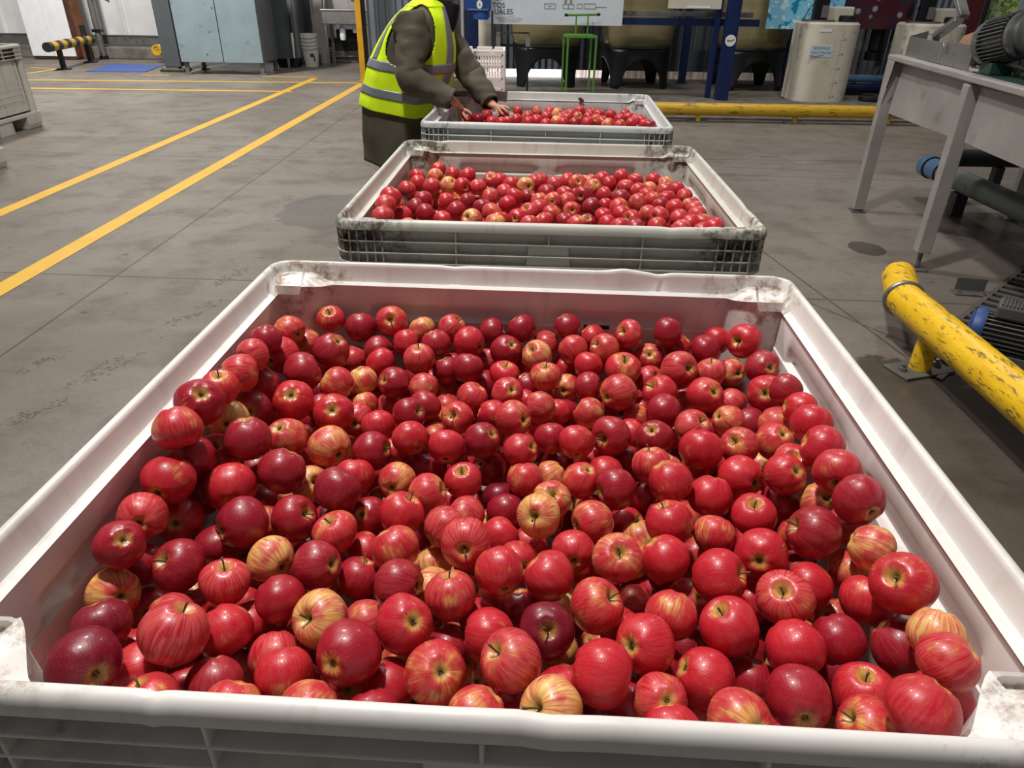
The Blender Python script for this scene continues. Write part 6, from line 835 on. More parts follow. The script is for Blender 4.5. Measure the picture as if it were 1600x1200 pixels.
    # eyes, nose, mouth and ears pushed out of the head
    for v in baked.vertices:
        p = v.co + base_
        d = p - Vector((-.300, PY, 1.315)); f = math.exp(-(d.y / .014) ** 2 - (d.z / .020) ** 2) * (1 if d.x > -.04 else 0); v.co.x += .024 * f
        d = p - Vector((-.31, PY, 1.273)); f = math.exp(-(d.y / .022) ** 2 - (d.z / .007) ** 2) * (1 if d.x > -.03 else 0); v.co.x += .008 * f
        for s_ in (-1, 1):
            d = p - Vector((-.305, PY + s_ * .032, 1.352)); f = math.exp(-(d.y / .014) ** 2 - (d.z / .012) ** 2) * (1 if d.x > -.05 else 0); v.co.x -= .010 * f
            d = p - Vector((-.395, PY + s_ * .088, 1.342)); f = math.exp(-(d.x / .016) ** 2 - (d.z / .026) ** 2) * (1 if d.y * s_ > -.03 else 0); v.co.y += s_ * .018 * f
    for p in baked.polygons: p.use_smooth = True
    baked.materials.clear(); baked.materials.append(M['skin'])
    o.parent = t
    def child(m, name, ma, smooth=True, parent=t, solid=0.0, label=None):
        m.v = [tuple(Vector(p) - base_) for p in m.v]
        q = m.build(name, ma, parent, smooth=smooth, angle=60, label=label)
        if solid:
            sd = q.modifiers.new('cloth', 'SOLIDIFY'); sd.thickness = solid; sd.offset = 0
        return q
    for s_ in (-1, 1):
        m = MB()
        e = Vector((-.385 + .088 * .82, PY + s_ * .032, 1.352)); m.lathe([(.0, -.010), (.007, -.007), (.010, 0), (.007, .007), (0, .010)], 10, Matrix.Translation(e))
        child(m, 'eye', M['white']); 
    # ---- coat
    def shell(z0, z1, grow, fold, nz=26, na=56, a0=0.0, a1=2 * PI, drop=None):
        m = MB(); closed = abs(a1 - a0 - 2 * PI) < 1e-6
        cols = na if closed else na + 1
        for i in range(nz + 1):
            z = z0 + (z1 - z0) * i / nz
            for j in range(cols):
                m.v.append(torso_pt(z, a0 + (a1 - a0) * j / na, grow, fold))
        for i in range(nz):
            for j in range(na if closed else na):
                j2 = (j + 1) % cols
                f = (i * cols + j, i * cols + j2, (i + 1) * cols + j2, (i + 1) * cols + j)
                if drop:
                    zc = z0 + (z1 - z0) * (i + .5) / nz; ac = a0 + (a1 - a0) * (j + .5) / na
                    if drop(zc, ac): continue
                m.f.append(f)
        return m
    child(shell(.40, 1.262, 0.0, .012, 60, 120), 'coat', M['coat'], solid=.004)
    coat = t.children[-1] if False else None
    for s_, e_, w_ in ((sR, eR, wR), (sL, eL, wL)):
        pts, rs = [], []
        ctrl = [s_ + Vector((-.03, 0, .0)), s_.lerp(e_, .25), s_.lerp(e_, .55), s_.lerp(e_, .85), e_ + (e_ - (s_ + w_) / 2) * .05, e_.lerp(w_, .2), e_.lerp(w_, .55), e_.lerp(w_, .80), e_.lerp(w_, .97)]
        rad = [.090, .086, .078, .071, .069, .068, .064, .057, .050]
        for k in range(len(ctrl) - 1):
            for q in range(5):
                f = q / 5; pts.append(ctrl[k].lerp(ctrl[k + 1], f)); rs.append(rad[k] + (rad[k + 1] - rad[k]) * f)
        pts.append(ctrl[-1]); rs.append(rad[-1])
        for _ in range(3): pts = [pts[0]] + [(pts[k - 1] + pts[k] * 2 + pts[k + 1]) / 4 for k in range(1, len(pts) - 1)] + [pts[-1]]
        m = MB(); m.tube(pts, rs, 24, caps=False)
        m.v = [tuple(Vector(p) + noise.noise_vector(Vector(p) * 11) * .012 + noise.noise_vector(Vector((p[0] * 12, p[1] * 8, p[2] * 34))) * .011) for p in m.v]
        child(m, 'sleeve', M['coat'], solid=.004)
        m = MB(); m.tube([pts[-3], pts[-1], pts[-1] + (pts[-1] - pts[-3]).normalized() * .006], [rs[-1] * 1.06, rs[-1] * 1.05, rs[-1] * .95], 24, caps=False)
        child(m, 'cuff', M['coat'], solid=.004)
    # ---- vest: wraps the coat, open under the arms
    def hole(z, a):
        a = a % (2 * PI)
        for c_ in (PI * .5, PI * 1.5):
            cz = 1.10; dz = (z - cz) / (.155 if z < cz else .13); da = (a - c_ + (.10 if c_ > 4 else -.10)) / .62
            if dz * dz + da * da < 1: return True
        return False
    vest = child(shell(.70, 1.258, .016, .010, 120, 220, drop=hole), 'vest', M['vest'], solid=.005)
    def band(z0, z1, a0=0.0, a1=2 * PI, lab=None):
        child(shell(z0, z1, .0215, .010, 6, 200, a0, a1, drop=lambda z, a: hole(z, a)), 'reflective_stripe', M['reflective'], parent=vest, solid=.002)
    band(.775, .822); band(.915, .962)
    for a in (PI * .83, PI * 1.17):
        m = shell(.962, 1.24, .0215, .010, 30, 8, a - .13, a + .13); child(m, 'reflective_stripe', M['reflective'], parent=vest, solid=.002)
    for a in (.50, 2 * PI - .50):
        m = shell(.82, 1.22, .0215, .010, 30, 8, a - .15, a + .15); child(m, 'reflective_stripe', M['reflective'], parent=vest, solid=.002)
    # ---- neck warmer, beanie, trousers, boots
    m = MB(); m.tube([(-.53, PY, 1.135), (-.505, PY, 1.165), (-.47, PY, 1.20), (-.435, PY, 1.235), (-.405, PY, 1.265)], [.098, .096, .092, .086, .078], 26, caps=False)
    m.v = [tuple(Vector(p) + noise.noise_vector(Vector(p) * 22) * .010) for p in m.v]
    child(m, 'neck_warmer', M['navy'], solid=.006)
    m = MB(); m.tube([(-.375, PY, 1.09), (-.38, PY, 1.14), (-.385, PY, 1.20), (-.375, PY, 1.24)], [.022, .050, .066, .062], 20); m.v = [tuple(Vector(p) + noise.noise_vector(Vector(p) * 22) * .008) for p in m.v]
    child(m, 'neck_warmer_fold', M['navy'])
    m = MB(); Mx = Matrix.Translation((-.40, PY, 1.375)) @ Matrix.Rotation(-.35, 4, 'Y'); m.lathe([(.104, -.01), (.106, .02), (.102, .05), (.085, .085), (.05, .108), (.0, .115)], 28, Mx)
    child(m, 'beanie', M['navy'])
    m = MB()
    for s_ in (-1, 1):
        m = MB(); m.tube([(-.72, PY + s_ * .085, .80), (-.72, PY + s_ * .09, .60), (-.715, PY + s_ * .105, .42), (-.725, PY + s_ * .11, .20), (-.73, PY + s_ * .11, .13)], [.080, .080, .078, .075, .072], 20)
        child(m, 'trouser_leg', M['trouser'])
        m = MB(); m.tube([(-.73, PY + s_ * .11, .26), (-.73, PY + s_ * .11, .12), (-.725, PY + s_ * .112, .055)], [.070, .062, .060], 18)
        m.box((-.675, PY + s_ * .115, .035), (.24, .095, .07)); child(m, 'boot', M['boot'])
    return t
worker()
# ------------------------------------------------------------------ white crate on the far bin's rim
def crate():
    x0, x1, y0, y1, z0, z1 = -.42, -.075, 4.565, 4.88, .763, .975
    t = thing('harvest_crate', 'white slatted plastic crate resting on the far bin behind the worker\'s arm', 'crate', ((x0 + x1) / 2, (y0 + y1) / 2, z0))
    o = Vector(((x0 + x1) / 2, (y0 + y1) / 2, z0)); W, D, Hh = x1 - x0, y1 - y0, z1 - z0
    m = MB(); m.box((0, 0, .006), (W - .01, D - .01, .012)); m.build('crate_floor', M['crate'], t)
    for nm, c, d, ax in (('side_wall', (0, -D / 2 + .005, 0), (W, .008), 0), ('side_wall', (0, D / 2 - .005, 0), (W, .008), 0), ('end_wall', (-W / 2 + .005, 0, 0), (D, .008), 1), ('end_wall', (W / 2 - .005, 0, 0), (D, .008), 1)):
        m = MB(); L = d[0]
        def bx(a, z, la, lz, th):
            if ax == 0: m.box((a, c[1], z), (la, th, lz))
            else: m.box((c[0], a, z), (th, la, lz))
        for z in (.012, .072, .140, Hh - .012): bx(0, z, L, .016 if z < .2 else .022, .012)
        n = int(L / .017)
        for k in range(n + 1): bx(-L / 2 + .006 + (L - .012) * k / n, Hh / 2, .0065, Hh, .008)
        bx(0, .036, L, .05, .004)
        for a in (-L / 2 + .008, L / 2 - .008): bx(a, Hh / 2, .022, Hh, .012)
        for a, la in ((-L * .28, L * .36), (L * .12, L * .28), (L * .40, L * .2)): bx(a, Hh + .005, la, .014, .010)
        m.build(nm, M['crate'], t, bevel=.0015, seg=1)
crate()
# a small dark leaf stuck on the far bin's inner back wall
b = MINI = MB(); p = onY(893, 153, 4.56)
MINI.add([(-.018, 0, .010), (-.004, -.004, .016), (.014, -.002, .004), (.020, 0, -.010), (.004, -.003, -.014), (-.010, -.003, -.004), (0, -.007, 0)], [(0, 1, 6), (1, 2, 6), (2, 3, 6), (3, 4, 6), (4, 5, 6), (5, 0, 6)])
lf = MINI.build('leaf', M['calyxm']); lf.location = p; lf.modifiers.new('s', 'SOLIDIFY').thickness = .0015
tag(lf, 'small dark leaf stuck to the inside back wall of the far bin', 'leaf')
# ------------------------------------------------------------------ left side
def stand(m_parts): pass
# tall white cupboard
t = thing('cupboard', 'tall white two-door cupboard with a brown side by the white wall', 'cupboard', (-8.50, 14.2, 0))
m = MB(); m.box((0, .16, 1.02), (.80, .34, 2.0)); m.build('carcass', M['brown'], t, bevel=.004)
for s_ in (-1, 1):
    m = MB(); m.box((s_ * .2005, -.022, 1.03), (.396, .022, 1.94)); d = m.build('door', M['white'], t, bevel=.002)
    m = MB(); x = s_ * .045; m.tube([(x, -.034, 1.02), (x, -.06, 1.03), (x, -.06, 1.13), (x, -.034, 1.14)], .006, 8); m.build('handle', M['steel'], d)
m = MB(); m.box((0, .16, .01), (.76, .30, .02)); m.build('plinth', M['brown'], t)
# brown board and grey downpipe beside it
m = MB(); m.box((-7.98, 14.30, 1.0), (.16, .03, 2.0), ry=-.02); tag(m.build('board', M['brown'], bevel=.003), 'brown board standing upright beside the white cupboard', 'board')
t = thing('downpipe', 'grey vertical pipe on the white wall beside the brown board', 'pipe', (-7.72, 14.40, 0))
m = MB(); m.cyl((0, 0, 0), (0, 0, 2.6), .055, 18); m.build('pipe', M['dull'], t, smooth=True)
m = MB(); m.box((0, 0, .48), (.15, .13, .05)); m.build('bracket', M['black'], t); m = MB(); m.cyl((0, 0, .0), (0, 0, .06), .075); m.build('foot_collar', M['black'], t)
# grey torn paper on the wall
m = MB(); q = [onY(x, y, 14.885) for x, y in ((124, -8), (146, -8), (150, 22), (141, 17), (129, 15))]
m.prism(q, (0, 0, 0), (0, -.003, 0)); tag(m.build('poster', mat('grey_paper', (176, 170, 166), .8)), 'torn grey paper sheet on the white wall', 'paper')
# striped barrier
p1, p2 = Vector((-7.47, 12.61, 0)), Vector((-7.66, 13.80, 0)); d = (p2 - p1).normalized(); ang = math.atan2(-d.x, d.y)
t = thing('barrier_rail', 'black and yellow striped barrier rail on two black posts', 'barrier', p1, ang)
L = (p2 - p1).length
m = MB(); m.cyl((0, -.42, .36), (0, L + .30, .36), .072, 24); m.build('rail', striped('hazard_stripes', (30, 32, 34), (214, 166, 44), .36, 1, .12), t, smooth=True)
for y in (0, L):
    m = MB(); m.box((0, y, .15), (.07, .07, .29)); m.box((0, y, .008), (.20, .16, .014)); po = m.build('post', M['rubber'], t, bevel=.004)
    for s_ in (-1, 1): m = MB(); m.lathe([(.014, 0), (.014, .012), (.0, .013)], 6, Matrix.Translation((s_ * .075, y, .015))); m.build('bolt', M['dull'], po)
m = MB(); m.cyl((0, L, .43), (0, L, .60), .045, 14); m.build('post_cap', M['rubber'], t, smooth=True)
# blue mat
m = MB(); q = [flr(x, y) for x, y in ((118, 134.5), (212, 132), (240, 121), (160, 121))]
m.prism(q, (0, 0, .0008), (0, 0, .010)); tag(m.build('floor_mat', M['mat_blue']), 'flat blue mat on the floor beside the striped barrier', 'mat')
# yellow pipe stub
m = MB(); c = onY(228, 97, 13.9); m.lathe([(.0, -.012), (.055, -.012), (.06, -.02), (.088, -.02), (.088, .5)], 22, Matrix.Translation(c) @ Matrix.Rotation(-PI / 2, 4, 'X'))
t = thing('pipe_guard', 'end of a low yellow guard pipe behind the slate grey pillar', 'pipe', (c.x, c.y, 0)); o = m.build('pipe', M['yellow_far'], t, smooth=True); o.location = (-c.x, -c.y, 0)
m = MB(); m.cyl((0, .35, 0), (0, .35, c.z), .05); m.build('post', M['yellow_far'], t, smooth=True)
# slate pillar
t = thing('pillar_cover', 'slate grey steel pillar left of the pale blue machine cabinet', 'pillar', (-5.62, 12.62, 0))
m = MB(); m.box((0, 0, 1.28), (.27, .22, 2.4)); m.build('shaft', M['greydoor'], t, bevel=.006)
m = MB(); m.box((0, -.02, .04), (.40, .30, .015)); m.box((-.02, -.02, .06), (.20, .16, .06)); m.build('base_plate', M['dull'], t, bevel=.003)
for k, (a, b_) in enumerate(((-.16, -.13), (.16, -.13))):
    m = MB(); m.lathe([(.018, 0), (.018, .02), (0, .022)], 6, Matrix.Translation((a, b_, .048))); m.build('bolt', M['dull'], t)
for z in (1.22,):
    m = MB(); m.box((-.02, -.113, z), (.05, .008, .09)); m.build('label_plate', M['tag'], t)
m = MB(); m.box((0, 0, .016), (.40, .30, .032)); m.build('grout_pad', M['kerb'], t)
# pale blue machine cabinet
x0, x1, yf = -5.36, -4.03, 12.25
t = thing('machine_cabinet', 'pale blue enamelled machine cabinet on short legs with grey side', 'cabinet', ((x0 + x1) / 2, yf, 0))
W = x1 - x0
m = MB(); m.box((0, .40, 1.05), (W, .76, 1.74)); m.build('body', M['boxgrey'], t, bevel=.006)
m = MB(); m.box((-.30, -.005, 1.06), (W / 2 + .02, .03, 1.76)); pn = m.build('front_panel', M['boxblue'], t, bevel=.004, label='pale blue panel')
m = MB(); m.box((.34, -.005, 1.06), (W / 2 - .03, .03, 1.76)); pn = m.build('front_panel', M['boxblue'], t, bevel=.004, label='pale blue panel')
for a in (-W / 2 + .07, W / 2 - .05):
    for b_ in (.05, .72):
        m = MB(); m.box((a, b_, .09), (.06, .05, .18)); m.box((a + .02, b_ - .01, .01), (.12, .09, .02)); m.build('leg', M['dull'], t, bevel=.003)
for z in (.30, .62, .95): 
    m = MB(); m.lathe([(.012, 0), (.012, .006), (0, .007)], 8, Matrix.Translation((-.30 + z * .3, -.021, z)) @ Matrix.Rotation(PI / 2, 4, 'X')); m.build('screw', M['dull'], t)
# dark green-grey cabinet behind it
t = thing('back_cabinet', 'dark green-grey cabinet standing just behind the pale blue machine', 'cabinet', (-4.02, 13.3, 0))
m = MB(); m.box((0, -.02, 1.05), (.28, .22, 1.75)); m.build('body', M['greenpanel'], t, bevel=.005)
for a in (-.11, .11):
    m = MB(); m.box((a, -.12, .09), (.035, .035, .18)); m.build('leg', M['dull'], t)
# charcoal column cover
t = thing('tall_drum', 'tall charcoal grey cylinder behind the stacked white buckets', 'cylinder', (-4.02, 14.25, 0))
m = MB(); m.lathe([(.28, .0), (.29, .04), (.28, .06), (.28, 2.2), (.26, 2.24), (0, 2.25)], 40); m.build('shell', M['darkpanel'], t, smooth=True)
m = MB(); m.box((.03, -.285, 1.1), (.03, .02, 2.1)); m.build('seam_strip', M['dull'], t)
# black tray with two white boards
t = thing('tray', 'black tray holding white boards beside the stacked buckets', 'tray', (-4.02, 13.62, 0))
m = MB(); m.prism([(-.17, 0, .0), (.17, 0, .0), (.20, 0, .14), (-.20, 0, .14)], (0, -.12, .0), (0, .12, 0)); m.build('tray_body', M['rubber'], t, bevel=.01)
for k, (dx, h, w) in enumerate(((-.11, .36, .12), (.04, .40, .15))):
    m = MB(); m.box((-4.02 + dx, 13.55 + .05 * k, .142 + h / 2), (w, .018, h), rx=-.10)
    tag(m.build('cutting_board', M['white'], bevel=.004), ('narrower' if k == 0 else 'wider') + ' white board leaning in the black tray beside the buckets', 'board', 'white boards in the tray')
# bucket stack: each nested bucket is one
bp = flr(472, 115)
NB = 4
for k in range(NB):
    z0 = k * .058
    lab = ['white plastic bucket at the bottom of the nested stack, standing on the floor', 'white bucket, second from the bottom of the nested stack', 'white bucket, second from the top of the nested stack', 'white bucket, topmost of the nested stack by the sink'][k]
    t = thing('bucket', lab, 'bucket', (bp.x, bp.y, z0), 0, 'stacked white buckets')
    if k == 0: BUCKET0 = t
    m = MB(); m.lathe([(.0, .003), (.115, .003), (.1180, .010), (.1405, .30), (.149, .302), (.150, .312), (.1418, .314), (.1438, .345), (.151, .347), (.151, .357), (.1432, .358), (.1420, .34), (.1160, .0095), (0, .0065)], 36); m.build('pail', M['offwhite'], t, smooth=True)
    m = MB(); a = [(.157 * math.cos(q), .157 * math.sin(q) - .0, .33 - .10 * math.sin((q - PI) / PI * PI) if False else .33 - .05 * abs(math.sin(q))) for q in [PI + PI * i_ / 14 for i_ in range(15)]]
    m.tube([Vector(p_) * 1.0 for p_ in a], .003, 6); m.build('handle', M['dull'], t)
m = MB(); m.box((.05, -.1385, .20), (.06, .004, .05), rz=.35); m.box((.085, -.125, .15), (.02, .004, .09), rz=.55); m.build('label', M['ink'], BUCKET0)
# white flashing post and sink
t = thing('wall_post', 'pale grey steel post between the dark cylinder and the sink', 'post', (-3.62, 14.35, 0))
m = MB(); m.box((0, 0, 1.2), (.20, .06, 2.4)); m.box((-.09, -.03, 1.2), (.03, .08, 2.4)); m.build('post', M['galv'], t, bevel=.004)
t = thing('wash_sink', 'stainless steel wash sink with splashback and plain legs', 'sink', (-3.03, 14.0, 0))
m = MB(); m.box((-.02, -.05, .78), (.80, .04, .21)); m.box((-.40, .20, .78), (.03, .5, .21)); m.box((.37, .20, .78), (.03, .5, .21)); m.box((-.02, .2, .69), (.80, .5, .02)); m.build('basin', M['steel'], t, bevel=.006)
m = MB(); m.box((-.02, -.055, .892), (.84, .06, .022)); m.build('front_rim', M['steel'], t, bevel=.006)
m = MB(); m.box((-.02, .44, 1.25), (.84, .03, .72)); m.build('splashback', M['galv'], t, bevel=.004)
m = MB(); m.prism([(-.42, 0, .70), (-.42, .42, .70), (-.42, .42, 1.55)], (-.0, 0, 0), (.012, 0, 0)); m.build('end_gusset', M['galv'], t)
m = MB(); m.cyl((.0, .40, 1.12), (.0, .34, 1.12), .03); m.tube([(.0, .36, 1.12), (0, .25, 1.16), (0, .18, 1.14), (0, .16, 1.08)], .012, 10); m.build('tap', M['steel'], t, smooth=True)
for a in (-.38, .33):
    for b_ in (-.03, .42):
        m = MB(); m.box((a, b_, .34), (.10 if b_ < 0 and a > 0 else .05, .05, .68)); m.build('leg', M['steel'], t, bevel=.003)
m = MB(); m.box((-.02, .42, .12), (.72, .03, .03)); m.build('rear_rail', M['dull'], t)
m = MB(); m.lathe([(.0, .40), (.045, .41), (.055, .46), (.055, .58), (.04, .62), (.02, .63), (.02, .69)], 18, Matrix.Translation((-.12, .12, 0))); m.build('bottle_trap', M['white'], t, smooth=True)
m = MB(); m.lathe([(.0, .52), (.04, .53), (.045, .58), (.045, .66), (.02, .69)], 18, Matrix.Translation((.10, .15, 0))); m.build('drain_cup', M['white'], t, smooth=True)
m = MB(); m.tube([(-.12, .13, .45), (-.12, .25, .40), (.10, .30, .40), (.34, .34, .36)], .022, 10); m.build('waste_pipe', M['rubber'], t, smooth=True)
m = MB(); m.box((-2.72 - .32, 14.62, .2), (.72, .25, .40)); m.box((-3.05, 14.58, .48), (.60, .2, .16))
tag(m.build('dark_chest', M['dark'], bevel=.01), 'dark metal chest in the shade under the sink', 'chest')
# amber door frame post
t = thing('frame_post', 'amber yellow steel door frame post at the end of the slate wall', 'post', (-2.35, 11.72, 0))
m = MB(); m.box((0, 0, 1.3), (.085, .12, 2.6)); m.build('post', M['amber'], t, bevel=.004)
m = MB(); m.box((.065, .02, 1.3), (.04, .10, 2.6)); m.build('seal', M['rubber'], t)
m = MB(); m.box((0, 0, .006), (.13, .16, .012)); m.build('foot_plate', M['amber'], t)
t = thing('wall_panel', 'slate grey ribbed panel right behind the amber door frame post', 'panel', (-1.75, 12.0, 0))
m = MB(); m.box((-.0, 0, 1.3), (1.06, .06, 2.6)); m.build('sheet', M['walldark'], t)
m = MB(); m.box((0, 0, .03), (1.06, .075, .06)); m.build('sill', M['dull'], t)
# ------------------------------------------------------------------ blue frame with signs
YF = 10.22
def post_thing(name, lab, px0, px1, ybot, top=3.0, dep=.12, cat='post'):
    a = flr((px0 + px1) / 2, ybot); w = abs(flr(px1, ybot).x - flr(px0, ybot).x)
    t = thing(name, lab, cat, (a.x, a.y, 0))
    m = MB(); m.box((0, dep / 2, top / 2), (w, dep, top)); m.build('shaft', M['bluepaint'], t, bevel=.004)
    m = MB(); m.box((0, dep / 2, .006), (w * 1.5, dep * 1.5, .012)); m.build('base_plate', M['bluepaint'], t)
    return t, a, w
tc, ac, wc = post_thing('steel_column', 'dark blue steel column bearing a round white sticker', 1103, 1122, 149, dep=.14, cat='column')
sk_c = onY(1123.5, 52.5, ac.y - .004)
m = MB(); m.lathe([(0, 0), (.068, 0), (.068, .003), (0, .003)], 28, Matrix.Translation(sk_c - ac) @ Matrix.Rotation(PI / 2, 4, 'X')); st = m.build('sticker', M['tag'], tc, label='round white sticker')
sc_ = sk_c - ac
m = MB(); pts = [(-.045, -.004), (-.035, .012), (-.030, -.012), (-.022, .006), (-.015, -.006), (-.006, .006), (.002, -.004), (.012, .008), (.020, -.002), (.030, .010), (.044, .014)]
m.tube([(sc_.x + a, sc_.y - .005, sc_.z + b_) for a, b_ in pts], .0045, 6); m.build('scrawl', M['ink'], st)
post_thing('steel_column', 'thinner dark blue column just behind the stickered one', 1086, 1094, 146, dep=.07, cat='column')
post_thing('steel_column', 'dark blue column between the middle and last round tanks', 1044, 1055, 122, dep=.10, cat='column')
post_thing('steel_column', 'slim blue column near the cream tank, behind the last round tank', 1203, 1210, 124, dep=.06, cat='column')
t = thing('cross_beam', 'dark blue horizontal beam crossing in front of the round tanks', 'beam', (2.2, YF, .92))
m = MB(); m.box((-.67, .24, .01), (3.3, .06, .085)); m.build('beam', M['bluepaint'], t, bevel=.004)
m = MB(); m.box((-.7, .30, .10), (3.2, .05, .06)); m.build('conduit_tray', M['dull'], t, bevel=.003)
t = thing('steel_column', 'dark blue column behind the worker\'s neck', 'column', (-.62, 10.55, 0))
m = MB(); m.box((0, 0, 1.5), (.18, .12, 3.0)); m.build('shaft', M['bluepaint'], t, bevel=.004); m = MB(); m.box((0, 0, .006), (.28, .2, .012)); m.build('base_plate', M['bluepaint'], t)
# signboard
a, b_ = onY(738, 39, YF - .05), onY(953, 36.5, YF - .05)
t = thing('sign_board', 'large white sign board with lettering and small flow diagram', 'sign', ((a.x + b_.x) / 2, YF - .05, a.z))
W = b_.x - a.x; HS = .80
m = MB(); m.box((0, 0, HS / 2), (W, .018, HS)); m.build('board', M['signwhite'], t, bevel=.002)
def text(s, size, loc, ma, parent, name='lettering', rot=(PI / 2, 0, 0), ext=.0008, align='LEFT', sx=1.0):
    cu = bpy.data.curves.new(name, 'FONT'); cu.body = s; cu.size = size; cu.extrude = ext; cu.align_x = align
    o = bpy.data.objects.new(name, cu); C.objects.link(o)
    dg = bpy.context.evaluated_depsgraph_get(); me = bpy.data.meshes.new_from_object(o.evaluated_get(dg)); bpy.data.objects.remove(o)
    o = bpy.data.objects.new(name, me); C.objects.link(o); me.materials.clear(); me.materials.append(ma)
    o.location = loc; o.rotation_euler = rot; o.scale = (sx, 1, 1); o.parent = parent; return o
def sgn(px, py): q = onY(px, py, YF - .062); return Vector((q.x - (a.x + b_.x) / 2, -.0115, q.z - a.z))
text('TOS', .085, sgn(750, 13), M['ink'], t); text('UALES', .085, sgn(753, 23), M['ink'], t); text('IOS', .07, sgn(752, 2), M['greyink'], t)
m = MB()
for k in range(4):
    q0, q1 = sgn(754 + k * 2, 27.5 + k * 2), sgn(784 + (k * 13) % 14, 25 + k * 2.6); m.tube([q0, q0.lerp(q1, .5) + Vector((0, 0, -.010)), q1], .0013, 5)
m.build('sketch_lines', M['greyink'], t)
def frame_rect(m, x0, y0, x1, y1, w=.006):
    p0, p1 = sgn(x0, y1), sgn(x1, y0)
    m.box(((p0.x + p1.x) / 2, -.011, p0.z), (p1.x - p0.x, .003, w)); m.box(((p0.x + p1.x) / 2, -.011, p1.z), (p1.x - p0.x, .003, w))
    m.box((p0.x, -.011, (p0.z + p1.z) / 2), (w, .003, p1.z - p0.z)); m.box((p1.x, -.011, (p0.z + p1.z) / 2), (w, .003, p1.z - p0.z))
m = MB()
for r_ in ((831, 4, 848, 12), (860, 4, 869, 11), (868, 4, 877, 11), (882, 3, 890, 10), (893, 2, 911, 10)): frame_rect(m, *r_)
q0, q1 = sgn(911, 7.5), sgn(928, 6.5); m.box(((q0.x + q1.x) / 2, -.011, (q0.z + q1.z) / 2), (q1.x - q0.x, .003, .005)); q = sgn(839.5, 8); m.box((q.x, -.011, q.z), (.05, .003, .008))
for x in (864, 872.5): q = sgn(x, 0); m.box((q.x, -.011, q.z), (.03, .003, .05))
q = sgn(907, 32); m.box((q.x, -.011, q.z), (.006, .003, .035))
m.build('diagram', M['greyink'], t)
# beige sign and splash poster
p0, p1 = onY(1024, 5.5, YF - .02), onY(1107, 3.5, YF - .02)
t = thing('notice_board', 'beige notice board over the dark blue column', 'sign', ((p0.x + p1.x) / 2, YF - .02, p0.z))
m = MB(); m.box((0, 0, .25), (p1.x - p0.x, .016, .50)); m.build('board', M['cream'], t, bevel=.002)
m = MB(); m.box((.05, -.010, .02), (.30, .004, .022)); m.build('caption_strip', M['tag'], t)
p0, p1 = onY(1177, 32, 10.86), onY(1292, 32, 10.86)
t = thing('poster', 'blue and white splash poster behind the cream tank', 'poster', ((p0.x + p1.x) / 2, 10.86, p0.z))
m = MB(); m.box((0, 0, .45), (p1.x - p0.x, .012, .90)); m.build('print', M['splash'], t)
p0, p1 = onY(1294, 28, 10.9), onY(1400, 30, 10.9)
t = thing('poster', 'dark berry coloured poster between the two cream tanks', 'poster', ((p0.x + p1.x) / 2, 10.9, p0.z))
m = MB(); m.box((0, 0, .45), (p1.x - p0.x, .012, .90)); m.build('print', M['berries'], t)
p0, p1 = onY(1478, 30, 10.7), onY(1507, 24, 10.7)
t = thing('door_panel', 'dark red panel behind the second cream tank', 'panel', ((p0.x + p1.x) / 2, 10.7, 0))
m = MB(); m.box((0, .02, 1.1), (p1.x - p0.x, .04, 2.2)); m.build('panel', M['redpanel'], t)
m = MB(); m.box((.16, 0, 1.1), (.03, .06, 2.2)); m.build('edge_strip', M['navy'], t)
p0, p1 = onY(1508, 24, 10.9), onY(1560, 24, 10.9)
t = thing('poster', 'white poster with green leaves behind the geared motor', 'poster', ((p0.x + p1.x) / 2, 10.9, p0.z))
m = MB(); m.box((0, 0, .06), (p1.x - p0.x, .012, .14)); m.build('white_band', M['white'], t); m = MB(); m.box((0, 0, .33), (p1.x - p0.x, .012, .40)); m.build('print', M['leafy'], t)
# ------------------------------------------------------------------ filter tanks
def tank(px, lab, rot):
    cx = onY(px, 100, 11.72).x
    t = thing('filter_tank', lab, 'tank', (cx, 11.72, 0), rot, 'round filter tanks on black stands')
    RB = .50; top = .545
    m = MB(); n = 128; nz = 8
    def z0(a):
        d = (a + PI / 4) % (PI / 2) - PI / 4; w = .64
        return .40 * math.sqrt(max(0, 1 - (d / w) ** 2)) if abs(d) < w else 0.0
    for i_ in range(nz + 1):
        for j in range(n):
            a = 2 * PI * j / n; zb = z0(a); z = zb + (top - zb) * i_ / nz
            r = RB * (1.0 + .10 * (1 - z / top) ** 2)
            m.v.append((r * math.cos(a), r * math.sin(a), z))
    for i_ in range(nz):
        for j in range(n): m.f.append((i_ * n + j, i_ * n + (j + 1) % n, (i_ + 1) * n + (j + 1) % n, (i_ + 1) * n + j))
    o = m.build('stand', M['black'], t, smooth=True); sd = o.modifiers.new('wall', 'SOLIDIFY'); sd.thickness = .028; sd.offset = -1
    m = MB(); prof = [(0, .40), (.25, .425), (.40, .49), (.49, .58), (.53, .70), (.54, .85), (.54, 1.55), (.50, 1.75), (.38, 1.90), (.15, 1.98), (0, 1.99)]
    m.lathe(prof, 56); m.build('vessel', M['frp'], t, smooth=True, angle=70)
    m = MB(); m.lathe([(.505, .535), (.515, .55), (.505, .565)], 56); m.build('collar', M['rubber'], t, smooth=True)
    m = MB(); m.lathe([(.0, 1.98), (.12, 1.98), (.12, 2.1), (0, 2.1)], 20); m.build('valve_head', M['black'], t, smooth=True)
    return t
tank(836, 'beige round filter tank on black arched stand behind the green trolley', .0)
tank(975, 'beige round filter tank on black arched stand, middle of three', .10)
tank(1150, 'beige round filter tank on black arched stand behind the stickered column', .08)
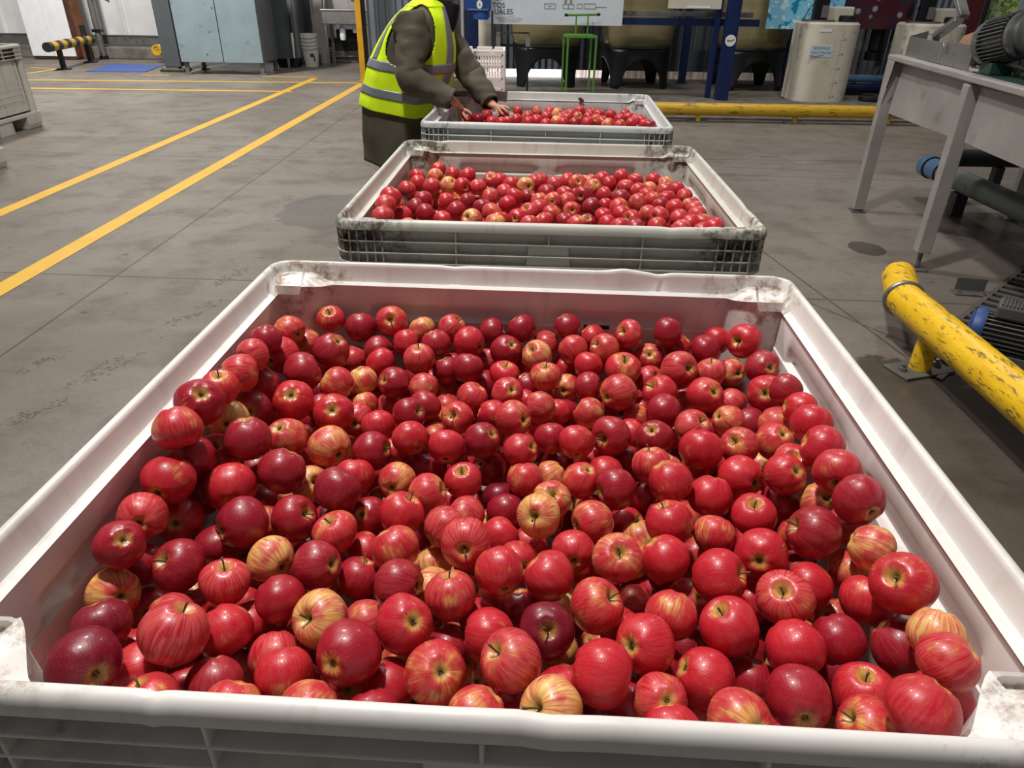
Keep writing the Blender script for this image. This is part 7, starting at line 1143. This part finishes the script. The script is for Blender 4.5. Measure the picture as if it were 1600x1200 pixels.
# ------------------------------------------------------------------ green trolley frame
g0 = flr(866, 143); gw = .36; gd = .30
t = thing('trolley_frame', 'green tubular trolley frame with a T-shaped push handle', 'trolley', (.79, 9.95, 0), .12)
T_ = .022
for x in (-gw / 2, gw / 2):
    for y in (-gd / 2, gd / 2):
        m = MB(); m.box((x, y, .39), (T_, T_, .76)); m.build('leg', M['green'], t, bevel=.002)
m = MB()
for z in (.77, .035):
    for y in (-gd / 2, gd / 2): m.box((0, y, z), (gw + T_, T_, T_ * 1.2))
    for x in (-gw / 2, gw / 2): m.box((x, 0, z), (T_, gd, T_ * 1.2))
m.box((0, 0, .785), (gw * .9, gd * .8, .012)); m.build('top_frame', M['green'], t, bevel=.002)
m = MB()
for x in (-.06, .09): m.box((x, .0, .895), (.016, .016, .22))
m.build('handle_upright', M['green'], t)
m = MB(); m.cyl((-.19, 0, 1.005), (.22, 0, 1.015), .014, 12); hb = m.build('handle_bar', M['green'], t, smooth=True)
for x, z in ((-.19, 1.005), (.22, 1.015)): m = MB(); m.cyl((x - .02, 0, z), (x + .02, 0, z), .017, 12); m.build('grip', M['rubber'], hb, smooth=True)
# grey bent frame in front of first tank
t = thing('stand_frame', 'black and grey bent stand frame in front of the first round tank', 'stand', (-.06, 10.5, 0))
for x in (-.20, .20):
    m = MB(); m.box((x, 0, .30), (.028, .028, .60)); m.build('leg', M['rubber'], t)
    m = MB(); m.prism([(x - .03, 0, .60), (x + .03, 0, .60), (x + .03, 0, .77), (x - .02 * (1 if x < 0 else -1), 0, .77), (x - .03, 0, .70)], (0, -.03, 0), (0, .03, 0)); m.build('corner_bracket', M['galv'], t, bevel=.004)
m = MB(); m.box((0, 0, .765), (.42, .03, .02)); m.build('top_bar', M['dull'], t); m = MB(); m.box((0, 0, .615), (.40, .03, .03)); m.build('cross_bar', M['rubber'], t)
# water dispenser on its stand
t = thing('water_dispenser', 'blue dispenser with a white tag on a thin black stand', 'dispenser', (-.49, 9.8, 0))
m = MB(); m.box((0, .05, 1.24), (.31, .26, .40)); m.box((0, -.04, 1.05), (.27, .12, .03)); m.build('housing', M['dispenser'], t, bevel=.02, seg=3)
m = MB(); m.lathe([(0, .94), (.09, .945), (.11, .98), (.11, 1.03)], 24, Matrix.Translation((.03, .02, 0))); m.build('bowl', M['water'], t, smooth=True)
m = MB(); m.box((0, -.085, 1.035), (.28, .02, .014)); m.build('drip_tray', M['rubber'], t)
for x in (-.17, .17):
    m = MB(); m.box((x, .05, .52), (.022, .03, 1.04)); m.build('stand_leg', M['rubber'], t)
m = MB(); m.box((0, .05, .02), (.36, .25, .03)); m.build('stand_base', M['rubber'], t)
m = MB(); m.lathe([(0, 0), (.036, 0), (.036, .006), (0, .006)], 24, Matrix.Translation((.02, -.086, 1.11)) @ Matrix.Rotation(PI / 2, 4, 'X') @ Matrix.Diagonal((1, 1.3, 1, 1))); tg = m.build('tag', M['tag'], t, label='white oval tag')
m = MB(); m.box((.02, -.095, 1.11), (.02, .002, .022)); m.build('tag_mark', M['greyink'], tg); m = MB(); m.tube([(.02, -.09, 1.15), (.012, -.088, 1.19), (.015, -.082, 1.25)], .004, 6); m.build('cord', M['tag'], tg)
# grey pipes standing behind the dispenser
for k, (px, w, ma) in enumerate(((713, .045, 'galv'), (719.5, .04, 'galv'), (744, .11, 'cream'))):
    q = flr(px, 128); m = MB()
    if k < 2: m.cyl((0, 0, 0), (0, 0, 1.2), w / 2 * 1.2, 16)
    else: m.lathe([(.06, 0), (.065, .35), (.10, .55), (.10, .8), (.10, 1.2)], 20)
    o = m.build('upright_pipe', M[ma], smooth=True); o.location = (q.x, 11.5, 0)
    tag(o, ('slim grey upright pipe nearest the dark blue column', 'slim grey upright pipe beside another, under the dispenser', 'thick cream upright pipe narrowing downwards, under the dispenser')[k], 'pipe', 'upright pipes below the dispenser')
# ------------------------------------------------------------------ cream dosing tanks
def dosing(px_c, Y, lab, label_two):
    cx = onY(px_c, 100, Y).x
    t = thing('dosing_tank', lab, 'tank', (cx, Y + .38, 0), .0, 'cream dosing tanks')
    m = MB(); hx, hy, r = .365, .36, .22
    for z in (.0, .02, .94, .965):
        ins = .03 if z in (.0, .965) else 0
        m.v.extend([(x, y, z) for x, y in rrect(hx - ins, hy - ins, r - ins, 8)])
    n = len(m.v) // 4
    for i_ in range(3):
        for j in range(n): m.f.append((i_ * n + j, i_ * n + (j + 1) % n, (i_ + 1) * n + (j + 1) % n, (i_ + 1) * n + j))
    m.f.append(tuple(range(3 * n, 4 * n))); m.build('tank_body', M['cream'], t, smooth=True)
    m = MB(); m.box((.14, .14, 1.05), (.40, .24, .17)); m.build('raised_shoulder', M['cream'], t, bevel=.02)
    m = MB(); m.lathe([(.0, .966), (.21, .966), (.21, .982), (0, .982)], 28, Matrix.Translation((-.13, -.02, 0))); m.build('pump_plate', M['dull'], t, smooth=True)
    m = MB(); m.lathe([(.11, .966), (.115, .975), (.115, 1.03), (.105, 1.04), (0, 1.04)], 28, Matrix.Translation((.215, -.12, 0))); m.build('filler_cap', M['black'], t, smooth=True)
    pm_ = MB(); pm_.box((-.19, -.05, 1.14), (.085, .09, .33)); pm_.box((-.09, -.03, 1.12), (.10, .09, .28)); pu = pm_.build('dosing_pump', M['black'], t, bevel=.008)
    m = MB(); m.box((-.09, -.08, 1.08), (.085, .02, .14)); m.build('pump_face', M['steel'], pu)
    m = MB(); m.tube([(-.22, -.05, 1.20), (-.30, -.08, 1.10), (-.34, -.10, 1.02), (-.36, -.06, .97)], .006, 8); m.build('hose', M['rubber'], t)
    m = MB(); m.box((-.13, -.362, .875), (.145, .004, .034)); m.build('small_label', M['tag'], t)
    if label_two:
        m = MB(); m.box((-.14, -.362, .635), (.285, .004, .135)); lb = m.build('label', M['bluelabel'], t, label='pale blue label')
        text('BOMPAGE', .046, (-.14, -.3655, .655), M['greyink'], lb, align='CENTER'); text('INDUSTRIALES', .040, (-.14, -.3655, .605), M['greyink'], lb, align='CENTER')
        m = MB(); m.tube([(-.28, -.365, .582), (-.20, -.365, .574), (-.10, -.365, .590)], .003, 6); m.build('label_swoosh', M['dispenser'], lb)
    m = MB()
    for k in range(24):
        z = .08 + k * .034; w = .035 if k % 5 == 0 else .014
        m.box((.10, -.3605, z), (w, .003, .006))
        if k % 5 == 0: m.box((.135, -.3605, z + .012), (.022, .003, .022))
    m.build('scale_marks', mat('tank_scale', (140, 128, 108), .6), t)
dosing(1277, 10.05, 'cream dosing tank with a pale blue label, standing clear of the table', True)
dosing(1440, 10.05, 'cream dosing tank partly hidden behind the steel sorting table', False)
# pipes, hose and pump between the tanks
t = thing('pump_skid', 'dark pump and pipe rack between the two cream tanks', 'pump', onY(1352, 60, 11.2) * Vector((1, 1, 0)) if False else (onY(1350, 60, 11.2).x, 11.2, 0))
m = MB(); m.box((0, 0, .90), (.42, .25, .06)); m.build('top_plate', M['dark'], t, bevel=.005)
m = MB(); m.cyl((.0, 0, .58), (.0, 0, .88), .11); m.lathe([(.13, .45), (.13, .56), (.09, .58)], 20); m.build('pump_head', M['black'], t, smooth=True)
for x in (-.20, .12, .24):
    m = MB(); m.cyl((x, .05, .02), (x, .05, .86), .045, 14); m.build('standpipe', M['dull'], t, smooth=True)
m = MB(); m.box((0, .0, .03), (.7, .4, .06)); m.build('skid', M['dark'], t)
for k, (py, ma, lab) in enumerate(((105, 'bluepipe', 'grey-blue pipe low between the cream tanks, upper of two'), (118, 'bluepaint', 'dark blue pipe low between the cream tanks, lower of two'))):
    q = onY(1345, py, 10.97); m = MB(); z = max(.06, q.z)
    m.cyl((4.55, 10.97, z), (6.6, 10.97, z), .05, 16); o = m.build('low_pipe', M[ma], smooth=True)
    tag(o, lab, 'pipe', 'low pipes between the cream tanks')
m = MB(); hc = onY(1352, 118, 10.25); m.tube([(hc.x + .16 * math.cos(a), 10.25 + .10 * math.sin(a), .03 + .015 * i_ / 10) for i_, a in enumerate([k * .45 for k in range(34)])], .028, 10)
tag(m.build('hose', M['rubber'], smooth=True), 'black hose coiled on the floor between the cream tanks', 'hose')
# kerb strip, and low yellow guard pipe in front of the tanks
t = thing('guard_rail', 'low scuffed yellow guard pipe on short posts before the tanks', 'barrier', (2.8, 8.45, 0), -.012)
m = MB(); m.cyl((-1.9, 0, .135), (3.6, 0, .135), .068, 24); m.build('rail', M['yellow_far'], t, smooth=True)
for px in (1075, 1230, 1381):
    x = flr(px, 180).x - 2.8; m = MB(); m.box((x, 0, .05), (.045, .05, .10)); po = m.build('post', M['yellow_far'], t, bevel=.003)
    m = MB(); m.box((x, 0, .006), (.22, .14, .012)); m.build('foot_plate', M['dull'], po)
m = MB(); m.box((2.8, 8.86, .012), (5.6, .5, .024)); m.box((2.8, 9.9, .01), (5.6, .9, .02)); tag(m.build('trim_2', M['kerb'], bevel=.004), kind='structure')
# ------------------------------------------------------------------ sorting table
A0, A1 = Vector((2.36, 4.84, 0)), Vector((2.205, 3.69, 0))
dv = (A1 - A0).normalized(); nv = Vector((-dv.y, dv.x, 0))     # nv points to +x
if nv.x < 0: nv = -nv
E1 = A1 + dv * 1.9
t = thing('sorting_table', 'galvanised steel sorting table on tall square legs', 'table', A0)
def rel(p): return Vector(p) - A0
def panel(name, p, q, z0a, z1a, z0b, z1b, off=0.0, th=.004, ma='galv'):
    m = MB(); o = nv * off
    m.prism([rel(p) + o + Vector((0, 0, z0a)), rel(q) + o + Vector((0, 0, z0b)), rel(q) + o + Vector((0, 0, z1b)), rel(p) + o + Vector((0, 0, z1a))], (0, 0, 0), nv * th)
    return m.build(name, M[ma], t, bevel=.0015, seg=1)
panel('side_panel', A0 + dv * .05, A0 + dv * .60, .645, .955, .66, .945, .02); panel('side_panel', A0 + dv * .60, A1 - dv * .0, .66, .945, .68, .94, .014); panel('side_panel', A1 + dv * .06, E1, .68, .935, .70, .96, .012)
m = MB(); m.beam(rel(A0) + Vector((0, 0, .965)) - dv * .05, rel(E1) + Vector((0, 0, .965)), .07, .030); m.build('edge_rail', M['galv'], t, bevel=.006)
m = MB(); q0, q1 = rel(A0) + Vector((0, 0, .955)), rel(E1) + Vector((0, 0, .955)); m.prism([q0, q1, q1 + nv * 1.02, q0 + nv * 1.02], (0, 0, 0), (0, 0, .012)); m.build('table_top', M['galv'], t)
m = MB(); m.prism([rel(A0) - dv * .03 + Vector((0, 0, .62)), rel(A0) - dv * .03 + nv * 1.02 + Vector((0, 0, .62)), rel(A0) - dv * .03 + nv * 1.02 + Vector((0, 0, .955)), rel(A0) - dv * .03 + Vector((0, 0, .955))], (0, 0, 0), dv * .006); m.build('end_panel', M['galv'], t)
for base_p in (A0, A1, A0 + nv * .98 , A1 + nv * .98):
    b0 = rel(base_p); near_ = base_p is A1
    m = MB(); m.beam(b0 + Vector((0, 0, .10 if near_ or base_p is not A0 else .02)), b0 + Vector((0, 0, .94)), .07, .07, upv=dv)
    if base_p in (A0,): m.prism([b0 + Vector((0, 0, .62)) - dv * .035, b0 + Vector((0, 0, .95)) - dv * .035, b0 + Vector((0, 0, .95)) + dv * .10, b0 + Vector((0, 0, .70)) + dv * .04], -nv * .036, -nv * .030)
    lg = m.build('leg', M['galv'], t, bevel=.005)
    m = MB(); m.cyl(b0 + Vector((0, 0, .0)), b0 + Vector((0, 0, .12)), .012, 10); m.beam(b0 + Vector((-.0, 0, .006)) - dv * .05, b0 + Vector((0, 0, .006)) + dv * .05, .09, .012); m.build('levelling_foot', M['dull'], lg)
# upright plates on the table edge
pl = [onX(1394, 40, 2.375), onX(1449, 50, 2.33)]
def plate(f0, f1, h, lab):
    m = MB(); p_, q_ = rel(A0) + dv * f0 + nv * .03, rel(A0) + dv * f1 + nv * .03; z = .982
    pts = [p_ + Vector((0, 0, z)), q_ + Vector((0, 0, z)), q_ + Vector((0, 0, z + h - .02)), q_ - dv * .02 + Vector((0, 0, z + h)), p_ + dv * .005 + Vector((0, 0, z + h)), p_ + Vector((0, 0, z + h - .005))]
    m.prism(pts, (0, 0, 0), nv * .005); return m.build('splash_plate', M['steel'], t, bevel=.001, seg=1)
plate(.06, .60, .105, ''); plate(.62, .97, .115, '')
m = MB(); p_ = rel(A0) + dv * .05 + nv * .03; m.prism([p_ + Vector((0, 0, .98)), p_ + nv * .10 + Vector((0, 0, .98)), p_ + nv * .10 + Vector((0, 0, 1.12)), p_ + Vector((0, 0, 1.09))], (0, 0, 0), dv * .005); m.build('splash_plate', M['steel'], t)
m = MB(); p_ = rel(A0) + dv * .22 + nv * .12
m.beam(p_ + Vector((0, 0, .985)), p_ + Vector((0, 0, 1.13)), .03, .03); m.beam(p_ + Vector((0, 0, 1.10)), p_ + dv * .30 - nv * .02 + Vector((0, 0, 1.20)), .05, .03); m.beam(p_ + dv * .30 + Vector((0, 0, 1.21)), p_ + dv * .16 + Vector((0, 0, 1.30)), .05, .03)
m.build('bracket_arm', M['steel'], t, bevel=.003)
m = MB(); q0 = onX(1402, 85, 2.30); m.tube([rel(A0) + dv * .12 - nv * .04 + Vector((0, 0, .95)), rel(A0) + dv * .13 - nv * .045 + Vector((0, 0, .88)), rel(A0) + dv * .10 - nv * .045 + Vector((0, 0, .80))], .0035, 6); m.build('hanging_wire', M['rubber'], t)
# green conveyor housing, brushes and geared motor on the table
def onT(px, py, off):   # point above the table, at 'off' metres behind its near edge
    P0 = A0 + nv * off; r = _ray(px, py); k = (nv.dot(P0)) / (nv.dot(r)); return Vector((r.x * k, r.y * k, CAM_H + r.z * k))
t2 = thing('roller_conveyor', 'dark green conveyor housing with cream brushes lying on the table', 'conveyor', A0)
def r2(px, py, off): return onT(px, py, off) - A0
m = MB(); pts = [r2(x, y, .31) for x, y in ((1497, 60), (1530, 48), (1552, 66), (1620, 48), (1620, 76), (1500, 97))]; pts = [Vector((p.x, p.y, max(p.z, .972))) for p in pts]; m.prism(pts, (0, 0, 0), nv * .14); m.build('housing', M['conveyor'], t2, bevel=.004)
m = MB(); pts = [r2(x, y, .29) for x, y in ((1492, 88), (1625, 66), (1625, 76), (1494, 99))]; pts = [Vector((p.x, p.y, max(p.z, .972))) for p in pts]; m.prism(pts, (0, 0, 0), nv * .02); m.build('side_rail', M['dark'], t2, bevel=.003)
m = MB(); b0 = dv * .98 + nv * .05; m.prism([b0 + Vector((0, 0, .970)), b0 + dv * 1.9 + Vector((0, 0, .970)), b0 + dv * 1.9 + nv * .9 + Vector((0, 0, .970)), b0 + nv * .9 + Vector((0, 0, .970))], (0, 0, 0), (0, 0, .012)); m.build('bed', M['conveyor'], t2, bevel=.002)
for k in range(9):
    p_ = A0 + dv * (1.13 + k * .10) + nv * .19 - A0
    m = MB(); m.beam(p_ + Vector((0, 0, .983)), p_ + Vector((0, 0, 1.045)) + dv * .02, .03, .02); m.build('brush', M['brushes'], t2, bevel=.004)
m = MB(); m.tube([r2(x, y, .235) for x, y in ((1498, 70), (1506, 74), (1514, 67), (1522, 70), (1528, 75))], .016, 8); m.build('chain', M['dull'], t2)
m = MB(); q_ = r2(1497, 92, .20); q_.z = 1.004; m.cyl(q_, q_ + nv * .02, .03); q_ = q_ + dv * .2; m.cyl(q_, q_ + nv * .02, .03); m.build('roller', M['dark'], t2, smooth=True)
tq = thing('carton', 'open brown cardboard piece behind the geared motor', 'carton', onT(1502, 46, .42) - Vector((0, 0, .0)))
c0 = onT(1502, 46, .42)
m = MB(); pts = [onT(x, y, .42) - c0 for x, y in ((1480, 44), (1487, 33), (1519, 20), (1530, 20), (1530, 44), (1482, 54))]; m.prism(pts, (0, 0, 0), nv * .22); m.build('carton_body', M['card'], tq, bevel=.002)
m = MB(); e0, e1 = onT(1505, 27, .418) - c0, onT(1515, 38, .418) - c0; m.tube([e0, e1], .006, 6); m.build('tape', M['brushes'], tq)
# geared motor
mc = onT(1553, 36, .10); ax_ = (onT(1600, 10, .16) - onT(1535, 40, .10)); ax_.z *= .6; ax_.normalize()
t3 = thing('gear_motor', 'grey finned geared motor mounted above the sorting table', 'motor', mc)
Mx = ax_.to_track_quat('Z', 'X').to_matrix().to_4x4()
m = MB(); prof = [(0, -.115), (.075, -.115), (.10, -.10), (.105, -.06), (.088, -.058), (.088, .10), (.10, .10), (.10, .12), (.075, .13)]; m.lathe(prof, 40, Mx); m.build('motor_body', M['motor'], t3, smooth=True)
m = MB()
for k in range(36):
    a = 2 * PI * k / 36; m.add(*(lambda q: (q.v, q.f))(MB().box((.097 * math.cos(a), .097 * math.sin(a), .02), (.022, .005, .15), rz=a)), M=Mx)
m.build('cooling_fins', M['motor'], t3)
m = MB(); m.lathe([(.075, .12), (.085, .14), (.085, .18), (.078, .185), (.09, .21), (.09, .25), (0, .26)], 36, Mx); m.build('gear_flange', M['motor'], t3, smooth=True)
gc = Mx @ Vector((0, 0, .29)); vdir = Vector((-.35, -.85, .15)).normalized(); Mg = Matrix.Translation(gc) @ vdir.to_track_quat('Z', 'Y').to_matrix().to_4x4()
m = MB(); m.lathe([(.13, -.09), (.14, -.06), (.14, .05), (.12, .07), (.085, .075), (.08, .06), (.045, .06), (.04, .075), (.02, .075), (.018, .06), (0, .06)], 40, Mg); gb = m.build('gearbox', M['motor'], t3, smooth=True)
m = MB()
for k in range(8):
    a = 2 * PI * k / 8; m.lathe([(.011, .07), (.011, .085), (0, .086)], 6, Mg @ Matrix.Translation((.105 * math.cos(a), .105 * math.sin(a), 0)))
m.build('gearbox_bolts', M['steel'], gb)
m = MB(); m.lathe([(.062, .062), (.062, .082), (.040, .082), (.040, .062)], 30, Mg); m.build('shaft_seal', M['rubber'], gb, smooth=True)
m = MB(); m.tube([Mx @ Vector((-.10, .02, -.10)), Mx @ Vector((-.02, -.11, -.09)), Vector((0, -.02, -.10)) + dv * .05, Vector((0, -.04, -.105)) + dv * .16, Vector((0, -.02, -.11)) + dv * .28, gc + Vector((-.02, -.12, -.05))], .009, 8); m.build('cable', M['rubber'], t3, smooth=True)
m = MB(); m.beam(Vector((0, 0, -.10)), Vector((0, 0, -(mc.z - .985))), .10, .12, upv=dv); m.build('mounting_foot', M['conveyor'], t3)
# pipes below the table
pa, pb = flr(1436, 237, .22), flr(1640, 322, .22)
t = thing('waste_pipe', 'grey-green pipe with blue coupling running under the sorting table', 'pipe', pa); d = (pb - pa)
m = MB(); m.cyl(d * .16, d * 1.3, .068, 26); m.build('pipe', M['greypipe'], t, smooth=True)
m = MB(); u = d.normalized(); m.tube([u * -.02, u * .0, u * .075, u * .08], [.060, .074, .076, .072], 26); m.tube([u * .09, d * .17], [.070, .072], 26); m.build('coupling', M['bluepipe'], t, smooth=True, label='blue pipe coupling')
m = MB(); m.tube([u * .078, u * .094], .078, 26); m.build('rubber_ring', M['rubber'], t, smooth=True); m = MB(); m.tube([d * .165, d * .172], .076, 26); m.build('rubber_ring', M['rubber'], t, smooth=True)
for f in (.35, 1.1): m = MB(); c_ = d * f; m.box((c_.x, c_.y, -.145), (.08, .08, .15)); m.build('support', M['dark'], t)
pc, pd_ = onY(1478, 224, 5.25), onY(1625, 236, 5.25)
t = thing('black_pipe', 'thick black pipe lying across behind the table legs', 'pipe', (pc.x, 5.25, pc.z)); m = MB(); m.cyl((0, 0, 0), (1.2, 0, 0), .06, 22); m.build('pipe', M['rubber'], t, smooth=True)
for x in (.35, 1.1): m = MB(); m.box((x, 0, -pc.z / 2 - .03), (.06, .06, pc.z - .06)); m.build('support', M['dark'], t)
# ------------------------------------------------------------------ yellow bollard rail at the right
t = thing('guard_rail', 'scuffed bright yellow mitred guard pipe bolted to the floor beside the near bin', 'barrier', (1.655, 2.78, 0))
o_ = Vector((1.655, 2.78, 0)); Rr = .070
a_, b2, c2 = Vector((1.80, 3.03, .20)) - o_, Vector((1.665, 2.78, .20)) - o_, Vector((1.655, .9, .20)) - o_
a_, b2, c2 = flr(1398, 412, .20) - o_, flr(1407, 447, .20) - o_, None
c_far = flr(1602, 603, .20) - o_; c2 = b2 + (c_far - b2) * 2.2
m = MB(); bis = ((b2 - a_).normalized() + (c2 - b2).normalized()).normalized()
def mitre_tube(m, p, q, cut_p, cut_q, r, n=32):
    d = (q - p).normalized(); u = d.orthogonal().normalized(); v = d.cross(u); vs = []
    for e, cn in ((p, cut_p), (q, cut_q)):
        for j in range(n):
            w = (u * math.cos(2 * PI * j / n) + v * math.sin(2 * PI * j / n)) * r; base_q = e + w
            if cn is not None: base_q = base_q + d * (-(w.dot(cn)) / d.dot(cn))
            vs.append(base_q)
    fs = [(j, (j + 1) % n, n + (j + 1) % n, n + j) for j in range(n)] + [tuple(range(n - 1, -1, -1)), tuple(range(n, 2 * n))]
    m.add(vs, fs)
mitre_tube(m, b2, c2, bis, None, Rr); m.build('long_pipe', M['yellow'], t, smooth=True)
m = MB(); mitre_tube(m, a_, b2, None, bis, Rr); m.build('end_pipe', M['yellow'], t, smooth=True)
m = MB(); u = bis.orthogonal().normalized(); v = bis.cross(u); d1 = (c2 - b2).normalized()
ringp = []
for j in range(33):
    w = (u * math.cos(2 * PI * j / 32) + v * math.sin(2 * PI * j / 32)); w2 = w - d1 * w.dot(d1); k = Rr / max(1e-6, w2.length); ringp.append(b2 + w * k)
m.tube(ringp, .012, 8); m.build('weld_bead', M['steel'], t, smooth=True, label='bare steel weld bead')
for f in (.14, .93):
    c_ = b2 + (c2 - b2) * f if f < .5 else b2 + (c2 - b2) * .86
    m = MB(); m.cyl((c_.x, c_.y, .008), (c_.x, c_.y, c_.z), .040, 20); po = m.build('post', M['yellow'], t, smooth=True)
    m = MB(); m.box((c_.x, c_.y, .006), (.24, .13, .012), rz=.3); m.build('foot_plate', M['dull'], po, bevel=.003)
    for s_ in (-1, 1):
        m = MB(); m.lathe([(.016, 0), (.016, .014), (.010, .015), (.010, .028), (0, .030)], 8, Matrix.Translation((c_.x + s_ * .085 * math.cos(.3), c_.y + s_ * .085 * math.sin(.3), .012))); m.build('bolt', M['steel'], po)
# floor drain
q0, q1 = flr(1487, 487), flr(1640, 355); q2 = flr(1512, 508)
dd = (q1 - q0).normalized(); pp = Vector((dd.y, -dd.x, 0)); w_ = .13
t = thing('floor_drain', 'slotted floor drain channel running under the sorting table', 'drain', q0)
s0 = -dd * .6; Ld = 2.2
m = MB(); m.prism([s0, s0 + dd * Ld, s0 + dd * Ld + pp * w_, s0 + pp * w_], (0, 0, .0006), (0, 0, .002)); m.build('channel', M['pit_shade'], t)  # flat sheet, its near-black colour stands for the shaded depth of the drain
for off in (-.02, w_ - .005):
    m = MB(); p_ = s0 + pp * off; m.prism([p_, p_ + dd * Ld, p_ + dd * Ld + pp * .025, p_ + pp * .025], (0, 0, .001), (0, 0, .010)); m.build('frame_strip', M['drain'], t, bevel=.002)
for k in range(27):
    p_ = s0 + dd * (.02 + k * .082); m = MB(); m.prism([p_, p_ + dd * .028, p_ + dd * .028 + pp * (w_ + .01), p_ + pp * (w_ + .01)], (0, 0, .002), (0, 0, .009)); m.build('grate_bar', M['drain'], t)
# angle bracket on the floor
q = flr(1508, 436); t = thing('angle_bracket', 'short steel angle bracket bolted to the floor by the drain', 'bracket', q, -.18)
m = MB(); m.box((0, 0, .005), (.15, .07, .010)); m.build('base_flange', M['dull'], t, bevel=.002); m = MB(); m.box((.01, .03, .04), (.14, .008, .07)); m.build('upright_flange', M['dull'], t, bevel=.002)
for x in (-.055, .06): m = MB(); m.lathe([(.010, .01), (.010, .02), (0, .021)], 6, Matrix.Translation((x, -.01, 0))); m.build('bolt', M['steel'], t)
# small electric motor on the floor
mcen = flr(1574, 503, .13); t = thing('electric_motor', 'dusty small electric motor with blue end bells beside the drain', 'motor', (mcen.x, mcen.y, 0), -.62)
Mm = Matrix.Translation((0, 0, .135)) @ Matrix.Rotation(PI / 2, 4, 'Y')
m = MB(); m.lathe([(.075, -.10), (.075, .10)], 36, Mm); m.build('stator', M['motordark'], t, smooth=True)
m = MB()
for k in range(30):
    a = 2 * PI * k / 30; m.add(*(lambda q: (q.v, q.f))(MB().box((.080 * math.cos(a), .080 * math.sin(a), 0), (.020, .005, .19), rz=a)), M=Mm)
m.build('cooling_fins', M['motordark'], t)
for s_ in (-1, 1):
    m = MB(); m.lathe([(.0, .0), (.06, .0), (.09, -.015), (.096, -.04), (.092, -.055), (.07, -.055)], 32, Mm @ Matrix.Translation((0, 0, s_ * .15)) @ (Matrix.Identity(4) if s_ > 0 else Matrix.Rotation(PI, 4, 'X'))); m.build('end_bell', M['motorblue'], t, smooth=True, label='worn blue end bell')
m = MB(); m.box((0, 0, .245), (.15, .12, .055)); tb = m.build('terminal_box', M['motordark'], t, bevel=.010)
m = MB()
for k in range(11): m.box((-.062 + k * .0124, 0, .275), (.005, .11, .008))
m.build('lid_ribs', M['motordark'], tb)
m = MB(); m.box((0, 0, .025), (.24, .18, .05)); m.build('mounting_base', M['dark'], t, bevel=.004)
m = MB(); m.box((.0, .07, .06), (.20, .03, .05)); m.box((0, -.07, .06), (.20, .03, .05)); m.build('motor_feet', M['motordark'], t, bevel=.004)
